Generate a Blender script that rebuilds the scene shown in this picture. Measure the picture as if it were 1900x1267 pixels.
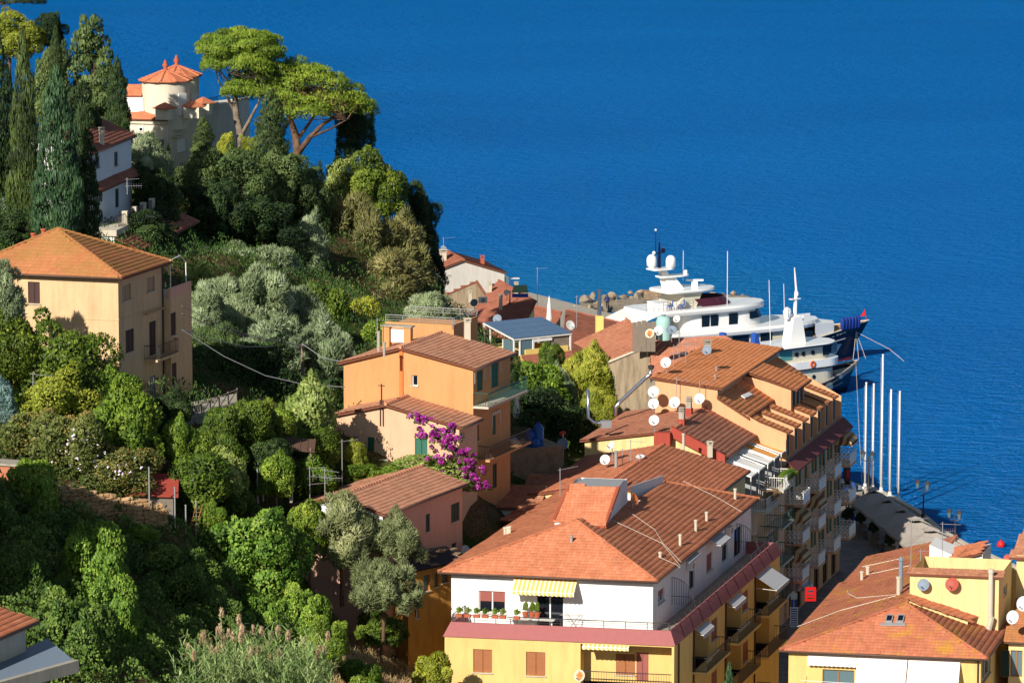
import bpy, math, random
import numpy as np
from mathutils import Vector, Matrix
R = math.radians
SC = bpy.context.scene
for _o in list(bpy.data.objects):
 bpy.data.objects.remove(_o)
# ---------------------------------------------------------------- camera
CAM_H, PITCH, FOC = 75.0, R(8.5), 7900.0          # metres, downward pitch, focal length in photo pixels
cam_d = bpy.data.cameras.new('camera')
cam_d.sensor_width = 36.0
cam_d.lens = FOC / 1900.0 * 36.0
cam_d.clip_start = 1.0
cam_d.clip_end = 60000.0
cam = bpy.data.objects.new('camera', cam_d)
SC.collection.objects.link(cam)
cam.location = (0, 0, CAM_H)
cam.rotation_euler = (math.pi / 2 - PITCH, 0, 0)
SC.camera = cam
# ---------------------------------------------------------------- sky, sun, exposure
SUN_AZ, SUN_EL = R(28.0), R(29.0)                 # light travels 33 deg right of the view axis
w = bpy.data.worlds.new('World')
SC.world = w
w.use_nodes = True
_nt = w.node_tree
_bg = _nt.nodes['Background']
_sky = _nt.nodes.new('ShaderNodeTexSky')
_sky.sky_type = 'NISHITA'
_sky.sun_disc = False
_sky.sun_elevation = SUN_EL
_sky.sun_rotation = SUN_AZ + math.pi
_sky.altitude = 50
_sky.air_density = 1.0
_sky.dust_density = 0.6
_sky.ozone_density = 1.4
_nt.links.new(_sky.outputs[0], _bg.inputs['Color'])
_bg.inputs['Strength'].default_value = 0.06
sun_d = bpy.data.lights.new('sun', 'SUN')
sun_d.energy = 5.0
sun_d.angle = R(0.53)
sun_d.color = (1.0, 0.94, 0.85)
sun = bpy.data.objects.new('sun', sun_d)
SC.collection.objects.link(sun)
sun.location = (-200, -200, 200)
_L = Vector((math.sin(SUN_AZ) * math.cos(SUN_EL), math.cos(SUN_AZ) * math.cos(SUN_EL), -math.sin(SUN_EL)))
sun.rotation_euler = _L.to_track_quat('-Z', 'Y').to_euler()
SC.view_settings.view_transform = 'Standard'
SC.view_settings.look = 'None'
SC.view_settings.exposure = 0.26
SC.view_settings.gamma = 1.0
SC.view_settings.use_curve_mapping = False
SC.render.engine = 'CYCLES'
SC.cycles.max_bounces = 6
SC.cycles.transparent_max_bounces = 8
SC.cycles.use_denoising = True
# ---------------------------------------------------------------- pixel <-> world helpers (true perspective, real distances)
_c, _s = math.cos(PITCH), math.sin(PITCH)
EYE = Vector((0, 0, CAM_H))
def ray(px, py):
 u, v = px - 950.0, py - 633.5
 return Vector((u, FOC * _c - v * _s, -FOC * _s - v * _c))
def atz(px, py, z):
 d = ray(px, py); return EYE + d * ((z - CAM_H) / d.z)
def atd(px, py, y):
 d = ray(px, py); return EYE + d * (y / d.y)
def atplane(px, py, p, n):
 d = ray(px, py); return EYE + d * ((Vector(p) - EYE).dot(n) / d.dot(n))
def proj(p):
 x, y, z = p[0], p[1], p[2] - CAM_H
 zc = y * _c - z * _s; yc = y * _s + z * _c
 return 950 + FOC * x / zc, 633.5 - FOC * yc / zc
def V3(x, y=None, z=None):
 return Vector(x) if y is None else Vector((x, y, z))
# ---------------------------------------------------------------- mesh building
COL = SC.collection
class MB:
 def __init__(s): s.v = []; s.f = []; s.m = []
 def poly(s, pts, mi=0):
  n = len(s.v); s.v += [tuple(p) for p in pts]
  s.f.append(tuple(range(n, n + len(pts)))); s.m.append(mi); return s
 def faces(s, pts, fs, mi=0):
  n = len(s.v); s.v += [tuple(p) for p in pts]
  for f in fs: s.f.append(tuple(i + n for i in f)); s.m.append(mi)
  return s
 def hexa(s, o, a, b, c, mi=0):
  o, a, b, c = map(Vector, (o, a, b, c))
  if a.cross(b).dot(c) < 0: a, b = b, a
  p = [o, o + a, o + a + b, o + b, o + c, o + a + c, o + a + b + c, o + b + c]
  return s.faces(p, [(3, 2, 1, 0), (4, 5, 6, 7), (0, 1, 5, 4), (1, 2, 6, 5), (2, 3, 7, 6), (3, 0, 4, 7)], mi)
 def box(s, c, sx, sy, sz, rot=0.0, mi=0):
  a = Vector((math.cos(rot), math.sin(rot), 0)) * sx; b = Vector((-math.sin(rot), math.cos(rot), 0)) * sy
  return s.hexa(Vector(c) - a / 2 - b / 2, a, b, Vector((0, 0, sz)), mi)
 def prism(s, poly, vec, mi=0):
  vec = Vector(vec); p = [Vector(q) for q in poly]; n = len(p)
  nrm = Vector((0, 0, 0))
  for i in range(n): nrm += p[i].cross(p[(i + 1) % n])
  if nrm.dot(vec) < 0: p.reverse()
  q = [a + vec for a in p]
  fs = [tuple(range(n - 1, -1, -1)), tuple(range(n, 2 * n))]
  fs += [(i, (i + 1) % n, n + (i + 1) % n, n + i) for i in range(n)]
  return s.faces(p + q, fs, mi)
 def tube(s, pts, r, n=6, mi=0, cap=True):
  pts = [Vector(p) for p in pts]; k = len(pts)
  rr = r if isinstance(r, (list, tuple)) else [r] * k
  vs = []; up = None
  for i, p in enumerate(pts):
   d = (pts[min(i + 1, k - 1)] - pts[max(i - 1, 0)])
   d = d.normalized() if d.length > 1e-9 else Vector((0, 0, 1))
   if up is None: up = Vector((1, 0, 0)) if abs(d.x) < 0.8 else Vector((0, 1, 0))
   x = (up - d * up.dot(d))
   if x.length < 1e-6: x = d.orthogonal()
   x.normalize(); up = x; y = d.cross(x)
   for j in range(n):
    a = 2 * math.pi * j / n
    vs.append(p + (x * math.cos(a) + y * math.sin(a)) * rr[i])
  fs = [(i * n + j, i * n + (j + 1) % n, (i + 1) * n + (j + 1) % n, (i + 1) * n + j) for i in range(k - 1) for j in range(n)]
  if cap: fs += [tuple(range(n - 1, -1, -1)), tuple(range((k - 1) * n, k * n))]
  return s.faces(vs, fs, mi)
 def lathe(s, base, prof, n=12, mi=0, axis=(0, 0, 1), arc=(0.0, 2 * math.pi)):
  ax = Vector(axis).normalized(); x = ax.orthogonal().normalized() if abs(ax.z) < 0.99 else Vector((1, 0, 0)); y = ax.cross(x)
  base = Vector(base); vs = []; full = abs(arc[1] - arc[0] - 2 * math.pi) < 1e-6; m = n if full else n + 1
  for r, h in prof:
   for j in range(m):
    a = arc[0] + (arc[1] - arc[0]) * j / n
    vs.append(base + ax * h + (x * math.cos(a) + y * math.sin(a)) * r)
  fs = []
  for i in range(len(prof) - 1):
   for j in range(n):
    j2 = (j + 1) % m
    fs.append((i * m + j, i * m + j2, (i + 1) * m + j2, (i + 1) * m + j))
  return s.faces(vs, fs, mi)
 def loft(s, rings, mi=0, closed=True, caps=True):
  n = len(rings[0]); vs = [p for r in rings for p in r]; fs = []
  for i in range(len(rings) - 1):
   for j in range(n if closed else n - 1):
    fs.append((i * n + j, i * n + (j + 1) % n, (i + 1) * n + (j + 1) % n, (i + 1) * n + j))
  if caps: fs += [tuple(range(n - 1, -1, -1)), tuple(range((len(rings) - 1) * n, len(rings) * n))]
  return s.faces(vs, fs, mi)
def link(o, parent=None):
 COL.objects.link(o)
 if parent is not None:
  o.parent = parent
  if parent.type == 'EMPTY':
   o.location = -parent.location           # parts are modelled in world metres
 return o
def mk(name, mb, mats, parent=None, smooth=False, label=None, kind=None):
 me = bpy.data.meshes.new(name)
 me.from_pydata(mb.v, [], mb.f)
 for m in (mats if isinstance(mats, (list, tuple)) else [mats]): me.materials.append(m)
 if any(mb.m): me.polygons.foreach_set('material_index', mb.m)
 if smooth: me.polygons.foreach_set('use_smooth', [True] * len(me.polygons))
 me.update()
 o = bpy.data.objects.new(name, me); link(o, parent)
 if label: o['label'] = label
 if kind: o['kind'] = kind
 return o
def mesh_np(name, verts, quads, mats, attr=None, smooth=False, mi=None, nrm=None):
 me = bpy.data.meshes.new(name)
 verts = np.ascontiguousarray(verts, dtype=np.float32); quads = np.ascontiguousarray(quads, dtype=np.int32)
 k = quads.shape[1]
 me.vertices.add(len(verts)); me.vertices.foreach_set('co', verts.ravel())
 me.loops.add(quads.size); me.loops.foreach_set('vertex_index', quads.ravel())
 me.polygons.add(len(quads))
 me.polygons.foreach_set('loop_start', np.arange(0, quads.size, k, dtype=np.int32))
 me.polygons.foreach_set('loop_total', np.full(len(quads), k, dtype=np.int32))
 for m in (mats if isinstance(mats, (list, tuple)) else [mats]): me.materials.append(m)
 if mi is not None: me.polygons.foreach_set('material_index', np.ascontiguousarray(mi, dtype=np.int32))
 if attr is not None:
  a = me.attributes.new('var', 'FLOAT', 'POINT'); a.data.foreach_set('value', np.ascontiguousarray(attr, dtype=np.float32))
 if nrm is not None:
  a = me.attributes.new('nrm', 'FLOAT_VECTOR', 'POINT'); a.data.foreach_set('vector', np.ascontiguousarray(nrm, dtype=np.float32).ravel())
 if smooth: me.polygons.foreach_set('use_smooth', np.ones(len(quads), dtype=bool))
 me.update(calc_edges=True)
 return me
def put(name, me, parent=None, kind=None, label=None):
 o = bpy.data.objects.new(name, me); link(o, parent)
 if kind: o['kind'] = kind
 if label: o['label'] = label
 return o
def tag(o, label, cat, group=None):
 o['label'] = label; o['category'] = cat
 if group: o['group'] = group
 return o
def thing(name, label, cat, loc=(0, 0, 0), group=None):
 o = bpy.data.objects.new(name, None); COL.objects.link(o); o.location = loc
 o.empty_display_size = 0.3
 return tag(o, label, cat, group)
def struct(o):
 o['kind'] = 'structure'; return o
def copy_thing(root, loc, rotz, scale, label, group=None):
 r = root.copy(); COL.objects.link(r); r.location = loc; r.rotation_euler = (0, 0, rotz)
 r.scale = scale if isinstance(scale, (tuple, list)) else (scale,) * 3
 r['label'] = label
 if group: r['group'] = group
 for ch in list(root.children):
  c = ch.copy(); COL.objects.link(c); c.parent = r
  for g in list(ch.children):
   d = g.copy(); COL.objects.link(d); d.parent = c
 return r
# ---------------------------------------------------------------- materials
def nodes(name):
 m = bpy.data.materials.new(name); m.use_nodes = True
 nt = m.node_tree; b = nt.nodes['Principled BSDF']
 return m, nt, b
def lin(c):
 return tuple((x / 12.92 if x <= 0.04045 else ((x + 0.055) / 1.055) ** 2.4) for x in (v / 255.0 for v in c))
def N(nt, t, **kw):
 n = nt.nodes.new(t)
 for k, v in kw.items():
  if k in n.inputs: n.inputs[k].default_value = v
  else: setattr(n, k, v)
 return n
def ramp(nt, fac, stops):
 r = nt.nodes.new('ShaderNodeValToRGB'); e = r.color_ramp.elements
 while len(e) < len(stops): e.new(0.5)
 for i, (p, c) in enumerate(stops):
  e[i].position = p; e[i].color = (*c, 1) if len(c) == 3 else c
 nt.links.new(fac, r.inputs[0]); return r.outputs[0]
def mix(nt, fac, a, b, mode='MIX'):
 n = nt.nodes.new('ShaderNodeMix'); n.data_type = 'RGBA'; n.blend_type = mode
 if isinstance(fac, float): n.inputs[0].default_value = fac
 else: nt.links.new(fac, n.inputs[0])
 for i, x in ((6, a), (7, b)):
  if isinstance(x, tuple): n.inputs[i].default_value = (*x, 1)
  else: nt.links.new(x, n.inputs[i])
 return n.outputs[2]
def noise(nt, scale, detail=4, rough=0.6, vec=None):
 n = N(nt, 'ShaderNodeTexNoise'); n.inputs['Scale'].default_value = scale
 n.inputs['Detail'].default_value = detail; n.inputs['Roughness'].default_value = rough
 if vec is None:
  g = N(nt, 'ShaderNodeNewGeometry'); vec = g.outputs['Position']
 nt.links.new(vec, n.inputs['Vector']); return n.outputs['Fac']
def bump(nt, b, h, strength=0.3, dist=0.02):
 n = N(nt, 'ShaderNodeBump'); n.inputs['Strength'].default_value = strength; n.inputs['Distance'].default_value = dist
 nt.links.new(h, n.inputs['Height']); nt.links.new(n.outputs[0], b.inputs['Normal'])
def stretch(nt, sx, sy, sz):
 g = N(nt, 'ShaderNodeNewGeometry'); m = N(nt, 'ShaderNodeMapping'); m.inputs['Scale'].default_value = (sx, sy, sz)
 nt.links.new(g.outputs['Position'], m.inputs[0]); return m.outputs[0]
def stucco(name, c, dirt=0.25, dirtc=None, rough=0.9):
 m, nt, b = nodes(name); c = lin(c)
 d = lin(dirtc) if dirtc else tuple(x * 0.55 for x in c)
 big = noise(nt, 0.35, 5, 0.65)
 f1 = ramp(nt, big, [(0.35, (0, 0, 0)), (0.75, (1, 1, 1))])
 st = noise(nt, 1.0, 6, 0.7, stretch(nt, 2.2, 2.2, 0.35))
 f2 = ramp(nt, st, [(0.44, (0, 0, 0)), (0.74, (1, 1, 1))])
 c1 = mix(nt, f1, c, tuple(x * (1 - 0.35 * dirt) for x in c))
 mm = N(nt, 'ShaderNodeMath', operation='MULTIPLY'); nt.links.new(f2, mm.inputs[0]); mm.inputs[1].default_value = min(0.85, dirt * 1.25)
 nt.links.new(mix(nt, mm.outputs[0], c1, d), b.inputs['Base Color'])
 b.inputs['Roughness'].default_value = rough; b.inputs['Specular IOR Level'].default_value = 0.2
 bump(nt, b, noise(nt, 14, 4), 0.35, 0.015)
 return m
def plain(name, c, rough=0.6, metal=0.0, spec=0.4, var=0.12, coat=0.0):
 m, nt, b = nodes(name); c = lin(c)
 f = noise(nt, 3.0, 5, 0.7)
 nt.links.new(mix(nt, f, tuple(x * (1 - var) for x in c), tuple(min(1, x * (1 + var)) for x in c)), b.inputs['Base Color'])
 b.inputs['Roughness'].default_value = rough; b.inputs['Metallic'].default_value = metal; b.inputs['Specular IOR Level'].default_value = spec
 b.inputs['Coat Weight'].default_value = coat
 return m
def glassy(name, c=(20, 28, 36), rough=0.06):
 m, nt, b = nodes(name); b.inputs['Base Color'].default_value = (*lin(c), 1)
 b.inputs['Roughness'].default_value = rough; b.inputs['Specular IOR Level'].default_value = 0.6
 bump(nt, b, noise(nt, 1.2, 2), 0.08, 0.02)
 return m
def striped(name, c1, c2, period, axis, duty=0.5, rough=0.85):
 m, nt, b = nodes(name)
 at = N(nt, 'ShaderNodeAttribute'); at.attribute_name = 'var'
 mu = N(nt, 'ShaderNodeMath', operation='MULTIPLY'); mu.inputs[1].default_value = 1.0 / period; nt.links.new(at.outputs['Fac'], mu.inputs[0])
 fr = N(nt, 'ShaderNodeMath', operation='FRACT'); nt.links.new(mu.outputs[0], fr.inputs[0])
 gt = N(nt, 'ShaderNodeMath', operation='GREATER_THAN'); gt.inputs[1].default_value = duty; nt.links.new(fr.outputs[0], gt.inputs[0])
 nt.links.new(mix(nt, gt.outputs[0], lin(c1), lin(c2)), b.inputs['Base Color'])
 b.inputs['Roughness'].default_value = rough; b.inputs['Specular IOR Level'].default_value = 0.15
 return m
def tilemat(name, cols, lichen=0.0, lc=(176, 140, 40), dark=0.15, lscale=0.5):
 m, nt, b = nodes(name)
 g = N(nt, 'ShaderNodeNewGeometry')
 k = len(cols)
 avg = tuple(sum(q[i] for q in cols) / k for i in range(3)); cols = [tuple(a * 0.45 + b_ * 0.55 for a, b_ in zip(q, avg)) for q in cols]
 c = ramp(nt, g.outputs['Random Per Island'], [(i / (k - 1), lin(x)) for i, x in enumerate(cols)])
 big = noise(nt, 0.45, 5, 0.7)
 c = mix(nt, ramp(nt, big, [(0.42, (0, 0, 0)), (0.72, (1, 1, 1))]), c, mix(nt, 0.5, c, tuple(x * (1 - dark * 2.5) for x in lin(cols[0]))))
 fine = noise(nt, 9.0, 4, 0.75)
 c = mix(nt, ramp(nt, fine, [(0.5, (0, 0, 0)), (0.75, (0.6, 0.6, 0.6))]), c, mix(nt, 0.45, c, lin((92, 70, 58))))
 c = mix(nt, ramp(nt, noise(nt, 0.8, 5, 0.7, stretch(nt, 1.7, 0.45, 1.7)), [(0.48, (0, 0, 0)), (0.74, (0.55, 0.55, 0.55))]), c, mix(nt, 0.55, c, lin((96, 74, 62))))
 c = mix(nt, ramp(nt, noise(nt, 5.0, 5, 0.75), [(0.66, (0, 0, 0)), (0.8, (0.3, 0.3, 0.3))]), c, lin((212, 190, 166)))
 if lichen > 0:
  l = noise(nt, lscale, 6, 0.75)
  l2 = noise(nt, 6.0, 4, 0.7)
  ml = N(nt, 'ShaderNodeMath', operation='MULTIPLY')
  nt.links.new(ramp(nt, l, [(0.62 - 0.3 * lichen, (0, 0, 0)), (0.72 - 0.22 * lichen, (1, 1, 1))]), ml.inputs[0])
  nt.links.new(ramp(nt, l2, [(0.35, (0.1, 0.1, 0.1)), (0.6, (0.9, 0.9, 0.9))]), ml.inputs[1])
  c = mix(nt, ml.outputs[0], c, lin(lc))
 nt.links.new(c, b.inputs['Base Color'])
 b.inputs['Roughness'].default_value = 0.88; b.inputs['Specular IOR Level'].default_value = 0.15
 bump(nt, b, noise(nt, 25, 3), 0.25, 0.01)
 return m
def leafmat(name, c1, c2, c3=None, trans=0.25, rough=0.55):
 m, nt, b = nodes(name)
 at = N(nt, 'ShaderNodeAttribute'); at.attribute_name = 'var'
 oi = N(nt, 'ShaderNodeObjectInfo')
 stops = [(0.0, lin(c1)), (0.6, lin(c2))] + ([(1.0, lin(c3))] if c3 else [(1.0, lin(c2))])
 ns = noise(nt, 0.55, 4, 0.65); ma = N(nt, 'ShaderNodeMath', operation='MULTIPLY_ADD'); nt.links.new(ns, ma.inputs[0]); ma.inputs[1].default_value = 1.3; ma.inputs[2].default_value = -0.66
 ad = N(nt, 'ShaderNodeMath', operation='ADD'); nt.links.new(at.outputs['Fac'], ad.inputs[0]); nt.links.new(ma.outputs[0], ad.inputs[1])
 c = ramp(nt, ad.outputs[0], stops)
 c = mix(nt, ramp(nt, noise(nt, 2.3, 3, 0.7), [(0.66, (0, 0, 0)), (0.74, (0.55, 0.55, 0.55))]), c, mix(nt, 0.6, c, lin((150, 126, 70))))
 hsv = N(nt, 'ShaderNodeHueSaturation'); nt.links.new(c, hsv.inputs['Color'])
 mr = N(nt, 'ShaderNodeMapRange'); nt.links.new(oi.outputs['Random'], mr.inputs[0]); mr.inputs[3].default_value = 0.8; mr.inputs[4].default_value = 1.2
 nt.links.new(mr.outputs[0], hsv.inputs['Value'])
 mr2 = N(nt, 'ShaderNodeMapRange'); nt.links.new(oi.outputs['Random'], mr2.inputs[0]); mr2.inputs[3].default_value = 0.512; mr2.inputs[4].default_value = 0.488
 nt.links.new(mr2.outputs[0], hsv.inputs['Hue'])
 nt.links.new(hsv.outputs[0], b.inputs['Base Color'])
 b.inputs['Roughness'].default_value = rough; b.inputs['Specular IOR Level'].default_value = 0.25
 an = N(nt, 'ShaderNodeAttribute'); an.attribute_name = 'nrm'; vt = N(nt, 'ShaderNodeVectorTransform'); vt.vector_type = 'NORMAL'; vt.convert_from = 'OBJECT'; vt.convert_to = 'WORLD'; nt.links.new(an.outputs['Vector'], vt.inputs[0])
 ge = N(nt, 'ShaderNodeNewGeometry'); sc = N(nt, 'ShaderNodeVectorMath', operation='SCALE'); nt.links.new(ge.outputs['Normal'], sc.inputs[0]); sc.inputs['Scale'].default_value = 0.75
 va = N(nt, 'ShaderNodeVectorMath', operation='ADD'); nt.links.new(vt.outputs[0], va.inputs[0]); nt.links.new(sc.outputs[0], va.inputs[1]); vn = N(nt, 'ShaderNodeVectorMath', operation='NORMALIZE'); nt.links.new(va.outputs[0], vn.inputs[0]); nt.links.new(vn.outputs[0], b.inputs['Normal'])
 out = nt.nodes['Material Output']
 tr = N(nt, 'ShaderNodeBsdfTranslucent'); nt.links.new(hsv.outputs[0], tr.inputs[0])
 ms = N(nt, 'ShaderNodeMixShader'); ms.inputs[0].default_value = trans
 nt.links.new(b.outputs[0], ms.inputs[1]); nt.links.new(tr.outputs[0], ms.inputs[2]); nt.links.new(ms.outputs[0], out.inputs[0])
 return m
def rockmat(name, c1, c2, scale=0.8):
 m, nt, b = nodes(name)
 f = noise(nt, scale, 7, 0.7)
 nt.links.new(ramp(nt, f, [(0.3, lin(c1)), (0.7, lin(c2))]), b.inputs['Base Color'])
 b.inputs['Roughness'].default_value = 0.95; b.inputs['Specular IOR Level'].default_value = 0.15
 bump(nt, b, noise(nt, scale * 4, 6, 0.7), 0.7, 0.12)
 return m
MAT = {}
T_OR = [(202, 120, 82), (214, 136, 98), (190, 108, 74), (222, 150, 114), (208, 126, 90)]
MAT['tile_a'] = tilemat('tile_a', [(192, 116, 80), (206, 132, 96), (180, 102, 70), (216, 148, 112), (200, 122, 86)])
MAT['tile_coral'] = tilemat('tile_coral', [(232, 142, 86), (238, 154, 100), (222, 130, 76), (240, 166, 116)], dark=0.04)
MAT['tile_brown'] = tilemat('tile_brown', [(184, 118, 90), (198, 134, 104), (170, 104, 78), (206, 146, 118)])
MAT['tile_pink'] = tilemat('tile_pink', [(214, 148, 112), (224, 164, 130), (202, 132, 98), (230, 178, 148)])
MAT['tile_or'] = tilemat('tile_or', T_OR)
MAT['tile_lich'] = tilemat('tile_lich', [(180, 106, 76), (198, 124, 92), (168, 96, 68), (206, 136, 104)], lichen=0.34, lc=(186, 142, 34), lscale=0.42)
MAT['tile_yel'] = tilemat('tile_yel', [(180, 112, 72), (192, 126, 84), (168, 100, 64), (200, 136, 96)], lichen=0.8, lc=(152, 116, 62), lscale=0.3)
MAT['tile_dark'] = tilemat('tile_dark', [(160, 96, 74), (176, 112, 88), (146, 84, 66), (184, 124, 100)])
MAT['tile_old'] = tilemat('tile_old', [(168, 108, 78), (188, 132, 100), (140, 86, 64), (204, 156, 124)], lichen=0.2, lc=(150, 130, 100))
MAT['roof_under'] = plain('roof_under', (120, 72, 52), 0.95)
MAT['st_yellow'] = stucco('st_yellow', (230, 196, 124), 0.35, (190, 150, 92))
MAT['st_cream'] = stucco('st_cream', (234, 208, 148), 0.35, (170, 140, 92))
MAT['st_white'] = stucco('st_white', (238, 237, 232), 0.2, (180, 176, 168))
MAT['st_coral'] = stucco('st_coral', (222, 170, 126), 0.25)
MAT['st_peach'] = stucco('st_peach', (224, 182, 148), 0.3)
MAT['st_orange'] = stucco('st_orange', (208, 154, 102), 0.3, (168, 116, 72))
MAT['st_sand'] = stucco('st_sand', (220, 186, 142), 0.34, (166, 130, 92))
MAT['st_pink'] = stucco('st_pink', (222, 172, 148), 0.2)
MAT['st_grey'] = stucco('st_grey', (166, 148, 122), 0.7, (96, 86, 72))
MAT['st_villa'] = stucco('st_villa', (226, 216, 192), 0.35)
MAT['st_ochre'] = stucco('st_ochre', (204, 150, 74), 0.5, (140, 96, 52))
MAT['st_lemon'] = stucco('st_lemon', (240, 210, 120), 0.2)
MAT['skirt'] = plain('skirt', (162, 96, 94), 0.8, var=0.15)
MAT['maroon'] = plain('maroon', (118, 58, 56), 0.85)
MAT['redwall'] = stucco('redwall', (170, 76, 62), 0.3)
MAT['brown_sh'] = plain('brown_sh', (158, 98, 56), 0.7, var=0.2)
MAT['dkbrown_sh'] = plain('dkbrown_sh', (66, 38, 34), 0.7)
MAT['mauve_sh'] = plain('mauve_sh', (150, 84, 74), 0.7)
MAT['green_sh'] = plain('green_sh', (34, 98, 78), 0.6)
MAT['dkgreen_sh'] = plain('dkgreen_sh', (26, 58, 50), 0.6)
MAT['beige_sh'] = plain('beige_sh', (176, 142, 108), 0.7)
MAT['white_p'] = plain('white_p', (232, 230, 224), 0.5, var=0.05)
MAT['grey_p'] = plain('grey_p', (150, 150, 150), 0.5)
MAT['dark_p'] = plain('dark_p', (30, 30, 34), 0.6)
MAT['iron'] = plain('iron', (64, 60, 60), 0.5, 0.2)
MAT['railgreen'] = plain('railgreen', (40, 84, 74), 0.5)
MAT['glass'] = glassy('glass')
MAT['glass_l'] = glassy('glass_l', (96, 118, 124), 0.1)
MAT['conc'] = stucco('conc', (176, 168, 152), 0.4, (110, 102, 90))
MAT['conc_l'] = stucco('conc_l', (206, 196, 174), 0.3)
MAT['steel'] = plain('steel', (190, 194, 200), 0.25, 0.9, var=0.05)
MAT['alu'] = plain('alu', (186, 186, 188), 0.45, 0.6, var=0.08)
MAT['dish_w'] = plain('dish_w', (208, 208, 204), 0.6)
MAT['dish_g'] = plain('dish_g', (122, 136, 150), 0.6)
MAT['dish_r'] = plain('dish_r', (168, 74, 58), 0.6)
def _rust():
 m, nt, b = nodes('dish_rust')
 tc = N(nt, 'ShaderNodeTexCoord'); ln = N(nt, 'ShaderNodeVectorMath', operation='LENGTH'); nt.links.new(tc.outputs['Object'], ln.inputs[0])
 ad = N(nt, 'ShaderNodeMath', operation='ADD'); nt.links.new(ln.outputs['Value'], ad.inputs[0])
 nz = N(nt, 'ShaderNodeMath', operation='MULTIPLY_ADD'); nt.links.new(noise(nt, 5, 5, 0.7), nz.inputs[0]); nz.inputs[1].default_value = 0.5; nz.inputs[2].default_value = -0.25
 nt.links.new(nz.outputs[0], ad.inputs[1])
 nt.links.new(ramp(nt, ad.outputs[0], [(0.16, lin((196, 116, 50))), (0.36, lin((222, 206, 178)))]), b.inputs['Base Color']); b.inputs['Roughness'].default_value = 0.8
 return m
MAT['dish_rust'] = _rust()
MAT['ph_orange'] = plain('ph_orange', (214, 120, 60), 0.7)
MAT['terracotta'] = plain('terracotta', (178, 92, 62), 0.8)
MAT['canvas'] = plain('canvas', (168, 158, 146), 0.9, var=0.05)
MAT['canvas_w'] = plain('canvas_w', (232, 228, 218), 0.9, var=0.04)
MAT['canvas_o'] = plain('canvas_o', (226, 158, 72), 0.9, var=0.06)
MAT['aw_yellow'] = striped('aw_yellow', (240, 226, 196), (232, 190, 96), 0.30, 0)
MAT['aw_brown'] = striped('aw_brown', (196, 170, 130), (120, 84, 56), 0.24, 0)
MAT['aw_grey'] = striped('aw_grey', (206, 206, 204), (150, 154, 160), 0.3, 0)
MAT['wood'] = plain('wood', (150, 100, 56), 0.7, var=0.3)
MAT['oldwood'] = plain('oldwood', (128, 116, 102), 0.9, var=0.3)
MAT['bark'] = rockmat('bark', (84, 62, 48), (142, 112, 90), 2.0)
MAT['bark_grey'] = rockmat('bark_grey', (96, 84, 72), (160, 144, 126), 2.0)
MAT['rock'] = rockmat('rock', (112, 98, 82), (182, 164, 138), 0.9)
MAT['st_shadewhite'] = stucco('st_shadewhite', (206, 200, 190), 0.3)  # white plaster greyed, putting the tree shadow into the colour
MAT['stone'] = rockmat('stone', (160, 122, 82), (208, 172, 128), 1.3)
MAT['stone_dk'] = rockmat('stone_dk', (128, 104, 80), (176, 150, 120), 1.3)
MAT['mortar'] = rockmat('mortar', (120, 94, 68), (160, 130, 98), 2.5)
MAT['brick'] = stucco('brick', (198, 128, 98), 0.4)
MAT['solar'] = plain('solar', (96, 122, 150), 0.2, 0.2, var=0.15)
MAT['blue_pl'] = plain('blue_pl', (24, 80, 150), 0.35)
MAT['hull_navy'] = plain('hull_navy', (10, 14, 44), 0.3, var=0.05, spec=0.25)
MAT['yacht_white'] = plain('yacht_white', (238, 237, 232), 0.25, var=0.02, coat=0.3)
MAT['yacht_cream'] = plain('yacht_cream', (214, 206, 182), 0.35, var=0.05)
MAT['teak'] = plain('teak', (176, 138, 98), 0.7, var=0.2)
MAT['antifoul'] = plain('antifoul', (116, 32, 40), 0.6)
MAT['fender'] = plain('fender', (20, 52, 130), 0.8)
MAT['red_p'] = plain('red_p', (206, 32, 34), 0.5)
MAT['yellow_p'] = plain('yellow_p', (236, 190, 40), 0.5)
MAT['orange_p'] = plain('orange_p', (224, 96, 36), 0.5)
MAT['blue_p'] = plain('blue_p', (40, 84, 168), 0.6)
MAT['pave_rope'] = plain('pave_rope', (206, 196, 180), 0.9)
MAT['skin'] = plain('skin', (196, 140, 110), 0.6)
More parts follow.
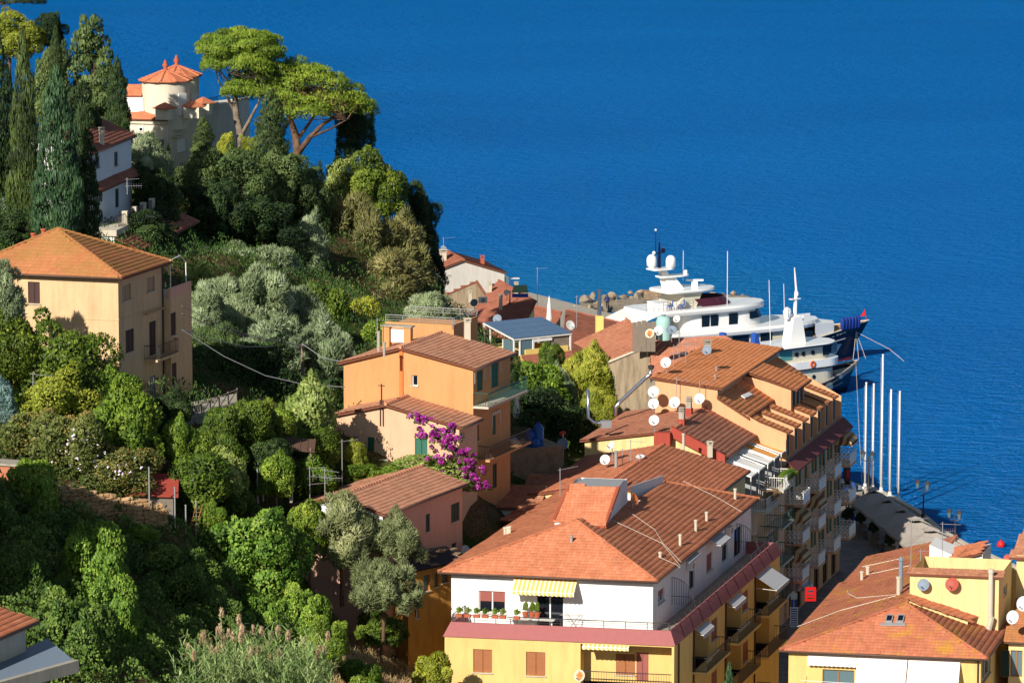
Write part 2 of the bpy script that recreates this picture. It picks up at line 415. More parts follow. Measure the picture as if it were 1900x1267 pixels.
# ---------------------------------------------------------------- terrain
_cp = [  # photo pixel + distance of visible ground
 (700, 1205, 283), (560, 1255, 262), (400, 1262, 250), (100, 1262, 232), (200, 1130, 250), (40, 1000, 256), (50, 905, 268),
 (300, 935, 273), (200, 985, 268), (400, 1000, 279), (520, 1060, 283), (640, 868, 300), (640, 935, 291), (330, 765, 291),
 (440, 800, 293), (560, 735, 318), (450, 610, 338), (700, 600, 368), (560, 510, 366), (400, 462, 376),
 (250, 440, 362), (345, 305, 408), (60, 430, 335), (540, 312, 408), (660, 420, 418), (800, 556, 436),
 (120, 770, 284), (10, 640, 300), (480, 900, 287), (600, 1130, 285), (860, 905, 303), (960, 850, 326), (980, 720, 352), (450, 700, 312),
]
_pts = [tuple(atd(*q)) for q in _cp]
_pts += [(-5, 292, 11.5), (-2, 300, 12.5), (2, 312, 13), (6, 330, 14), (8, 345, 14.5), (10, 372, 11), (5, 390, 10.5), (12, 400, 6), (0, 420, 7), (14, 430, 2.0),
  (8, 460, 1.6), (0, 500, 1.6), (-12, 470, 5), (-20, 500, 2), (-40, 470, 14), (-60, 440, 26), (-90, 420, 36), (-60, 360, 36), (-70, 300, 38),
  (-95, 330, 44), (-80, 250, 36), (-60, 220, 30), (-35, 200, 21), (-12, 220, 13), (3, 250, 7), (5, 270, 6), (0, 190, 18), (30, 190, 10), (-110, 180, 45),
  (-140, 300, 56), (-140, 420, 44), (-100, 500, 8), (-140, 520, 4), (-45, 520, -2), (-70, 520, -1), (-30, 300, 27.4)]
_P = np.array(_pts, dtype=np.float64)
def _tps(r2): return np.where(r2 > 1e-9, r2 * np.log(r2 + 1e-12), 0.0)
_n = len(_P)
_A = np.zeros((_n + 3, _n + 3))
_sx = 60.0
_XY = _P[:, :2] / _sx
_A[:_n, :_n] = _tps(((_XY[:, None, :] - _XY[None, :, :]) ** 2).sum(-1)) + np.eye(_n) * 0.004
_A[:_n, _n] = 1; _A[:_n, _n + 1:] = _XY; _A[_n, :_n] = 1; _A[_n + 1:, :_n] = _XY.T
_W = np.linalg.solve(_A, np.concatenate([_P[:, 2], np.zeros(3)]))
_bx = np.array([6, 6, 6, 14, 11, 17, 23, 23, 22, 17, 10, 10]); _by = np.array([100, 250, 274, 304, 312, 336, 359, 372, 420, 480, 505, 600])
def hz(x, y):
 x = np.atleast_1d(np.asarray(x, dtype=np.float64)); y = np.atleast_1d(np.asarray(y, dtype=np.float64))
 q = np.stack([x, y], -1) / _sx
 z = _tps(((q[:, None, :] - _XY[None, :, :]) ** 2).sum(-1)) @ _W[:_n] + _W[_n] + q @ _W[_n + 1:]
 z = z + 0.22 * np.sin(x * 0.9 + 1.3 * np.sin(y * 0.6)) * np.cos(y * 0.8 + np.sin(x * 0.4)) + 0.12 * np.sin(x * 2.3 + y * 1.7)
 z = np.where((y > 455) & (z > 1.6) & (x > -25), np.maximum(1.6, z - (y - 455) * 0.1), z)
 return np.where(x > np.interp(y, _by, _bx), -5.0, np.clip(z, -6, 60))
def ground(px, py):
 d = ray(px, py); ys = np.arange(190.0, 520.0, 0.5); t = ys / d.y
 x = d.x * t; z = CAM_H + d.z * t; h = hz(x, ys)
 k = int(np.argmax(h >= z))
 if h[k] < z[k]: k = len(ys) - 1
 return Vector((x[k], ys[k], h[k]))
def gz(x, y): return float(hz(x, y)[0])
def _groundmat():
 m, nt, b = nodes('hillside_soil')
 a = noise(nt, 0.25, 6, 0.7); f = noise(nt, 3.5, 6, 0.75)
 soil = ramp(nt, f, [(0.3, lin((62, 48, 34))), (0.5, lin((104, 82, 58))), (0.72, lin((140, 116, 84)))])
 grass = ramp(nt, f, [(0.3, lin((30, 44, 18))), (0.6, lin((62, 84, 32))), (0.8, lin((98, 104, 50)))])
 nt.links.new(mix(nt, ramp(nt, a, [(0.42, (0, 0, 0)), (0.58, (1, 1, 1))]), soil, grass), b.inputs['Base Color'])
 b.inputs['Roughness'].default_value = 1.0; b.inputs['Specular IOR Level'].default_value = 0.05
 bump(nt, b, f, 0.8, 0.15)
 return m
_xs = np.arange(-150, 34, 1.4); _ys = np.arange(150, 545, 1.5)
_gx, _gy = np.meshgrid(_xs, _ys)
_gzv = hz(_gx.ravel(), _gy.ravel())
_nx, _ny = len(_xs), len(_ys)
_i = np.arange((_ny - 1) * (_nx - 1)); _r, _cc = _i // (_nx - 1), _i % (_nx - 1)
_q = np.stack([_r * _nx + _cc, _r * _nx + _cc + 1, (_r + 1) * _nx + _cc + 1, (_r + 1) * _nx + _cc], -1)
struct(put('hillside', mesh_np('hillside', np.stack([_gx.ravel(), _gy.ravel(), _gzv], -1), _q, _groundmat(), smooth=True)))
# ---------------------------------------------------------------- sea
def _seamat():
 m, nt, b = nodes('sea_water')
 v1 = stretch(nt, 0.30, 0.62, 1.0); v2 = stretch(nt, 1.3, 2.2, 1.0)
 n1 = noise(nt, 1.0, 5, 0.62, v1); n2 = noise(nt, 1.0, 4, 0.6, v2); n3 = noise(nt, 1.0, 5, 0.6, stretch(nt, 0.006, 0.011, 1))
 deep = ramp(nt, n3, [(0.3, (0.0, 0.142, 0.46)), (0.7, (0.0, 0.176, 0.55))])
 g = N(nt, 'ShaderNodeNewGeometry'); sb = N(nt, 'ShaderNodeVectorMath', operation='SUBTRACT'); nt.links.new(g.outputs['Position'], sb.inputs[0]); sb.inputs[1].default_value = (12, 535, 0)
 ms = N(nt, 'ShaderNodeVectorMath', operation='MULTIPLY'); nt.links.new(sb.outputs[0], ms.inputs[0]); ms.inputs[1].default_value = (1 / 46, 1 / 75, 0)
 ln = N(nt, 'ShaderNodeVectorMath', operation='LENGTH'); nt.links.new(ms.outputs[0], ln.inputs[0])
 sh = ramp(nt, ln.outputs['Value'], [(0.1, (1, 1, 1)), (0.9, (0, 0, 0))])
 col = mix(nt, sh, deep, (0.004, 0.2, 0.5))
 ad = N(nt, 'ShaderNodeMath', operation='MULTIPLY_ADD'); nt.links.new(n2, ad.inputs[0]); ad.inputs[1].default_value = 0.45; nt.links.new(n1, ad.inputs[2])
 bp = N(nt, 'ShaderNodeBump'); bp.inputs['Strength'].default_value = 1.0; bp.inputs['Distance'].default_value = 2.2; nt.links.new(ad.outputs[0], bp.inputs['Height'])
 nt.nodes.remove(b)
 df = N(nt, 'ShaderNodeBsdfDiffuse'); nt.links.new(col, df.inputs[0]); nt.links.new(bp.outputs[0], df.inputs['Normal'])
 gl = N(nt, 'ShaderNodeBsdfGlossy'); gl.inputs['Color'].default_value = (0.45, 0.72, 1.0, 1); gl.inputs['Roughness'].default_value = 0.15; nt.links.new(bp.outputs[0], gl.inputs['Normal'])
 ms2 = N(nt, 'ShaderNodeMixShader'); ms2.inputs[0].default_value = 0.03
 nt.links.new(df.outputs[0], ms2.inputs[1]); nt.links.new(gl.outputs[0], ms2.inputs[2]); nt.links.new(ms2.outputs[0], nt.nodes['Material Output'].inputs[0])
 return m
_S = 16000
_mb = MB(); _mb.poly([(-_S, -2000, 0), (_S, -2000, 0), (_S, 2 * _S, 0), (-_S, 2 * _S, 0)])
struct(mk('sea', _mb, _seamat()))
# ---------------------------------------------------------------- promenade along the harbour (z = 1.2) with its stone edge
def _pave():
 m, nt, b = nodes('paving')
 br = N(nt, 'ShaderNodeTexBrick'); br.inputs['Scale'].default_value = 1.0; br.inputs['Mortar Size'].default_value = 0.02
 br.inputs['Brick Width'].default_value = 0.9; br.inputs['Row Height'].default_value = 0.45
 br.inputs['Color1'].default_value = (*lin((150, 140, 128)), 1); br.inputs['Color2'].default_value = (*lin((172, 162, 150)), 1); br.inputs['Mortar'].default_value = (*lin((104, 98, 90)), 1)
 nt.links.new(stretch(nt, 1, 1, 1), br.inputs['Vector'])
 nt.links.new(mix(nt, noise(nt, 0.7, 5), br.outputs[0], lin((128, 118, 106)), 'MULTIPLY'), b.inputs['Base Color'])
 b.inputs['Roughness'].default_value = 0.8
 return m
ZST = 1.2
_edge = [atz(1558, 890, ZST), atz(1592, 902, ZST), atz(1640, 916, ZST), atz(1700, 948, ZST), atz(1745, 985, ZST), atz(1800, 1016, ZST), atz(1905, 1062, ZST), atz(2300, 1200, ZST)]
_poly = [(p.x, p.y, -4) for p in _edge] + [(60, 150, -4), (6, 150, -4), (6, 274, -4), (12, 304, -4), (10, 312, -4), (18, 342, -4), (22, 361, -4), (22, 398, -4)]
_mb = MB(); _mb.prism(_poly, (0, 0, 4 + ZST)); struct(mk('promenade', _mb, _pave()))
_mb = MB()
for _a, _b in zip(_edge[:-1], _edge[1:]):
 _t = (_b - _a).normalized(); _nn = Vector((-_t.y, _t.x, 0))
 _mb.hexa(_a + Vector((0, 0, 0.004)) - _nn * 0.15, (_b - _a) * 0.998, _nn * 0.5, (0, 0, 0.13))
struct(mk('quay_edge', _mb, MAT['conc_l']))
_mb = MB(); _mb.prism([(18, 366, -4), (22, 404, -4), (23, 430, -4), (19, 470, -4), (14, 512, -4), (2, 535, -4), (-14, 540, -4), (-20, 500, -4), (-10, 440, -4), (4, 372, -4)], (0, 0, 5.4))
struct(mk('harbour_quay', _mb, MAT['conc']))
# ---------------------------------------------------------------- building kit
UP = Vector((0, 0, 1))
class Wall:
 """vertical wall, A left and B right seen from outside"""
 def __init__(s, A, B, z0, z1):
  s.A = Vector((A[0], A[1], 0)); s.B = Vector((B[0], B[1], 0)); s.z0, s.z1 = z0, z1
  s.L = (s.B - s.A).length; s.t = (s.B - s.A) / s.L; s.n = Vector((s.t.y, -s.t.x, 0)); s.ops = []
 def uz(s, px, py, off=0.0):
  p = atplane(px, py, s.A + s.n * off, s.n); return (p - s.A).dot(s.t), p.z
 def P(s, u, z, off=0.0):
  return s.A + s.t * u + s.n * off + UP * z
 def rect(s, x0, y0, x1, y1, off=0.0):
  ym, xm = (y0 + y1) / 2, (x0 + x1) / 2
  u0, u1 = s.uz(x0, ym, off)[0], s.uz(x1, ym, off)[0]
  return u0, s.uz(xm, y1, off)[1], u1, s.uz(xm, y0, off)[1]
 def cut(s, r): s.ops.append(r); return r
 def build(s, mb, mi=0, depth=0.22, top=None):
  us = sorted({0.0, s.L} | {min(max(q, 0), s.L) for o in s.ops for q in (o[0], o[2])})
  zs = sorted({s.z0, s.z1} | {min(max(q, s.z0), s.z1) for o in s.ops for q in (o[1], o[3])})
  for i in range(len(us) - 1):
   for j in range(len(zs) - 1):
    uc, zc = (us[i] + us[i + 1]) / 2, (zs[j] + zs[j + 1]) / 2
    if any(o[0] < uc < o[2] and o[1] < zc < o[3] for o in s.ops): continue
    mb.poly([s.P(us[i], zs[j]), s.P(us[i + 1], zs[j]), s.P(us[i + 1], zs[j + 1]), s.P(us[i], zs[j + 1])], mi)
  for o in s.ops:
   d = -(o[4] if len(o) > 4 else depth); u0, z0, u1, z1 = o[:4]
   z0, z1 = max(z0, s.z0), min(z1, s.z1)
   mb.poly([s.P(u0, z0), s.P(u0, z1), s.P(u0, z1, d), s.P(u0, z0, d)], mi)
   mb.poly([s.P(u1, z1), s.P(u1, z0), s.P(u1, z0, d), s.P(u1, z1, d)], mi)
   mb.poly([s.P(u0, z1), s.P(u1, z1), s.P(u1, z1, d), s.P(u0, z1, d)], mi)
   mb.poly([s.P(u1, z0), s.P(u0, z0), s.P(u0, z0, d), s.P(u1, z0, d)], mi)
  if top: mb.poly([s.P(0, s.z1), s.P(s.L, s.z1)] + [s.P(u, z) for u, z in top], mi)
  return mb
 def box(s, mb, u0, z0, u1, z1, o0, o1, mi=0):
  return mb.hexa(s.P(u0, z0, o0), s.t * (u1 - u0), UP * (z1 - z0), s.n * (o1 - o0), mi)
def louvre(W, mb, u0, z0, u1, z1, off, mi=0):
 W.box(mb, u0, z0, u1, z1, off, off + 0.03, mi)
 f = 0.05
 for a, b_ in ((u0, u0 + f), (u1 - f, u1)): W.box(mb, a, z0, b_, z1, off + 0.03, off + 0.055, mi)
 for a, b_ in ((z0, z0 + f), (z1 - f, z1)): W.box(mb, u0 + f, a, u1 - f, b_, off + 0.03, off + 0.054, mi)
 k = max(3, int((z1 - z0) / 0.13)); h = (z1 - z0 - 2 * f) / k
 for i in range(k):
  z = z0 + f + h * i
  mb.poly([W.P(u0 + f, z, off + 0.052), W.P(u1 - f, z, off + 0.052), W.P(u1 - f, z + h * 0.95, off + 0.032), W.P(u0 + f, z + h * 0.95, off + 0.032)], mi)
def win(W, r, kind, par, sh='brown_sh', fr='white_p', gl='glass', sill=True, cut=True, name='window', dep=0.2):
 """r = pixel box (x0,y0,x1,y1) or ('uz',u0,z0,u1,z1)"""
 u0, z0, u1, z1 = r[1:] if r[0] == 'uz' else W.rect(*r)
 if cut: W.cut((u0, z0, u1, z1, dep + 0.02))
 e = 0.002
 mb = MB(); o = -dep
 f = 0.07
 W.box(mb, u0, z0, u0 + f, z1, o, o + 0.07); W.box(mb, u1 - f, z0, u1, z1, o, o + 0.07)
 W.box(mb, u0 + f, z1 - f, u1 - f, z1, o, o + 0.068); W.box(mb, u0 + f, z0, u1 - f, z0 + f, o, o + 0.068)
 two = (u1 - u0) > 0.75
 if two and kind in ('glass', 'half', 'open'): W.box(mb, (u0 + u1) / 2 - 0.045, z0 + f, (u0 + u1) / 2 + 0.045, z1 - f, o, o + 0.066)
 wo = mk(name, mb, MAT[fr], par)
 if kind in ('glass', 'half', 'open'):
  p = MB(); p.poly([W.P(u0, z0, o + 0.02), W.P(u1, z0, o + 0.02), W.P(u1, z1, o + 0.02), W.P(u0, z1, o + 0.02)]); mk('pane', p, MAT[gl], wo)
 if kind == 'half':
  p = MB(); zz = z1 - (z1 - z0) * 0.48; um = (u0 + u1) / 2
  for a, b_ in ((u0 + f, um - 0.045), (um + 0.045, u1 - f)):
   W.box(p, a, zz, b_, z1 - f, o + 0.07, o + 0.10)
  mk('roller_shutter', p, MAT[sh], wo)
 if kind == 'closed':
  um = (u0 + u1) / 2
  for a, b_ in (((u0, um - 0.01), (um + 0.01, u1)) if two else ((u0, u1),)):
   p = MB(); louvre(W, p, a, z0, b_, z1, o + 0.07); mk('shutter', p, MAT[sh], wo)
 if kind == 'open':
  hw = (u1 - u0) / 2
  for a, b_ in ((u0 - hw - 0.02, u0 - 0.02), (u1 + 0.02, u1 + hw + 0.02)):
   p = MB(); louvre(W, p, a, z0, b_, z1, 0.012); mk('shutter', p, MAT[sh], wo)
 if sill:
  p = MB(); W.box(p, u0 - 0.08, z0 - 0.07, u1 + 0.08, z0 - e, -0.02, 0.09); mk('sill', p, MAT['conc_l'], wo)
 return wo
_tu = np.array([0.0, 0.18, 0.42, 0.80, 1.0]); _th = np.array([0.002, 0.0, 0.014, 0.014, 0.002])
def tile_arrays(poly, w=0.26, e=0.385, seed=0, lip=0.036):
 p = [Vector(q) for q in poly]; n = Vector((0, 0, 0))
 for i in range(len(p)): n += (p[i] - p[0]).cross(p[(i + 1) % len(p)] - p[0])
 n.normalize()
 if n.z < 0: n = -n
 u = UP.cross(n).normalized(); v = n.cross(u)
 if v.z < 0: u, v = -u, -v
 q = np.array([((a - p[0]).dot(u), (a - p[0]).dot(v)) for a in p])
 um, vm, ux, vx = q[:, 0].min(), q[:, 1].min(), q[:, 0].max(), q[:, 1].max()
 J, I = np.meshgrid(np.arange(int((ux - um) / w) + 1), np.arange(int((vx - vm) / e) + 1))
 U0 = um + J.ravel() * w; V0 = vm + I.ravel() * e
 cx, cy = U0 + w / 2, V0 + e * 0.45
 ins = np.zeros(len(cx), bool)
 for i in range(len(q)):
  x1, y1 = q[i]; x2, y2 = q[(i + 1) % len(q)]
  c = (y1 > cy) != (y2 > cy)
  if abs(y2 - y1) > 1e-9: ins ^= c & (cx < (x2 - x1) * (cy - y1) / (y2 - y1) + x1)
 U0, V0 = U0[ins], V0[ins]; k = len(U0)
 if k == 0: return np.zeros((0, 3)), np.zeros((0, 4), int)
 rs = np.random.RandomState(seed)
 V0 = V0 + rs.uniform(-0.005, 0.005, k); hj = rs.uniform(0.0, 0.006, k)
 hj += 0.02 * np.sin(U0 * 0.8 + seed) * np.cos(V0 * 0.9 + seed * 2) + (rs.rand(k) < 0.02) * 0.02; V0 = V0 + 0.012 * np.sin(U0 * 0.55 + seed)
 tu = np.tile(_tu * w, 3); tv = np.concatenate([np.full(5, 0.0), np.full(5, e + 0.03), np.full(5, 0.0)])
 thh = np.concatenate([_th + lip, _th + 0.004, np.full(5, -0.03)])
 uu = U0[:, None] + tu[None]; vv = V0[:, None] + tv[None]; hh = thh[None] + hj[:, None] + rs.uniform(-.004, .004, k)[:, None] * (tu[None] / w - 0.5)
 un, vn, nn, p0 = (np.array(a) for a in (u, v, n, p[0]))
 vs = p0 + uu[..., None] * un + vv[..., None] * vn + hh[..., None] * nn
 f = np.array([(i, i + 1, 6 + i, 5 + i) for i in range(4)] + [(10 + i, 11 + i, i + 1, i) for i in range(4)])
 fs = (np.arange(k) * 15)[:, None, None] + f[None]
 return vs.reshape(-1, 3), fs.reshape(-1, 4)
def ridge_line(mb, a, b, r=0.13, seg=0.42):
 a, b = Vector(a), Vector(b); L = (b - a).length; k = max(1, int(L / seg)); d = (b - a) / k
 for i in range(k):
  mb.tube([a + d * i + UP * 0.035, a + d * (i + 1.06) + UP * 0.015], [r, r * 0.84], 7)
def roof(par, polys, mat, ridges=(), w=0.26, e=0.385, th=0.14, gutters=(), seed=0, under='roof_under', lip=0.036):
 mb = MB(); V = []; F = []; nv = 0
 for i, p in enumerate(polys):
  mb.prism([Vector(q) - UP * 0.03 for q in p], (0, 0, -th))
  v, f = tile_arrays(p, w, e, seed + i, lip); V.append(v); F.append(f + nv); nv += len(v)
 ro = mk('roof', mb, MAT[under], par)
 t = put('roof_tiles', mesh_np('roof_tiles', np.concatenate(V), np.concatenate(F), MAT[mat]), ro); t['kind'] = 'stuff'
 if ridges:
  for a, b in ridges:
   mb = MB(); ridge_line(mb, a, b); mk('ridge_tiles', mb, MAT[mat], ro)
 if gutters:
  for a, b in gutters:
   mb = MB(); mb.tube([Vector(a) - UP * 0.09, Vector(b) - UP * 0.09], 0.075, 6); mk('gutter', mb, MAT['gutterm'], ro, smooth=True)
 return ro
MAT['gutterm'] = plain('gutterm', (92, 70, 60), 0.6)
def hip_roof(par, FL, FR, BR, BL, z, rise, mat, ov=0.5, hipback=True, hipfront=True, inset=None, **kw):
 """rectangular hip/gable roof on eave corners given in plan; ridge runs front to back"""
 FL, FR, BR, BL = (Vector((p[0], p[1], z)) for p in (FL, FR, BR, BL))
 mf, mb_ = (FL + FR) / 2 + UP * rise, (BL + BR) / 2 + UP * rise
 ax = (mb_ - mf).normalized(); hw = (FR - FL).length / 2
 r0 = mf + ax * (inset if inset else hw) if hipfront else mf
 r1 = mb_ - ax * hw if hipback else mb_
 polys = [[FR, BR, r1, r0], [BL, FL, r0, r1]]
 rg = [(r0, r1)]
 if hipfront: polys.append([FL, FR, r0]); rg += [(FL, r0), (FR, r0)]
 if hipback: polys.append([BR, BL, r1]); rg += [(BR, r1), (BL, r1)]
 return roof(par, polys, mat, rg, **kw), r0, r1
def chimney(par, base, h=0.9, w=0.3, kind='pipe', mat='conc', rot=0.2):
 mb = MB(); b = Vector(base) - UP * 0.25
 if kind == 'pipe':
  mb.lathe(b, [(w / 2, 0), (w / 2, h + 0.25 - 0.12), (w * 0.68, h + 0.13), (w * 0.68, h + 0.25), (0.01, h + 0.26)], 10)
 elif kind == 'tall':
  mb.lathe(b, [(w / 2, 0), (w / 2, h + 0.2)], 10); mb.lathe(b, [(w * 0.8, h + 0.25), (0.02, h + 0.5)], 10); mb.lathe(b, [(w / 2, h + .2), (w * .45, h + .25)], 10)
 else:
  mb.box(b, w, w, h + 0.1, rot); mb.box(b + UP * (h + 0.1), w * 1.25, w * 1.25, 0.06, rot)
  for sx in (-1, 1):
   for sy in (-1, 1):
    mb.box(b + UP * (h + 0.16) + Vector((math.cos(rot) * sx - math.sin(rot) * sy, math.sin(rot) * sx + math.cos(rot) * sy, 0)) * w * 0.42, 0.07, 0.07, 0.14, rot)
  mb.box(b + UP * (h + 0.3), w * 1.3, w * 1.3, 0.07, rot)
 return mk('chimney', mb, MAT[mat], par)
def rails(W, mb, pts, z, h=1.0, kind='bars'):
 """railing along a list of (u, off) points"""
 for (u0, o0), (u1, o1) in zip(pts[:-1], pts[1:]):
  a, b = W.P(u0, z, o0), W.P(u1, z, o1); L = (b - a).length; d = (b - a) / L; nn = Vector((-d.y, d.x, 0))
  mb.hexa(a + UP * (h - 0.05) - nn * 0.025, d * L, nn * 0.05, UP * 0.05)
  if kind == 'bars':
   mb.hexa(a + UP * 0.08 - nn * 0.015, d * L, nn * 0.03, UP * 0.03)
   k = max(2, int(L / 0.17))
   for i in range(k + 1): mb.hexa(a + d * (L * i / k - 0.01) - nn * 0.01 + UP * 0.02, d * 0.02, nn * 0.02, UP * (h - 0.06))
  elif kind == 'lines':
   for q in (0.33, 0.66): mb.hexa(a + UP * h * q - nn * 0.012, d * L, nn * 0.024, UP * 0.024)
   k = max(1, int(L / 1.4))
   for i in range(k + 1): mb.hexa(a + d * (L * i / k - 0.02) - nn * 0.02, d * 0.04, nn * 0.04, UP * h)
  elif kind == 'boards':
   for q in range(4): mb.hexa(a + UP * (0.06 + q * 0.225) - nn * 0.02, d * L, nn * 0.04, UP * 0.19)
  elif kind == 'lattice':
   mb.hexa(a + UP * 0.05 - nn * 0.02, d * L, nn * 0.04, UP * 0.06)
   mb.hexa(a + UP * 0.48 - nn * 0.02, d * L, nn * 0.04, UP * 0.05)
   k = max(2, int(L / 0.34)); s = L / k
   for i in range(k):
    for zz in (0.1, 0.52):
     for p0, p1 in (((i * s, zz), ((i + 1) * s, zz + 0.4)), (((i + 1) * s, zz), (i * s, zz + 0.4))):
      A, B = a + d * p0[0] + UP * p0[1], a + d * p1[0] + UP * p1[1]
      mb.tube([A, B], 0.026, 4, cap=False)
   for i in range(k + 1): mb.hexa(a + d * (s * i - 0.02) - nn * 0.02, d * 0.04, nn * 0.04, UP * h)
def balcony(W, u0, u1, z, dep, par, kind='bars', rm='iron', slab='st_yellow', h=1.0, sides=None, name='balcony'):
 mb = MB(); W.box(mb, u0, z - 0.16, u1, z, -0.02, dep); s = mk(name, mb, MAT[slab], par)
 mb = MB(); i = 0.04
 if sides:
  rails(W, mb, [(u0 + i, 0.0), (u0 + i, dep - i)], z, h, sides); rails(W, mb, [(u0 + i, dep - i), (u1 - i, dep - i)], z, h, kind); rails(W, mb, [(u1 - i, dep - i), (u1 - i, 0)], z, h, sides)
 else: rails(W, mb, [(u0 + i, 0.0), (u0 + i, dep - i), (u1 - i, dep - i), (u1 - i, 0)], z, h, kind)
 mk('railing', mb, MAT[rm], s); return s
def awning(W, u0, u1, zt, drop, out, mat, par, val=0.22, barrel=False, scallop=0.3):
 """fabric awning with scalloped valance; 'var' runs along the wall for the stripes"""
 n = max(2, int((u1 - u0) / (scallop / 4))); V = []; A = []; F = []
 rows = [(0.0, 0.0), (1.0, 1.0)] if not barrel else [(math.sin(a), 1 - math.cos(a)) for a in np.linspace(0, math.pi / 2, 7)]
 for j in range(len(rows) + 1):
  for i in range(n + 1):
   u = u0 + (u1 - u0) * i / n
   if j < len(rows): o, d = rows[j]; p = W.P(u, zt - drop * d, 0.04 + out * o)
   else: p = W.P(u, zt - drop - val * (0.7 + 0.3 * abs(math.sin(math.pi * (u - u0) / scallop))), 0.05 + out)
   V.append(p); A.append((u - u0) if not barrel else j * 0.12)
 m = n + 1
 for j in range(len(rows)):
  for i in range(n): F.append((j * m + i, j * m + i + 1, (j + 1) * m + i + 1, (j + 1) * m + i))
 if barrel:
  for uu in (u0, u1):
   k0 = len(V); V.append(W.P(uu, zt - drop, 0.04)); A.append(0.0)
   for j in range(len(rows)): V.append(W.P(uu, zt - drop * rows[j][1], 0.04 + out * rows[j][0])); A.append(j * 0.12)
   for j in range(len(rows) - 1): F.append((k0, k0 + 1 + j, k0 + 2 + j, k0))
  F = [f for f in F if True]
 V = np.array([tuple(p) for p in V])
 q = np.array([f if f[3] != f[0] else (f[0], f[1], f[2], f[2]) for f in F])
 tri = np.array([f[3] == f[2] for f in q])
 mb = MB(); mb.v = [tuple(p) for p in V]; mb.f = [tuple(f[:3]) if t else tuple(f) for f, t in zip(q.tolist(), tri)]; mb.m = [0] * len(mb.f)
 o = mk('awning', mb, MAT[mat], par)
 a = o.data.attributes.new('var', 'FLOAT', 'POINT'); a.data.foreach_set('value', A)
 fr = MB()
 for uu in (u0 + 0.05, u1 - 0.05): fr.tube([W.P(uu, zt - drop * 0.9, 0.03), W.P(uu, zt - drop, out)], 0.02, 5)
 fr.tube([W.P(u0, zt - drop, out + 0.02), W.P(u1, zt - drop, out + 0.02)], 0.03, 6)
 mk('awning_frame', fr, MAT['white_p'], o)
 return o
def row_frame(o, deg):
 a = Vector((math.sin(R(deg)), math.cos(R(deg)), 0)); l = Vector((-a.y, a.x, 0)); o = Vector((o[0], o[1], 0))
 return lambda s, t=0.0, z=0.0: o + a * s + l * t + UP * z     # s along the row, t to the left
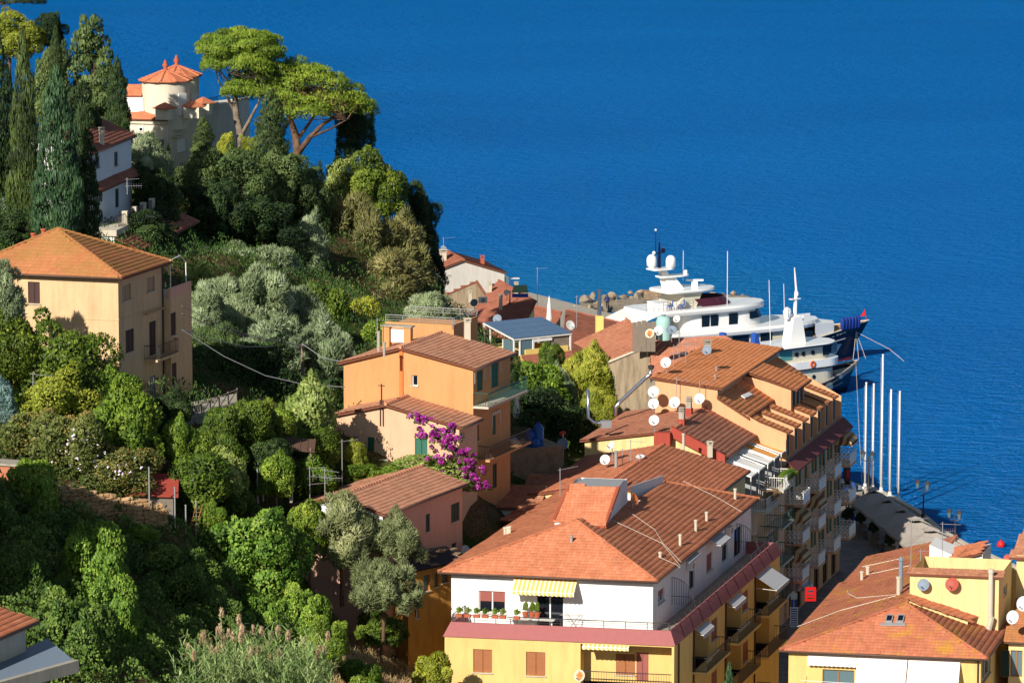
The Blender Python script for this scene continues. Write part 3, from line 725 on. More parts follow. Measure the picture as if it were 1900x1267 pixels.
# ================================================================ apartment block in front (yellow, white attic)
def build_block_a():
 z = 13.9
 FL, FR, BR = atz(825, 1178, z), atz(1251, 1196, z), atz(1447, 1026, z); BL = FL + (BR - FR)
 T = thing('apartment_block', 'yellow apartment block with white attic floor and terracotta hip roof', 'building', (FR.x, FR.y, 1.2))
 wf, wr = Wall(FL, FR, 0, z), Wall(FR, BR, 0, z); wl, wb = Wall(BL, FL, 0, z), Wall(BR, BL, 0, z)
 win(wf, (878, 1204, 913, 1247), 'closed', T); win(wf, (976, 1209, 1012, 1253), 'closed', T)
 u0 = wf.uz(1077, 1220)[0]; u1 = wf.L - 0.16; lf = 10.9
 wf.cut((u0, lf, u1, z - 0.18, 1.5))
 wi = Wall(wf.P(u0, 0, -1.5), wf.P(u1, 0, -1.5), lf, z - 0.18)
 win(wi, (1143, 1212, 1178, 1251), 'closed', T, dep=0.1); win(wi, (1181, 1210, 1203, 1262), 'closed', T, sh='mauve_sh', dep=0.1, sill=False, name='balcony_door')
 mb = MB(); wi.build(mb); mb.poly([wf.P(u0, lf), wf.P(u1, lf), wf.P(u1, lf, -1.5), wf.P(u0, lf, -1.5)]); mk('loggia', mb, MAT['st_yellow'], T)
 mb = MB(); rails(wf, mb, [(u0, -0.06), (u1, -0.06)], lf, 1.0, 'bars'); mk('railing', mb, MAT['iron'], T)
 awning(wf, wf.uz(1082, 1200)[0], wf.uz(1168, 1200)[0], z - 0.16, 0.12, 0.35, 'aw_yellow', T, 0.2)
 for (x0, x1, bx0, bx1, ys) in ((1285, 1307, 1287, 1333, (1238,)), (1345, 1367, 1345, 1391, (1186, 1268)), (1401, 1419, 1402, 1441, (1134, 1226))):
  for k, y in enumerate(ys):
   a, zf = wr.uz((x0 + x1) / 2, y); ua, ub = wr.uz(x0, y)[0], wr.uz(x1 + 8, y)[0]
   zf = (10.95, 7.9)[k]
   wr.cut((ua, zf, ub, zf + 2.75 if k else z - 0.2, 1.2))
   wi = Wall(wr.P(ua, 0, -1.2), wr.P(ub, 0, -1.2), zf, zf + 2.75)
   mb = MB(); wi.build(mb); mb.poly([wr.P(ua, zf), wr.P(ub, zf), wr.P(ub, zf, -1.2), wr.P(ua, zf, -1.2)])
   wi.box(mb, 0.25, zf, 1.05, zf + 2.1, 0.003, 0.02, 1); mk('loggia', mb, [MAT['st_yellow'], MAT['dkbrown_sh']], T)
   balcony(wr, ua, wr.uz(bx1 - 12, y)[0] + 1.3, zf, 1.0, T, 'bars', 'iron', 'st_yellow')
 for zf in (4.85, 1.8):
  for ua in (2.2, 12.5, 21.5): balcony(wr, ua, ua + 3.4, zf + 0.05, 1.0, T, 'bars', 'iron', 'st_yellow')
 for r in ((1320, 1147, 1331, 1186), (1377, 1096, 1388, 1131), (1378, 1190, 1388, 1226), (1320, 1244, 1331, 1283)): win(wr, r, 'closed', T, sh='mauve_sh')
 for (x0, x1, y, o) in ((1291, 1311, 1150, 0.5), (1350, 1371, 1098, 0.5)):
  awning(wr, wr.uz(x0, y)[0], wr.uz(x1, y)[0], z - 0.25, 0.35, o, 'aw_grey', T, 0.3)
 awning(wr, wr.uz(1402, 1060)[0], wr.uz(1426, 1060)[0], z - 0.2, 0.9, 1.5, 'aw_grey', T, 0.25)
 mb = MB()
 for W in (wf, wr, wl, wb): W.build(mb)
 mk('wall', mb, MAT['st_yellow'], T)
 for px in (1258, 1286, 1345, 1399): mb = MB(); u = wr.uz(px, 1150)[0]; mb.tube([wr.P(u, 0, 0.08), wr.P(u, z - 0.1, 0.08)], 0.055, 6); mk('drainpipe', mb, MAT['dkbrown_sh'], T)
 zt = z + 0.86; ring = [FL, FR, BR, BL]; cen = sum((Vector((p.x, p.y, 0)) for p in ring), Vector()) / 4
 ax = (BR - FR).normalized(); ex = (FL - FR).normalized()
 def off(p, sx, sy, d, zz): return Vector((p.x, p.y, 0)) - ex * (sx * d) + ax * (sy * d) + UP * zz
 sg = [(-1, -1), (1, -1), (1, 1), (-1, 1)]
 mb = MB()
 for i in range(4):
  j = (i + 1) % 4
  o0, o1 = off(ring[i], *sg[i], 0.10, z - 0.06), off(ring[j], *sg[j], 0.10, z - 0.06)
  t0, t1 = off(ring[i], *sg[i], -0.32, zt), off(ring[j], *sg[j], -0.32, zt)
  b0, b1 = off(ring[i], *sg[i], -0.45, zt), off(ring[j], *sg[j], -0.45, zt)
  c0, c1 = off(ring[i], *sg[i], -0.45, z), off(ring[j], *sg[j], -0.45, z)
  k = max(1, int((o1 - o0).length / 2.6)) if i == 1 else 1
  d0, d1 = off(ring[i], *sg[i], -0.02, z - 0.06), off(ring[j], *sg[j], -0.02, z - 0.06)
  for q in range(k):
   f0, f1 = q / k, (q + 1) / k - (0.004 if k > 1 and q < k - 1 else 0)
   L = lambda a, b, f: a + (b - a) * f
   dz = UP * (0.012 * (q % 2)) if i == 1 else UP * 0
   mb.poly([L(o0, o1, f0) + dz, L(o0, o1, f1) + dz, L(t0, t1, f1) + dz, L(t0, t1, f0) + dz])
  mb.poly([t0, t1, b1, b0]); mb.poly([b0, b1, c1, c0]); mb.poly([d0, d1, o1, o0])
 mb.poly([off(ring[i], *sg[i], -0.45, z + 0.01) for i in range(4)], 1)
 mk('terrace_skirt', mb, [MAT['skirt'], MAT['conc']], T)
 mb = MB()
 pf = [off(ring[3], *sg[3], -0.4, 0), off(ring[0], *sg[0], -0.4, 0), off(ring[1], *sg[1], -0.4, 0), off(ring[2], *sg[2], -0.4, 0)]
 for i in range(3): WW = Wall(pf[i], pf[i + 1], 0, 1); rails(WW, mb, [(0.05, 0), (WW.L - 0.05, 0)], zt, 0.5, 'lines')
 mk('railing', mb, MAT['iron'], T)
 ze = 17.6
 EL, ER, EB = atz(813, 1060, ze), atz(1219, 1078, ze), atz(1408, 925, ze); EBL = EL + (EB - ER)
 a2 = (EB - ER).normalized(); e2 = (EL - ER).normalized(); ins = 0.62
 cFL, cFR, cBR, cBL = EL - e2 * 0.72 + a2 * ins, ER + e2 * 0.42 + a2 * ins, EB + e2 * 0.5 - a2 * 0.3, EBL - e2 * ins - a2 * 0.3
 af, ar, al, ab = Wall(cFL, cFR, z, ze), Wall(cFR, cBR, z, ze), Wall(cBL, cFL, z, ze), Wall(cBR, cBL, z, ze)
 win(af, (888, 1096, 938, 1137), 'half', T, sh='mauve_sh'); win(af, (994, 1104, 1046, 1166), 'glass', T, sill=False, name='terrace_door')
 for r in ((1221, 1092, 1233, 1117),): win(ar, r, 'half', T, sh='mauve_sh')
 for r in ((1279, 1051, 1289, 1092), (1340, 1004, 1350, 1040), (1362, 978, 1376, 1030)): win(ar, r, 'glass', T, fr='dkbrown_sh', sill=False, name='terrace_door')
 win(ar, (1311, 1026, 1321, 1058), 'closed', T, sh='mauve_sh')
 ua, zz = af.uz(955, 1076); ub = af.uz(1072, 1080)[0]
 awning(af, ua, ub, ze - 0.2, 0.75, 1.25, 'aw_yellow', T, 0.26)
 u0_ = ar.uz(1310, 1016)[0]; awning(ar, u0_, u0_ + 3.2, ze - 0.15, 0.5, 1.0, 'aw_grey', T, 0.15)
 u0_ = ar.uz(1262, 1050)[0]; awning(ar, u0_, u0_ + 3.4, ze - 0.12, 0.25, 0.6, 'aw_grey', T, 0.12)
 mb = MB()
 for W in (af, ar, al, ab): W.build(mb)
 mk('attic_wall', mb, MAT['st_white'], T)
 for px, py in ((1246, 1085), (1366, 1000)):
  u, _ = ar.uz(px, py); mb = MB(); h = 2.3
  for i in range(11): o = 0.05 + i * 0.16; t = o / 1.65; mb.tube([ar.P(u, z + 0.9, o), ar.P(u, z + 0.9 + h * math.sqrt(max(0.05, 1 - t * t)) * 0.82, o)], 0.016, 4)
  mb.tube([ar.P(u, z + 0.9 + h * math.sqrt(max(0.0, 1 - (k / 10) ** 2)) * 0.82, k / 10 * 1.65) for k in range(11)], 0.022, 5)
  mb.tube([ar.P(u, z + 1.5, 0), ar.P(u, z + 1.5, 1.6)], 0.018, 4); mk('terrace_gate', mb, MAT['iron'], T)
 rise = 2.42
 mR = (ER + EL) / 2 + UP * rise; hw = (ER - EL).length / 2
 r0 = mR + a2 * hw; r1 = (EB + EBL) / 2 + UP * rise
 nR = (EB - ER).cross(r0 - ER).normalized()
 P = lambda x, y: atplane(x, y, ER, nR)
 right = [ER, EB, P(1232, 894), P(1186, 922), P(1166, 931), r0]
 left = [EBL, EL, r0, r1 - a2 * 8]
 ro = roof(T, [[EL, ER, r0], right, left], 'tile_a', [(EL, r0), (ER, r0), (EB, P(1232, 894))], gutters=[(EL, ER), (ER, EB), (EL, EBL)], seed=3)
 for x, y, h in ((1262, 1012, 0.8), (1291, 986, 0.85), (1311, 967, 0.7), (1225, 1034, 0.4), (1364, 926, 0.8)): chimney(ro, P(x, y), h, 0.2, 'pipe', 'conc_l')
 nF = (ER - EL).cross(r0 - EL).normalized(); chimney(ro, atplane(1060, 1006, EL, nF), 0.5, 0.2, 'pipe', 'conc')
 nL = (EL - EBL).cross(r0 - EL).normalized()
 for x, y in ((937, 992), (942, 991), (946, 990)): chimney(ro, atplane(x, y, EL, nL), 0.55, 0.2, 'pipe', 'conc_l')
 mb = MB()
 for pts in (((1268, 895), (1330, 925), (1376, 952)), ((1120, 960), (1228, 1010), (1262, 1052)), ((1150, 940), (1215, 985), (1230, 1010), (1264, 1045)), ((1222, 1036), (1255, 1050), (1262, 1056))):
  mb = MB(); mb.tube([P(*q) + UP * 0.11 for q in pts], 0.018, 4); mk('aerial_cable', mb, MAT['pave_rope'], ro)
 q0 = r0 + a2 * 0.4
 W0 = Wall(q0 + e2 * 1.6, q0 - e2 * 1.75, 0, 1)       # front line of the dormer
 zb = 19.75; b0, b1 = W0.P(-0.1, zb + 0.1), W0.P(W0.L + 0.1, zb - 0.2)
 t0, t1 = W0.P(0.05, zb + 1.62, -5.0), W0.P(W0.L + 0.1, zb + 1.62, -5.0)
 k0, k1 = W0.P(0.6, zb + 1.78, -7.4), W0.P(W0.L + 0.1, zb + 1.78, -7.4)
 mb = MB()
 mb.poly([W0.P(W0.L, zb - 0.9), W0.P(W0.L, zb - 0.9, -9), W0.P(W0.L, zb + 1.5, -9), W0.P(W0.L, zb + 1.7, -7.4), W0.P(W0.L, zb + 1.5, -5.0), W0.P(W0.L, zb - 0.26)])
 mb.poly([W0.P(0, zb - 0.9, -9), W0.P(0, zb - 0.9), W0.P(0, zb + 0.05), W0.P(0, zb + 1.5, -5.0), W0.P(0, zb + 1.7, -7.4), W0.P(0, zb + 1.5, -9)])
 mb.poly([W0.P(0, zb - 0.9), W0.P(W0.L, zb - 0.9), W0.P(W0.L, zb - 0.26), W0.P(0, zb + 0.04)])
 mb.poly([W0.P(W0.L, zb - 0.9, -9), W0.P(0, zb - 0.9, -9), W0.P(0, zb + 1.5, -9), W0.P(W0.L, zb + 1.5, -9)])
 dorm = mk('stair_dormer', mb, MAT['st_white'], T)
 v, f = tile_arrays([b0, b1, t1, t0], seed=9); tl = put('dormer_tiles', mesh_np('dormer_tiles', v, f, MAT['tile_or']), dorm); tl['kind'] = 'stuff'
 mb = MB(); mb.prism([p - UP * 0.02 for p in (b0, b1, t1, t0)], (0, 0, -0.1)); mb.prism([t0, t1, k1, k0], (0, 0, -0.08), 1); mk('dormer_roof', mb, [MAT['roof_under'], MAT['grey_p']], dorm)
 mb = MB(); mb.tube([b0, b1], 0.07, 6); mb.tube([t1, b1], 0.16, 7); mb.tube([t0, b0], 0.16, 7); mk('dormer_trim', mb, MAT['terracotta'], dorm)
 mb = MB(); p0, p1 = P(1170, 916), P(1230, 896); mb.hexa(p0 + UP * -0.5, (p1 - p0), a2 * 0.2, UP * 1.05); mk('parapet', mb, MAT['st_white'], T)
 return dict(T=T, wf=wf, wr=wr, af=af, ar=ar, P=P, ER=ER, nR=nR, zt=zt, off=off, ring=ring, sg=sg, W0=W0, zb=zb, a2=a2, e2=e2, r0=r0)
A = build_block_a()
# ================================================================ the row behind along the street
ROW = row_frame((15.2, 315.0), 16.0)            # s along the facade, t to the left of it
def sof(d): return (d - 315.0) / math.cos(R(16))
def gable_block(name, label, cat, s0, s1, prof, wallm, roofm, z0=0.0, frame=None, gut=True, seed=0, cuts=(), ridges=True, e=0.385, wt=0.26):
 """long block: prof = list of (t, z) roof points from right (street) to left"""
 F = frame or ROW
 T = thing(name, label, cat, F(s0, prof[0][0], max(z0, 1.2)))
 ts = [p[0] for p in prof]; zmin = min(p[1] for p in prof)
 wf = Wall(F(s0, ts[-1] - 0.35), F(s0, ts[0] + 0.35), z0, zmin - 0.2)
 wr = Wall(F(s0, ts[0] + 0.35), F(s1, ts[0] + 0.35), z0, prof[0][1] - 0.12)
 wl = Wall(F(s1, ts[-1] - 0.35), F(s0, ts[-1] - 0.35), z0, prof[-1][1] - 0.12)
 wb = Wall(F(s1, ts[0] + 0.35), F(s1, ts[-1] - 0.35), z0, zmin - 0.2)
 return T, wf, wr, wl, wb
def close_block(T, walls, prof, s0, s1, wallm, roofm, frame=None, seed=0, gut=True, ov=0.25, e=0.385, wt=0.26, ridge=True, lip=0.036):
 F = frame or ROW; wf, wr, wl, wb = walls
 def inter(t):
  for (a, za), (b, zb) in zip(prof[:-1], prof[1:]):
   if a <= t <= b or b <= t <= a: return za + (zb - za) * (t - a) / (b - a)
  return prof[0][1]
 mb = MB()
 tp = lambda lst: [(u, zz - 0.1) for u, zz in lst]
 tl0, tr0 = prof[-1][0] - 0.35, prof[0][0] + 0.35
 mid = [(t, zz) for t, zz in prof[1:-1]]
 wf.build(mb, top=tp([(tl0 - tr0, inter(tr0))] + [(tl0 - t, zz) for t, zz in mid] + [(0, inter(tl0))]))
 wb.build(mb, top=tp([(tl0 - tr0, inter(tl0))] + [(t - tr0, zz) for t, zz in mid[::-1]] + [(0, inter(tr0))]))
 wr.build(mb); wl.build(mb)
 mk('wall', mb, MAT[wallm], T)
 polys = []; rg = []
 for (t0, z0_), (t1, z1_) in zip(prof[:-1], prof[1:]):
  polys.append([F(s0 - ov, t0, z0_), F(s1 + ov, t0, z0_), F(s1 + ov, t1, z1_), F(s0 - ov, t1, z1_)])
 if ridge:
  for t, zz in prof[1:-1]: rg.append((F(s0 - ov, t, zz), F(s1 + ov, t, zz)))
 g = [(F(s0 - ov, prof[0][0], prof[0][1]), F(s1 + ov, prof[0][0], prof[0][1]))] if gut else []
 return roof(T, polys, roofm, rg, gutters=g, seed=seed, e=e, w=wt, lip=lip)
def onplane(px, py, p, q, r):
 n = (Vector(q) - Vector(p)).cross(Vector(r) - Vector(p)); return atplane(px, py, p, n)
# --- B: striped orange roof behind the front block
pB = [(-0.6, 16.5), (6.3, 18.2), (12.5, 17.0)]; sB0, sB1 = sof(308), sof(324)
T, *wB = gable_block('row_house', 'house with striped orange roof directly behind the white-attic block', 'house', sB0, sB1, pB, 'st_white', 'tile_or')
rB = close_block(T, wB, pB, sB0, sB1, 'st_cream', 'tile_or', seed=21)
TB = T
mb = MB(); mb.hexa(ROW(sB0 - 1.2, 6.6, 17.2), ROW(sB0 + 4.8, 6.6, 0) - ROW(sB0 - 1.2, 6.6, 0), ROW(0, 6.5, 0) - ROW(0, 6.7, 0), UP * 1.0); mk('parapet', mb, MAT['st_white'], T)
PBr = lambda x, y: onplane(x, y, ROW(sB0, pB[0][0], pB[0][1]), ROW(sB1, pB[0][0], pB[0][1]), ROW(sB0, pB[1][0], pB[1][1]))
PBl = lambda x, y: onplane(x, y, ROW(sB0, pB[1][0], pB[1][1]), ROW(sB1, pB[1][0], pB[1][1]), ROW(sB0, pB[2][0], pB[2][1]))
chimney(rB, PBl(1143, 868), 1.3, 0.25, 'pipe', 'grey_p')
# --- B2: small hip roof left of the front block's ridge
def b2():
 z = 16.4; c = atz(928, 965, z); F = row_frame((c.x, c.y), 16.0)
 T = thing('rear_house', 'low house with hipped tile roof behind the left end of the front block', 'house', F(0, 0, 10))
 FL, FR, BR, BL = F(0, 0), F(0, -11), F(9, -11), F(9, 0)
 hip_roof(T, FL, FR, BR, BL, z, 1.35, 'tile_a', seed=31, gutters=[(Vector((FL.x, FL.y, z)), Vector((FR.x, FR.y, z)))], hipback=False)
 mb = MB()
 i = lambda p, q: p
 cs = [F(0.5, -0.5), F(0.5, -10.5), F(8.6, -10.5), F(8.6, -0.5)]
 for a, b in zip(cs, cs[1:] + cs[:1]): Wall(a, b, 6, z - 0.1).build(mb)
 mk('wall', mb, MAT['st_yellow'], T)
b2()
# --- C: brown roof with the awning terraces
pC = [(2.35, 16.5), (6.7, 18.6), (14.2, 17.45)]; sC0, sC1 = sof(328.5), sof(342.0)
T, *wC = gable_block('row_house', 'house with broad brown tiled roof in the middle of the row', 'house', sC0, sC1, pC, 'st_cream', 'tile_brown')
rC = close_block(T, wC, pC, sC0, sC1, 'st_cream', 'tile_brown', seed=41, ridge=True, lip=0.014); TC = T
PCr = lambda x, y: onplane(x, y, ROW(sC0, *pC[0]), ROW(sC1, *pC[0]), ROW(sC0, *pC[1]))
PCl = lambda x, y: onplane(x, y, ROW(sC0, *pC[1]), ROW(sC1, *pC[1]), ROW(sC0, *pC[2]))
for x, y, h in ((1317, 842, 0.9),): chimney(rC, PCr(x, y), h, 0.36, 'box', 'conc_l')
chimney(rC, PCr(1268, 832), 1.2, 0.2, 'pipe', 'conc_l')
for x, y, h, wd in ((1265, 786, 1.1, 0.5), (1278, 766, 0.9, 0.5)):
 b = PCr(x, y); mb = MB(); mb.box(b - UP * 0.5, 0.55, 0.55, 0.9, -0.28); ch = mk('chimney', mb, MAT['redwall'], rC)
 mb = MB(); mb.box(b + UP * 0.4, 0.42, 0.42, 0.5, -0.28)
 for k in range(3): mb.box(b + UP * (0.92 + k * 0.16), 0.5 - 0.03 * k, 0.5 - 0.03 * k, 0.07, -0.28)
 mk('chimney_cowl', mb, MAT['conc'], ch)
for (sa, prof, tag_) in ((sC0 - 0.45, pC, 'B'), (sC1 - 0.3, pC, 'C')):
 mb = MB()
 for (t0, z0_), (t1, z1_) in zip(prof[:1], prof[1:2]):
  a, b = ROW(sa, t0, z0_ - 0.5), ROW(sa, t1, z1_ - 0.5)
  mb.hexa(a, b - a, ROW(0.32, 0) - ROW(0, 0), UP * 0.85)
 mk('party_parapet', mb, MAT['redwall'], TC)
mb = MB(); b = ROW(sC0 - 0.7, 7.3, 17.2); mb.box(b, 1.3, 0.7, 1.3, -0.28); mk('chimney_block', mb, MAT['redwall'], TC)
sT0, sT1 = sof(323), sof(341)
mb = MB(); mb.prism([ROW(sT0, 0, 0), ROW(sT1, 0, 0), ROW(sT1, 5, 0), ROW(sT0, 5, 0)], UP * 13.5); mk('street_wing', mb, MAT['st_coral'], TC)
wT = Wall(ROW(sT0, 2.6), ROW(sT1, 2.6), 13.5, 16.5)
mb = MB()
for i, (s_, m_) in enumerate(((4.6, 'canvas_w'), (7.4, 'canvas_w'), (10.6, 'canvas_w'), (13.0, 'canvas_o'), (15.6, 'canvas_o'))):
 w_ = 2.3 if i < 2 else 1.9
 o = MB(); a, b = wT.P(s_, 16.15, 0.0), wT.P(s_ + w_, 16.15, 0.0); c, d = wT.P(s_ + w_, 15.35, 2.5), wT.P(s_, 15.35, 2.5)
 n = 6
 for k in range(n):
  f0, f1 = k / n, (k + 1) / n; sag = lambda f: UP * (-0.12 * math.sin(math.pi * f))
  o.poly([a + (d - a) * f0 + sag(f0), b + (c - b) * f0 + sag(f0), b + (c - b) * f1 + sag(f1), a + (d - a) * f1 + sag(f1)])
 ao = mk('awning', o, MAT[m_], TC)
 o = MB(); o.tube([d, c], 0.07, 6); o.tube([a, d], 0.06, 6); o.tube([b, c], 0.06, 6); o.tube([d, wT.P(s_, 13.5, 2.5)], 0.05, 5); mk('awning_frame', o, MAT['white_p'], ao)
wS = Wall(ROW(sT0, 0), ROW(sT1, 0), 0, 13.5)
mb = MB(); wT.build(mb); mk('terrace_wall', mb, MAT['st_white'], TC)
mb = MB()
for s_ in (2.0, 6.9, 10.0, 12.6, 15.3): mb = MB(); wS.box(mb, s_, 13.5, s_ + 0.12, 15.1, -2.4, -0.2); mk('terrace_divider', mb, MAT['grey_p'], TC)
for z_, rm in ((13.5, 'white_p'), (10.5, 'railgreen'), (7.5, 'railgreen'), (4.6, 'railgreen')):
 for s_, w_ in ((3.2, 4.4), (9.3, 4.2)):
  balcony(wS, s_, s_ + w_, z_ - (0.0 if s_ > 5 else 0.6), 1.5, TC, 'bars', rm, 'conc_l', 1.05)
for z_ in (10.6, 7.6, 4.7):
 for s_ in (3.6, 5.4, 9.6, 11.4, 15.2): win(wS, ('uz', s_, z_, s_ + 1.0, z_ + 2.2), 'glass', TC, fr='white_p', sill=False, dep=0.05, cut=False)
# --- D: coral block at the end with dormers
def build_d():
 s0, s1 = sof(339.2), sof(360.5)
 T = thing('coral_block', 'coral coloured block with orange roofs and a row of dormers by the harbour', 'building', ROW(s0, 0, 1.2))
 zf = 14.2                                          # fascia level
 tR, tM, tL = 0.0, 5.7, 10.9; zr, zm, zM, zL = 16.6, 19.55, 20.35, 20.95
 wf = Wall(ROW(s0, tL), ROW(s0, tR), 0, 14.0); wr = Wall(ROW(s0, tR), ROW(s1, tR), 0, 14.0)
 wl = Wall(ROW(s1, tL), ROW(s0, tL), 0, 20.8); wb = Wall(ROW(s1, tR), ROW(s1, tL), 0, 14.0)
 n = 7; L = wr.L; step = L / n
 for z_ in (10.9, 7.7, 4.6):
  for i in range(n):
   u = step * (i + 0.5)
   if i % 2 == 0: win(wr, ('uz', u - 0.5, z_ + 0.05, u + 0.5, z_ + 2.35), 'open' if i != 2 else 'closed', T, sh='green_sh', sill=False)
   else: win(wr, ('uz', u - 0.45, z_ + 0.8, u + 0.45, z_ + 2.3), 'open', T, sh='green_sh')
 for i in range(6): u = 1.0 + i * 3.55; win(wr, ('uz', u, 1.25, u + 2.0, 3.7), 'glass', T, fr='dkbrown_sh', sill=False, name='shop_window')
 mb = MB(); wf.build(mb, top=[(tL - tR, 16.4), (tL - tM, zm - 0.1), (tL - tM, zM - 0.1), (0, zL - 0.1)]); wr.build(mb); wl.build(mb); wb.build(mb, top=[(tL, zL - 0.1), (tM, zM - 0.1), (tM, zm - 0.1), (0, 16.4)])
 mb.poly([ROW(s0, tM, zm - 0.2), ROW(s1, tM, zm - 0.2), ROW(s1, tM, zM - 0.08), ROW(s0, tM, zM - 0.08)])
 mk('wall', mb, MAT['st_coral'], T)
 up = [ROW(s0 - 0.25, tM - 0.5, zM - 0.05), ROW(s1 + 0.3, tM - 0.5, zM - 0.05), ROW(s1 + 0.3, tL + 0.3, zL), ROW(s0 - 0.25, tL + 0.3, zL)]
 a0, a1 = s0 - 0.2, s0 + 8.2
 r1 = [ROW(a0, tR + 3.0, 17.95), ROW(s1 + 0.2, tR + 3.0, 17.95), ROW(s1 + 0.2, tM, zm), ROW(a0, tM, zm)]
 ro = roof(T, [up, r1], 'tile_coral', [], e=0.40, w=0.30, seed=51, lip=0.016, gutters=[(up[0], up[1])])
 mb = MB(); mb.hexa(ROW(s0 - 0.3, tR - 0.1, 14.25), ROW(s1 + 0.3, 0) - ROW(s0 - 0.3, 0), ROW(0, 1.6) - ROW(0, 0), UP * 0.3); mk('parapet_walk', mb, MAT['conc'], T)
 mb = MB()                                          # maroon pent fascia
 p = [ROW(s0 - 0.3, -0.15, 14.55), ROW(s1 + 0.4, -0.15, 14.55), ROW(s1 + 0.4, -1.0, 13.75), ROW(s0 - 0.3, -1.0, 13.75)]
 mb.prism(p, (0, 0, -0.12)); mk('pent_fascia', mb, MAT['maroon'], T)
 k = 7
 for i in range(k):
  s_ = s0 + 0.75 + i * 3.05
  if s_ + 1.9 > s1 + 0.9: break
  b = MB(); w_ = 1.25; zt, zb_ = 16.75, 14.5
  pts = [ROW(s_, 0.12, zb_), ROW(s_, 0.12, zt), ROW(s_, 3.2, zt + 1.0), ROW(s_, 3.2, zb_)]
  b.prism(pts, ROW(w_, 0) - ROW(0, 0)); dm = mk('dormer', b, MAT['st_coral'], T)
  rp = [ROW(s_ - 0.1, -0.15, zt - 0.05), ROW(s_ + w_ + 0.1, -0.15, zt - 0.05), ROW(s_ + w_ + 0.1, 3.1, zt + 1.08), ROW(s_ - 0.1, 3.1, zt + 1.08)]
  b = MB(); b.prism([q - UP * 0.0 for q in rp], (0, 0, -0.08)); mk('dormer_roof', b, MAT['roof_under'], dm)
  v, f = tile_arrays([q + UP * 0.02 for q in rp], 0.28, 0.4, seed=60 + i); t_ = put('dormer_tiles', mesh_np('dormer_tiles', v, f, MAT['tile_coral']), dm); t_['kind'] = 'stuff'
  ww = Wall(ROW(s_, 0.12), ROW(s_ + w_, 0.12), 0, 1); b = MB(); ww.box(b, 0.35, zb_ + 0.25, w_ - 0.35, zt - 0.35, 0.004, 0.03); mk('dormer_window', b, MAT['dark_p'], dm)
 mb = MB()
 for i in range(k - 1): s_ = s0 + 2.05 + i * 3.05; mb.hexa(ROW(s_, 2.55, 17.1), ROW(1.7, 0) - ROW(0, 0), ROW(0, 0.4) - ROW(0, 0), UP * 0.1)
 mk('gutter_box', mb, MAT['white_p'], T)
 mb = MB(); mb.poly([ROW(s0, 3.1, 14.4), ROW(s1, 3.1, 14.4), ROW(s1, 3.1, 17.8), ROW(s0, 3.1, 17.8)]); mb.poly([ROW(s0, 0.1, 14.58), ROW(s1, 0.1, 14.58), ROW(s1, 3.1, 14.58), ROW(s0, 3.1, 14.58)]); mk('terrace_wall', mb, MAT['st_coral'], T)
 sX, wX = s0 + 9.2, 5.2; zt = 19.0
 b = MB(); b.prism([ROW(sX, 1.6, 16.8), ROW(sX, 1.6, zt), ROW(sX, tM + 0.4, zM - 0.35), ROW(sX, tM + 0.4, 17.2)], ROW(wX, 0) - ROW(0, 0)); dm = mk('cross_dormer', b, MAT['st_coral'], T)
 rp = [ROW(sX - 0.3, 1.0, zt - 0.1), ROW(sX + wX + 0.2, 1.0, zt - 0.1), ROW(sX + wX + 0.2, tM - 0.3, zM - 0.12), ROW(sX - 0.3, tM - 0.3, zM - 0.12)]
 b = MB(); b.prism(rp, (0, 0, -0.12)); mk('dormer_roof', b, MAT['roof_under'], dm)
 v, f = tile_arrays([q + UP * 0.03 for q in rp], 0.30, 0.4, seed=77); t_ = put('dormer_tiles', mesh_np('dormer_tiles', v, f, MAT['tile_coral']), dm); t_['kind'] = 'stuff'
 ww = Wall(ROW(sX, 1.6), ROW(sX + wX, 1.6), 0, 1); b = MB()
 for u in (0.7, 2.2, 3.7): ww.box(b, u, 17.3, u + 0.8, 18.6, 0.004, 0.05)
 mk('dormer_window', b, MAT['dark_p'], dm)
 sl = lambda x, y: onplane(x, y, r1[0], r1[1], r1[2])
 b = MB(); q = [sl(1382, 742), sl(1397, 735), sl(1389, 731), sl(1375, 737)]; b.prism([p + UP * 0.1 for p in q], (0, 0, 0.08)); mk('skylight', b, MAT['white_p'], ro)
 for zi, z_ in enumerate((10.9, 7.7, 4.6)):
  for i, u in enumerate((step * 0.5, step * 2.5, step * 4.5, step * 6.5)):
   balcony(wr, max(0.3, u - 1.35), min(L + 0.3, u + 1.35), z_, 1.45, T, 'boards', 'white_p', 'st_coral', 1.05, sides='lattice')
 for (u, z_) in ((step * 2.5 - 1.2, 10.55), (step * 0.5 - 1.1, 10.4), (step * 0.5 - 1.1, 7.2), (step * 6.5 - 1.1, 13.6)):
  awning(wr, u, u + 2.6, z_, 1.05, 1.5, 'aw_brown', T, 0.1, barrel=True)
 awning(wr, 2.0, 4.6, 4.25, 0.8, 1.3, 'aw_grey', T, 0.15, barrel=True)
 return T, wr, wf, up, r1, ro
TD, wrD, wfD, upD, r1D, roD = build_d()
PDu = lambda x, y: onplane(x, y, upD[0], upD[1], upD[2])
chimney(roD, PDu(1312, 655) + UP * 0.1, 0.9, 0.55, 'box', 'conc')
for x, y in ((1327, 703), (1329, 688)): chimney(roD, PDu(x, y), 0.4, 0.15, 'pipe', 'alu')
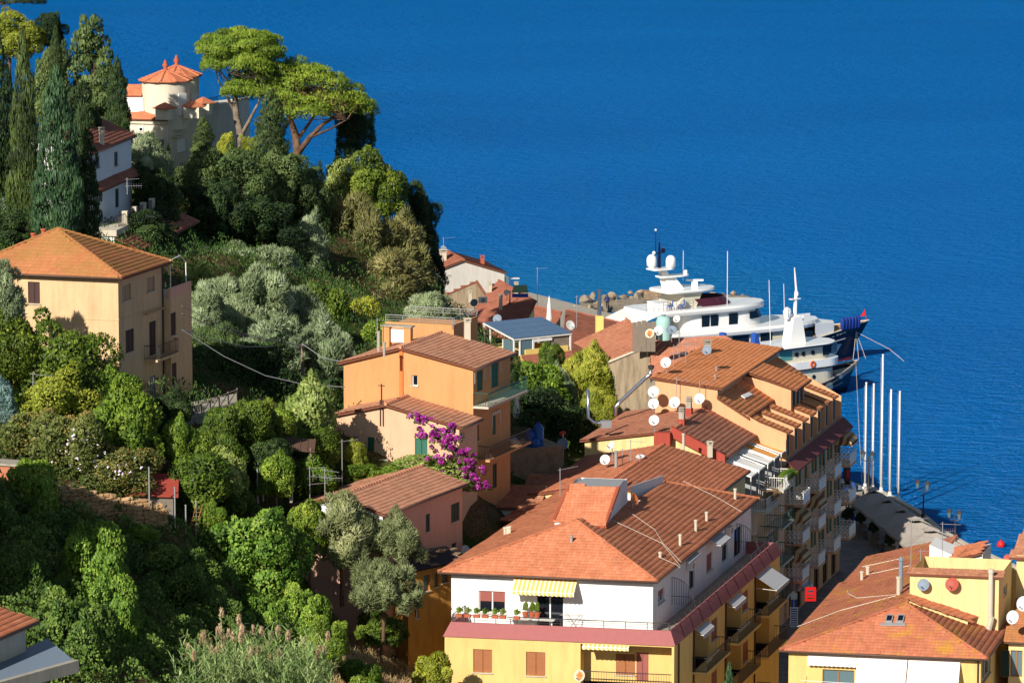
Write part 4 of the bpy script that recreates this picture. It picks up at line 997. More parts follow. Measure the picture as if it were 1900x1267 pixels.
# ================================================================ yellow building at the lower right
def build_r():
 ze = 12.4
 L, Rr, FLb = atz(1447, 1205, ze), atz(1832, 1222, ze), atz(1605, 1035, ze)
 a = (FLb - L).normalized(); e = (Rr - L).normalized(); BR = Rr + a * 30
 T = thing('corner_house', 'pale yellow house with lichen-spotted hip roof at the lower right', 'building', (L.x, L.y, 1.2))
 FL2 = L + e * 0.5 + a * 0.5; FR2 = Rr - e * 0.5 + a * 0.5; BR2 = BR - e * 0.5; BL2 = FLb + e * 0.5
 wf, wr, wl, wb = Wall(FL2, FR2, 0, ze), Wall(FR2, BR2, 0, ze), Wall(BL2, FL2, 0, ze), Wall(BR2, BL2, 0, ze)
 win(wf, (1526, 1242, 1585, 1290), 'glass', T, fr='wood', gl='glass_l', sill=False)
 win(wr, (1823, 1214, 1838, 1256), 'glass', T, fr='white_p')
 mb = MB()
 for W in (wf, wr, wl, wb): W.build(mb)
 mk('wall', mb, MAT['st_yellow'], T)
 for x0, x1, o in ((1499, 1590, 0.35), (1591, 1684, 1.3), (1686, 1782, 1.3)):
  awning(wf, wf.uz(x0, 1230)[0], wf.uz(x1, 1230)[0], ze - 0.3, 0.55 if o < 1 else 1.5, o, 'canvas_w', T, 0.16)
 mb = MB(); mb.tube([wf.P(wf.uz(1815, 1230)[0], 0, 0.08), wf.P(wf.uz(1815, 1230)[0], ze, 0.08)], 0.06, 6); mk('drainpipe', mb, MAT['iron'], T)
 mb = MB(); u, zz = wf.uz(1490, 1256); mb.tube([wf.P(u, zz, 0.9), wf.P(wf.uz(1600, 1256)[0], zz - .05, 0.9)], 0.02, 5); mb.tube([wf.P(u, zz - 1.2, 0), wf.P(u, zz + 0.6, 0.9)], 0.02, 5); mk('drying_rail', mb, MAT['white_p'], T)
 rise = 2.15; hw = (Rr - L).length / 2
 r0 = (L + Rr) / 2 + UP * rise + a * (hw * 0.92) + e * 0.45; r1 = (FLb + BR) / 2 + UP * rise
 nL = (FLb - L).cross(r0 - L).normalized(); nR = (BR - Rr).cross(r0 - Rr).normalized(); nF = (Rr - L).cross(r0 - L).normalized()
 PL = lambda x, y: atplane(x, y, L, nL); PR = lambda x, y: atplane(x, y, Rr, nR)
 left = [L, r0, r1, FLb]; Rcut = Rr + a * 6.2
 rr = [Rr, Rr + a * 5.2, PR(1760, 1150), PR(1690, 1098), r0]
 ro = roof(T, [[L, Rr, r0], left, [Rr, Rr + a * 12, r0 + a * 12, r0]], 'tile_lich', [(L, r0), (Rr, r0), (r0, r1)], gutters=[(L, Rr), (L, FLb), (Rr, Rr + a * 12)], seed=91, w=0.27, e=0.38)
 for x, y, h, wd, m in ((1599, 1078, 0.75, 0.22, 'conc_l'), (1610, 1068, 0.7, 0.25, 'conc_l')): chimney(ro, PL(x, y), h, wd, 'pipe', m)
 chimney(ro, PL(1671, 1096), 2.2, 0.3, 'tall', 'dish_g'); chimney(ro, PL(1667, 1106), 1.4, 0.28, 'pipe', 'conc_l')
 mb = MB()
 for pts in (((1480, 1165), (1560, 1135), (1662, 1108)), ((1574, 1104), (1590, 1112), (1662, 1106)), ((1600, 1054), (1690, 1035)), ((1612, 1068), (1688, 1052)), ((1573, 1097), (1574, 1104))):
  mb = MB(); mb.tube([PL(*q) + UP * 0.12 for q in pts], 0.03, 4); mk('aerial_cable', mb, MAT['pave_rope'], ro)
 for x0, x1 in ((1643, 1656), (1664, 1677)):
  P = lambda x, y: atplane(x, y, L, nF)
  q = [P(x0 - 1, 1157), P(x1 - 1, 1157), P(x1 + 2, 1144), P(x0 + 2, 1144)]
  b = MB(); b.prism([p + UP * 0.08 for p in q], (0, 0, 0.10)); sk = mk('skylight', b, MAT['grey_p'], ro)
  c = sum(q, Vector()) / 4; b = MB(); b.poly([c + (p - c) * 0.72 + UP * 0.19 for p in q]); mk('pane', b, MAT['glass'], sk)
 b = MB(); P = lambda x, y: atplane(x, y, L, nF); b.prism([P(1634, 1162) + UP * .06, P(1680, 1162) + UP * .06, P(1680, 1158) + UP * .06, P(1634, 1158) + UP * .06], (0, 0, 0.06)); mk('flashing', b, MAT['grey_p'], ro)
 base = r0 + a * 1.6; W0 = Wall(base + e * 0.2, base + e * 6.6, 13.0, 17.2)
 uL = W0.uz(1688, 1100)[0]; uR = W0.uz(1853, 1110)[0]; zt = W0.uz(1770, 1066)[1]
 w1 = Wall(W0.P(uL, 0), W0.P(uR, 0), 12.6, zt); w2 = Wall(w1.B, w1.B + a * 6, 12.6, zt); w3 = Wall(w1.A + a * 6, w1.A, 12.6, zt); w4 = Wall(w2.B, w3.A, 12.6, zt)
 win(w2, (1862, 1085, 1869, 1106), 'glass', T, fr='white_p', sill=False)
 mb = MB()
 for W in (w1, w2, w3, w4): W.build(mb)
 mk('rooftop_block', mb, MAT['st_cream'], T)
 mb = MB(); p = [w1.P(-0.15, zt, 0.2), w1.P(w1.L + 0.15, zt, 0.2), w2.P(w2.L, zt, 0.15), w3.P(0, zt, 0.15)]
 v, f = tile_arrays([w1.P(-0.15, zt + 0.05, 0.25), w1.P(w1.L + 0.25, zt + 0.05, 0.25), w2.P(1.0, zt + 0.16, 0.25), w3.P(5.0, zt + 0.16, 0.25)], 0.22, 0.36, 95)
 mb.prism([w1.P(-0.15, zt + 0.02, 0.25), w1.P(w1.L + 0.25, zt + 0.02, 0.25), w2.P(1.0, zt + 0.13, 0.25), w3.P(5.0, zt + 0.13, 0.25)], (0, 0, -0.12))
 rb = mk('block_roof', mb, MAT['roof_under'], T); t_ = put('roof_tiles', mesh_np('roof_tiles', v, f, MAT['tile_old']), rb); t_['kind'] = 'stuff'
 ll = Wall(w1.P(0.3, 0, 1.15), w1.P(4.2, 0, 1.15), 12.8, 15.0)
 z1 = ll.uz(1735, 1132)[1]
 mb = MB(); mb.prism([w1.P(0.1, 12.9, 1.2), w1.P(4.1, 12.9, 1.2), w1.P(4.1, z1 - 0.7, 1.2), w1.P(0.1, z1 + 0.55, 1.2)], -w1.n * 1.25); lo = mk('lean_to', mb, MAT['st_cream'], T)
 rp = [w1.P(0.0, z1 + 0.65, 1.4), w1.P(4.5, z1 - 0.7, 1.4), w1.P(4.5, z1 - 0.5, 0.02), w1.P(0.0, z1 + 0.85, 0.02)]
 v, f = tile_arrays(rp, 0.25, 0.42, 97); t_ = put('roof_tiles', mesh_np('roof_tiles', v, f, MAT['tile_or']), lo); t_['kind'] = 'stuff'
 u, zz = w1.uz(1838, 1160); mb = MB(); mb.tube([w1.P(u, zz, 0.3), w1.P(u, zt + 0.3, 0.3)], 0.17, 10); mb.lathe(w1.P(u, zt + 0.3, 0.3), [(0.22, 0), (0.22, 0.25), (0.05, 0.3)], 10); mb.tube([w1.P(u - 0.1, zz - 0.2, 0.4), w1.P(u + 0.1, zz + 0.7, 0.45)], 0.22, 8); mk('vent_pipe', mb, MAT['conc_l'], T)
 base2 = r0 + a * 13 - e * 1.5
 return dict(T=T, w1=w1, w2=w2, L=L, a=a, e=e, r0=r0, r1=r1, PL=PL, PR=PR, zt=zt, BR=BR, Rr=Rr)
RB = build_r()
def build_r_back():
 a, e = RB['a'], RB['e']
 p = atd(1737, 1060, RB['r0'].y + 15); F = lambda s, t, z: Vector((p.x, p.y, 0)) + a * s + e * t + UP * z
 z0, zt = atd(1768, 1060, p.y).z - 1.0, atd(1768, 1033, p.y).z
 T = thing('stair_house', 'small white stair head with orange tiled top on the lower right roof', 'building', F(0, 0, z0))
 w_ = (1826 - 1764) / 27.0; t0 = (1764 - 1737) / 27.0
 mb = MB(); mb.prism([F(0, t0, z0), F(0, t0 + w_, z0), F(0, t0 + w_, zt + 0.35), F(0, t0, zt - 0.25)], a * 4.0); mb.prism([F(0.6, t0 - 1.6, z0), F(0.6, t0, z0), F(0.6, t0, zt + 0.1), F(0.6, t0 - 1.6, zt + 0.75)], a * 3.0)
 mk('wall', mb, MAT['st_white'], T)
 rp = [F(-0.3, t0 - 0.2, zt - 0.18), F(-0.3, t0 + w_ - 0.1, zt + 0.42), F(3.0, t0 + w_ - 0.1, zt + 0.75), F(3.0, t0 - 0.2, zt + 0.15)]
 mb = MB(); mb.prism(rp, (0, 0, -0.1)); rr = mk('roof', mb, MAT['roof_under'], T); v, f = tile_arrays([q + UP * 0.02 for q in rp], 0.25, 0.36, 98); t_ = put('roof_tiles', mesh_np('roof_tiles', v, f, MAT['tile_or']), rr); t_['kind'] = 'stuff'
 ze = atz(1865, 1190, 12.0); q = RB['Rr'] + a * 7.0 + e * 0.4
 G = lambda s, t, z: Vector((q.x, q.y, 0)) + a * s + e * t + UP * z
 T2 = thing('edge_house', 'cream house with ochre lichen roof cut by the right edge', 'building', G(0, 0, 1.2))
 zz = atplane(1880, 1188, G(0, 0, 0), a).z
 wf = Wall(G(0, 0, 0), G(0, 8, 0), 0, zz); win(wf, (1875, 1206, 1897, 1255), 'glass', T2, fr='wood', gl='glass_l', sill=False, name='glazed_door'); win(wf, (1857, 1206, 1873, 1255), 'closed', T2, sh='dkgreen_sh', sill=False)
 mb = MB(); wf.build(mb); Wall(G(9, 0, 0), G(0, 0, 0), 0, zz).build(mb); Wall(G(0, 8, 0), G(9, 8, 0), 0, zz).build(mb); mk('wall', mb, MAT['st_cream'], T2)
 roof(T2, [[G(-0.4, -0.3, zz), G(-0.4, 9, zz), G(6, 9, zz + 1.7), G(6, -0.3, zz + 1.7)]], 'tile_yel', seed=99, gutters=[(G(-0.4, -0.3, zz), G(-0.4, 9, zz))])
 mb = MB(); mb.poly([wf.P(1.2, zz - 0.6, 0.02), wf.P(4, zz - 0.6, 0.02), wf.P(4, zz - 0.9, 0.9), wf.P(1.2, zz - 0.9, 0.9)]); mk('awning', mb, MAT['canvas_w'], T2)
 b = RB['w2'].B + a * 1.0
 H = lambda s, t, z: Vector((b.x, b.y, 0)) + a * s + e * t + UP * z
 zt = RB['zt']
 T3 = thing('back_house', 'pale house with rough red tile roof behind the rooftop block at right', 'building', H(0, 0, 1.2))
 mb = MB()
 for w_ in (Wall(H(-0.8, 0.3, 0), H(-0.8, 9, 0), 0, zt + .3), Wall(H(9, .3, 0), H(-0.8, 0.3, 0), 0, zt + .3), Wall(H(9, 9, 0), H(9, .3, 0), 0, zt + .3)): w_.build(mb)
 mk('wall', mb, MAT['st_cream'], T3)
 roof(T3, [[H(-1.1, -0.2, zt + 0.2), H(-1.1, 9, zt + 0.2), H(8, 9, zt + 1.0), H(8, -0.2, zt + 1.0)]], 'tile_old', seed=101, w=0.22)
build_r_back()
# ================================================================ hillside houses
def frame_at(p, deg): return row_frame((p.x, p.y), deg)     # s back along the axis, t to the left
def simple_house(T, F, W_, L_, z0, ze, prof, wallm, roofm, seed, wins=(), e=0.385, ov=0.3, gut=True, wt=0.26, ridges=True, back=True):
 """F frame at the front right corner; prof (t,z) from right eave to left eave"""
 zl = min(p[1] for p in prof) - 0.1
 wf, wr = Wall(F(0, W_), F(0, 0), z0, zl), Wall(F(0, 0), F(L_, 0), z0, prof[0][1] - 0.1)
 wl, wb = Wall(F(L_, W_), F(0, W_), z0, prof[-1][1] - 0.1), Wall(F(L_, 0), F(L_, W_), z0, zl)
 D = dict(f=wf, r=wr, l=wl)
 for w_ in wins: win(D[w_[0]], w_[1], w_[2], T, **(w_[3] if len(w_) > 3 else {}))
 def zi(t):
  if t <= prof[0][0]: return prof[0][1]
  for (a, za), (b, zb) in zip(prof[:-1], prof[1:]):
   if a <= t <= b: return za + (zb - za) * (t - a) / (b - a)
  return prof[-1][1]
 mid = [(t, z) for t, z in prof if 0 < t < W_]
 mb = MB()
 wf.build(mb, top=[(W_, zi(0) - 0.08)] + [(W_ - t, z - 0.08) for t, z in mid] + [(0, zi(W_) - 0.08)])
 wb.build(mb, top=[(W_, zi(W_) - 0.08)] + [(t, z - 0.08) for t, z in mid[::-1]] + [(0, zi(0) - 0.08)])
 wr.build(mb); wl.build(mb)
 mk('wall', mb, MAT[wallm], T)
 polys = [[F(-ov, a, za), F(L_ + ov, a, za), F(L_ + ov, b, zb), F(-ov, b, zb)] for (a, za), (b, zb) in zip(prof[:-1], prof[1:])]
 rg = [(F(-ov, t, z), F(L_ + ov, t, z)) for t, z in mid] if ridges else []
 g = [(F(-ov, *prof[0]), F(L_ + ov, *prof[0]))] if gut else []
 ro = roof(T, polys, roofm, rg, gutters=g, seed=seed, e=e, w=wt)
 return wf, wr, ro, polys
# --- left yellow villa with pyramid roof
def left_house():
 c = atd(219, 520, 290.0); F = frame_at(c, 17.5)
 T = thing('hill_house', 'three storey sand yellow house with lichen pyramid roof and shutters at left', 'house', F(0, 0, gz(c.x, c.y)))
 W_, L_ = 11.2, 8.0; z0, ze = 24.0, atd(222, 513, 290).z
 wf, wr = Wall(F(0, W_), F(0, 0), z0, ze), Wall(F(0, 0), F(L_, 0), z0, ze); wl, wb = Wall(F(L_, W_), F(0, W_), z0, ze), Wall(F(L_, 0), F(L_, W_), z0, ze)
 win(wf, (52, 523, 74, 563), 'closed', T, sh='dkbrown_sh')
 for r, sh in (((227, 528, 243, 557), 'beige_sh'), ((272, 514, 287, 541), 'beige_sh'), ((233, 611, 249, 653), 'dkbrown_sh'), ((235, 706, 245, 732), 'dkbrown_sh')): win(wr, r, 'closed', T, sh=sh)
 win(wr, (277, 596, 290, 659), 'closed', T, sh='dkbrown_sh', sill=False, name='balcony_door'); win(wr, (278, 697, 289, 747), 'closed', T, sh='dish_g', sill=False, name='door')
 mb = MB()
 for w_ in (wf, wr, wl, wb): w_.build(mb)
 mk('wall', mb, MAT['st_sand'], T)
 zs = wf.uz(150, 592)[1]; zs2 = wr.uz(250, 688)[1]
 for w_, zz in ((wf, zs), (wr, zs), (wr, zs2)): mb = MB(); w_.box(mb, 0, zz, w_.L, zz + 0.09, 0.0, 0.03); mk('string_course', mb, MAT['st_sand'], T)
 o = 0.55
 cs = [F(-o, W_ + o, ze), F(-o, -o, ze), F(L_ + o, -o, ze), F(L_ + o, W_ + o, ze)]
 ap = F(L_ / 2, W_ / 2 + 0.6, ze + 2.6); apl = F(L_ / 2, W_ / 2 + 1.0, ze + 2.6)
 ro = roof(T, [[cs[0], cs[1], ap], [cs[1], cs[2], ap], [cs[2], cs[3], ap], [cs[3], cs[0], ap]], 'tile_yel', [(c_, ap) for c_ in cs], gutters=[(cs[0], cs[1])], seed=111)
 mb = MB()
 for i in range(26): p = wf.P(0.2 + i * 0.43, ze - 0.12, 0.0); mb.hexa(p, wf.t * 0.1, wf.n * 0.5, UP * 0.1)
 mk('rafter_ends', mb, MAT['dkbrown_sh'], ro)
 for x, y in ((35, 464), (54, 456)):
  b = onplane(x, y, cs[3], cs[0], ap); chimney(ro, onplane(x, y + 8, cs[0], cs[1], ap) + F(2.5, 0) - F(0, 0), 1.2, 0.3, 'pipe', 'terracotta')
 u = wr.L
 w2 = Wall(F(L_, -0.6), F(L_ + 4.0, -0.6), z0, wr.uz(318, 548)[1]); zt = w2.z1
 for r in ((317, 580, 327, 622), (319, 673, 328, 713)): win(w2, r, 'closed', T, sh='dkbrown_sh')
 mb = MB(); w2.build(mb); Wall(F(L_, 0.0), F(L_, -0.6), z0, zt).build(mb); mb.prism([F(L_ + 0.01, -0.6, zt), F(L_ + 4.0, -0.6, zt), F(L_ + 4.0, 5, zt), F(L_ + 0.01, 5, zt)], UP * 0.06); Wall(F(L_ + 4.0, -0.6), F(L_ + 4.0, 5), z0, zt).build(mb)
 mk('rear_wing', mb, MAT['st_sand'], T)
 mb = MB(); w2.box(mb, 0, zt + 0.06, 4.0, zt + 0.75, -0.15, 0.0); mk('terrace_parapet', mb, MAT['st_pink'], T)
 mb = MB(); mb.tube([w2.P(0.3, zt, -0.1), w2.P(0.3, zt + 2.7, -0.1), w2.P(2.2, zt + 2.8, -0.1), w2.P(3.2, zt + 2.2, -0.1), w2.P(3.3, zt, -0.1)], 0.04, 6); mk('awning_hoop', mb, MAT['white_p'], T)
 ub = wr.uz(268, 660)[0]; ue = wr.uz(300, 660)[0]; zb = wr.uz(284, 661)[1]
 balcony(wr, ub, ue + 0.8, zb, 1.0, T, 'bars', 'iron', 'st_sand', 1.0)
 mb = MB(); up = wr.uz(301, 600)[0]; mb.tube([wr.P(up, z0, 0.07), wr.P(up, ze, 0.07)], 0.05, 6); mk('drainpipe', mb, MAT['iron'], T)
 ua, za = wr.uz(264, 583); mb = MB(); mb.tube([wr.P(ua, za, 0.25), wr.P(wr.uz(298, 575)[0], za, 0.25)], 0.08, 6); mk('rolled_awning', mb, MAT['beige_sh'], T)
 return F
FY = left_house()
# --- orange gabled house in the middle, with its lower peach annexe
def mid_houses():
 c = atd(878, 687, 305.0); F = frame_at(c, 20.7)
 z0 = 15.0; zr, zR, zl = atd(878, 683, 304.8).z, atd(745, 644, 307).z, atd(636, 672, 308.6).z
 T = thing('orange_house', 'tall orange house with gabled tile roof and green shutters', 'house', F(0, 0, 18))
 wf, wr, ro, pl = simple_house(T, F, 10.2, 7.6, z0, zr, [(-0.35, zr), (5.6, zR), (10.5, zl)], 'st_orange', 'tile_pink', 121,
  [('f', (764, 696, 775, 716), 'glass', dict(gl='glass')), ('r', (885, 687, 896, 725), 'closed', dict(sh='green_sh', sill=False, name='balcony_door')), ('r', (912, 673, 925, 718), 'closed', dict(sh='green_sh', sill=False, name='balcony_door')),
  ('r', (883, 789, 889, 818), 'closed', dict(sh='green_sh')), ('r', (914, 771, 920, 806), 'closed', dict(sh='green_sh', sill=False, name='door')), ('r', (914, 860, 922, 905), 'closed', dict(sh='dkgreen_sh', sill=False, name='door'))])
 mb = MB()
 for x0, x1, y in ((880, 899, 684), (908, 929, 671), (912, 928, 766)):
  ua, za = wr.uz(x0, y + 2); ub, zb = wr.uz(x1, y - 4); z = (za + zb) / 2
  wr.box(mb, ua, z - 0.1, ub, z + 0.12, 0, 0.08); wr.box(mb, ua, z - 1.0, ua + 0.14, z - 0.1, 0, 0.05); wr.box(mb, ub - 0.14, z - 1.0, ub, z - 0.1, 0, 0.05)
 mk('window_surround', mb, MAT['conc_l'], T)
 z1 = wr.uz(905, 742)[1]; balcony(wr, -0.05, 8.2, z1, 1.2, T, 'bars', 'railgreen', 'conc_l', 1.0)
 z2 = wr.uz(905, 838)[1]; balcony(wr, -0.3, 8.3, z2, 1.4, T, 'bars', 'iron', 'st_orange', 1.0)
 mb = MB(); u = wf.uz(745, 700)[0]; wf.box(mb, u - 0.14, 20, u + 0.14, zR - 0.25, 0, 0.12); mk('pilaster', mb, MAT['ph_orange'], T)
 chimney(ro, onplane(867, 630, *pl[0][:3]), 1.5, 0.42, 'box', 'conc_l')
 for x, y, h in ((703, 652, 1.5), (713, 655, 0.8)): chimney(ro, onplane(x, y, *pl[1][:3]), h, 0.2, 'pipe', 'conc')
 c2 = atd(852, 795, 301.0); G = frame_at(c2, 20.7); zr, zR, zl = atd(856, 792, 300.8).z, atd(713, 749, 303).z, atd(631, 769, 304.5).z
 T2 = thing('peach_annexe', 'low peach annexe with green shutters in front of the orange house', 'house', G(0, 0, 18))
 wf2, wr2, ro2, pl2 = simple_house(T2, G, 9.6, 3.6, z0, zr, [(-0.35, zr), (5.6, zR), (9.9, zl)], 'st_peach', 'tile_pink', 131,
  [('f', (682, 811, 694, 843), 'closed', dict(sh='green_sh')), ('f', (770, 813, 793, 845), 'closed', dict(sh='green_sh')), ('f', (634, 810, 658, 862), 'closed', dict(sh='dkgreen_sh', sill=False, name='door')), ('r', (853, 802, 862, 815), 'glass')])
 return F, T, wf, wr, G, wf2, wr2
FO, TO, wfO, wrO, FN, wfN, wrN = mid_houses()
# --- roof terrace house behind the orange house
def terrace_house():
 c = atd(842, 618, 318.5); F = frame_at(c, 20.7)
 T = thing('terrace_house', 'orange house with flat roof terrace and glass rail behind the gabled house', 'house', F(0, 0, 16))
 z0, zt = 14, atd(842, 612, 318.5).z
 mb = MB(); mb.prism([F(0, 0, z0), F(0, 5.6, z0), F(5, 5.6, z0), F(5, 0, z0)], UP * (zt - z0)); mk('wall', mb, MAT['st_orange'], T)
 W = Wall(F(0, 5.6), F(0, 0), z0, zt); W2 = Wall(F(0, 0), F(5, 0), z0, zt)
 mb = MB(); W.box(mb, 0, zt, W.L, zt + 0.35, -0.2, 0.0); W2.box(mb, 0, zt, 5, zt + 0.35, -0.2, 0.0); mk('parapet', mb, MAT['st_orange'], T)
 mb = MB()
 for w_ in (W, W2, Wall(F(5, 0), F(5, 5.6), 0, 1)): rails(w_, mb, [(0, -0.1), (w_.L, -0.1)], zt + 0.3, 0.6, 'lines')
 mk('railing', mb, MAT['grey_p'], T)
 d = atd(718, 612, 312); G = frame_at(d, 20.7)
 mb = MB()
 for t in (0, -1.7): mb.box(G(0, t, d.z - 1.6), 0.55, 0.5, 1.9, -0.36)
 mk('chimney_pier', mb, MAT['st_orange'], T); mb = MB(); mb.box(G(0, -0.85, d.z + 0.3), 2.5, 0.7, 0.1, -0.36); mb.box(G(0.1, -0.85, d.z - 0.9), 1.2, 0.12, 1.0, -0.36, 1); mk('water_tank_stand', mb, [MAT['conc'], MAT['white_p']], T)
terrace_house()
# --- pink house left of the front block and the ochre outbuilding below it
def pink_house():
 ze = 21.0; c = atz(715, 955, ze); F0 = frame_at(c, 24.8); F = lambda s, t=0.0, z=0.0: F0(s + 0.3, t + 0.35, z)
 T = thing('pink_house', 'old pink house with brown tiled roof and dark green shutters', 'house', F(0, 0, 14))
 wf, wr, ro, pl = simple_house(T, F, 6.6, 12.5, 11.0, ze, [(-0.35, ze), (3.2, 21.97), (6.95, 21.05)], 'st_pink', 'tile_pink', 141,
  [('r', (790, 953, 798, 986), 'closed', dict(sh='dkgreen_sh')), ('r', (837, 933, 853, 967), 'closed', dict(sh='dkgreen_sh')), ('r', (838, 1007, 847, 1030), 'closed', dict(sh='dkgreen_sh'))])
 mb = MB(); mb.poly([wf.P(0, 19.0, 0.02), wf.P(6.6, 19.0, 0.02), wf.P(6.6, 20.9, 0.02), wf.P(3.4, 21.8, 0.02), wf.P(0, 20.9, 0.02)]); mk('gable_face', mb, MAT['st_white'], T)
 PLf = lambda x, y: onplane(x, y, *pl[1][:3])
 chimney(ro, PLf(607, 903), 1.5, 0.3, 'box', 'conc_l'); chimney(ro, PLf(601, 908), 1.1, 0.2, 'pipe', 'conc_l'); chimney(ro, PLf(671, 882), 0.9, 0.4, 'box', 'conc'); chimney(ro, atd(540, 925, 284), 1.8, 0.26, 'pipe', 'conc')
 c2 = atd(829, 1062, 286.5); G = frame_at(c2, 40)
 a = atd(757, 1072, 282.5)
 T2 = thing('ochre_outbuilding', 'weathered ochre outbuilding with dark sheet roof beside the pink house', 'house', (a.x, a.y, 12))
 zt = a.z + 0.4; w_ = Wall((a.x, a.y), (c2.x + 1.7, c2.y + 0.6), 8, zt)
 for r in ((786, 1066, 798, 1096), (806, 1062, 814, 1088), (820, 1060, 832, 1080)): win(w_, r, 'glass', T2, fr='wood', gl='glass_l')
 win(w_, (760, 1078, 767, 1106), 'closed', T2, sh='green_sh'); win(w_, (770, 1128, 777, 1147), 'glass', T2)
 mb = MB(); w_.build(mb); wl_ = Wall((a.x - 1.6, a.y + 2.6), (a.x, a.y), 8, zt); wl_.build(mb); mk('wall', mb, MAT['st_ochre'], T2)
 mb = MB(); b0, b1 = w_.P(-0.2, zt, 0.3), w_.P(w_.L, zt, 0.3); mb.prism([b0, b1, w_.P(w_.L, zt + 0.5, -2.6), w_.P(-0.2, zt + 0.5, -2.6)], UP * 0.08); mk('roof', mb, MAT['dark_p'], T2)
 rs = random.Random(4); mb = MB()
 for i in range(16): u, o = rs.uniform(0, w_.L), rs.uniform(-2.2, 0.1); mb.box(w_.P(u, zt + 0.1 - o * 0.17, o), rs.uniform(0.3, 0.9), rs.uniform(0.2, 0.5), rs.uniform(0.04, 0.14), rs.uniform(0, 3))
 mk('roof_rubble', mb, MAT['stone_dk'], T2, kind='stuff')
 return F, T, wf, wr, pl, w_
FP, TP, wfP, wrP, plP, wOch = pink_house()
# --- small tiled sheds between the orange house and the row
def shed(name, label, px0, py0, px1, py1, d, dep, rise, zlow, mat, wallm, w=0.3, seed=0):
 a, b = atd(px0, py0, d), atd(px1, py1, d - 0.5); t = (b - a); t.z = 0; t.normalize(); n = Vector((-t.y, t.x, 0)); b.z = a.z
 T = thing(name, label, 'shed', (a.x, a.y, zlow))
 roof(T, [[a, b, b + n * dep + UP * rise, a + n * dep + UP * rise]], mat, seed=seed, w=w, lip=0.05)
 mb = MB(); ia, ib = a + t * 0.2 + n * 0.25, b - t * 0.2 + n * 0.25
 mb.prism([Vector((p.x, p.y, zlow)) for p in (ia, ib, ib + n * (dep - 0.3), ia + n * (dep - 0.3))], UP * (a.z - zlow - 0.12)); mk('wall', mb, MAT[wallm], T)
 return T
shed('tile_shed', 'long low shed with old barrel tiles below the retaining wall', 912, 941, 1000, 935, 309, 4.6, 0.9, 11, 'tile_old', 'st_white', 0.24, 151)
shed('tile_shed', 'tiny lean-to with thick barrel tiles beside the cream party wall', 972, 903, 1036, 898, 317, 2.2, 0.6, 12, 'tile_old', 'st_peach', 0.34, 152)
def retaining_wall():
 a, b = atd(925, 838, 322), atd(1045, 838, 324); T = thing('retaining_wall', 'dark masonry retaining wall under the blue water tanks', 'wall', (a.x, a.y, 12))
 w_ = Wall((a.x, a.y), (b.x, b.y), 10, a.z); mb = MB(); w_.build(mb); w_.box(mb, 0, a.z, w_.L, a.z + 0.1, -4.5, 0.05); mk('wall_face', mb, MAT['stone_dk'], T)
 return w_, a.z + 0.1
wRet, zRet = retaining_wall()
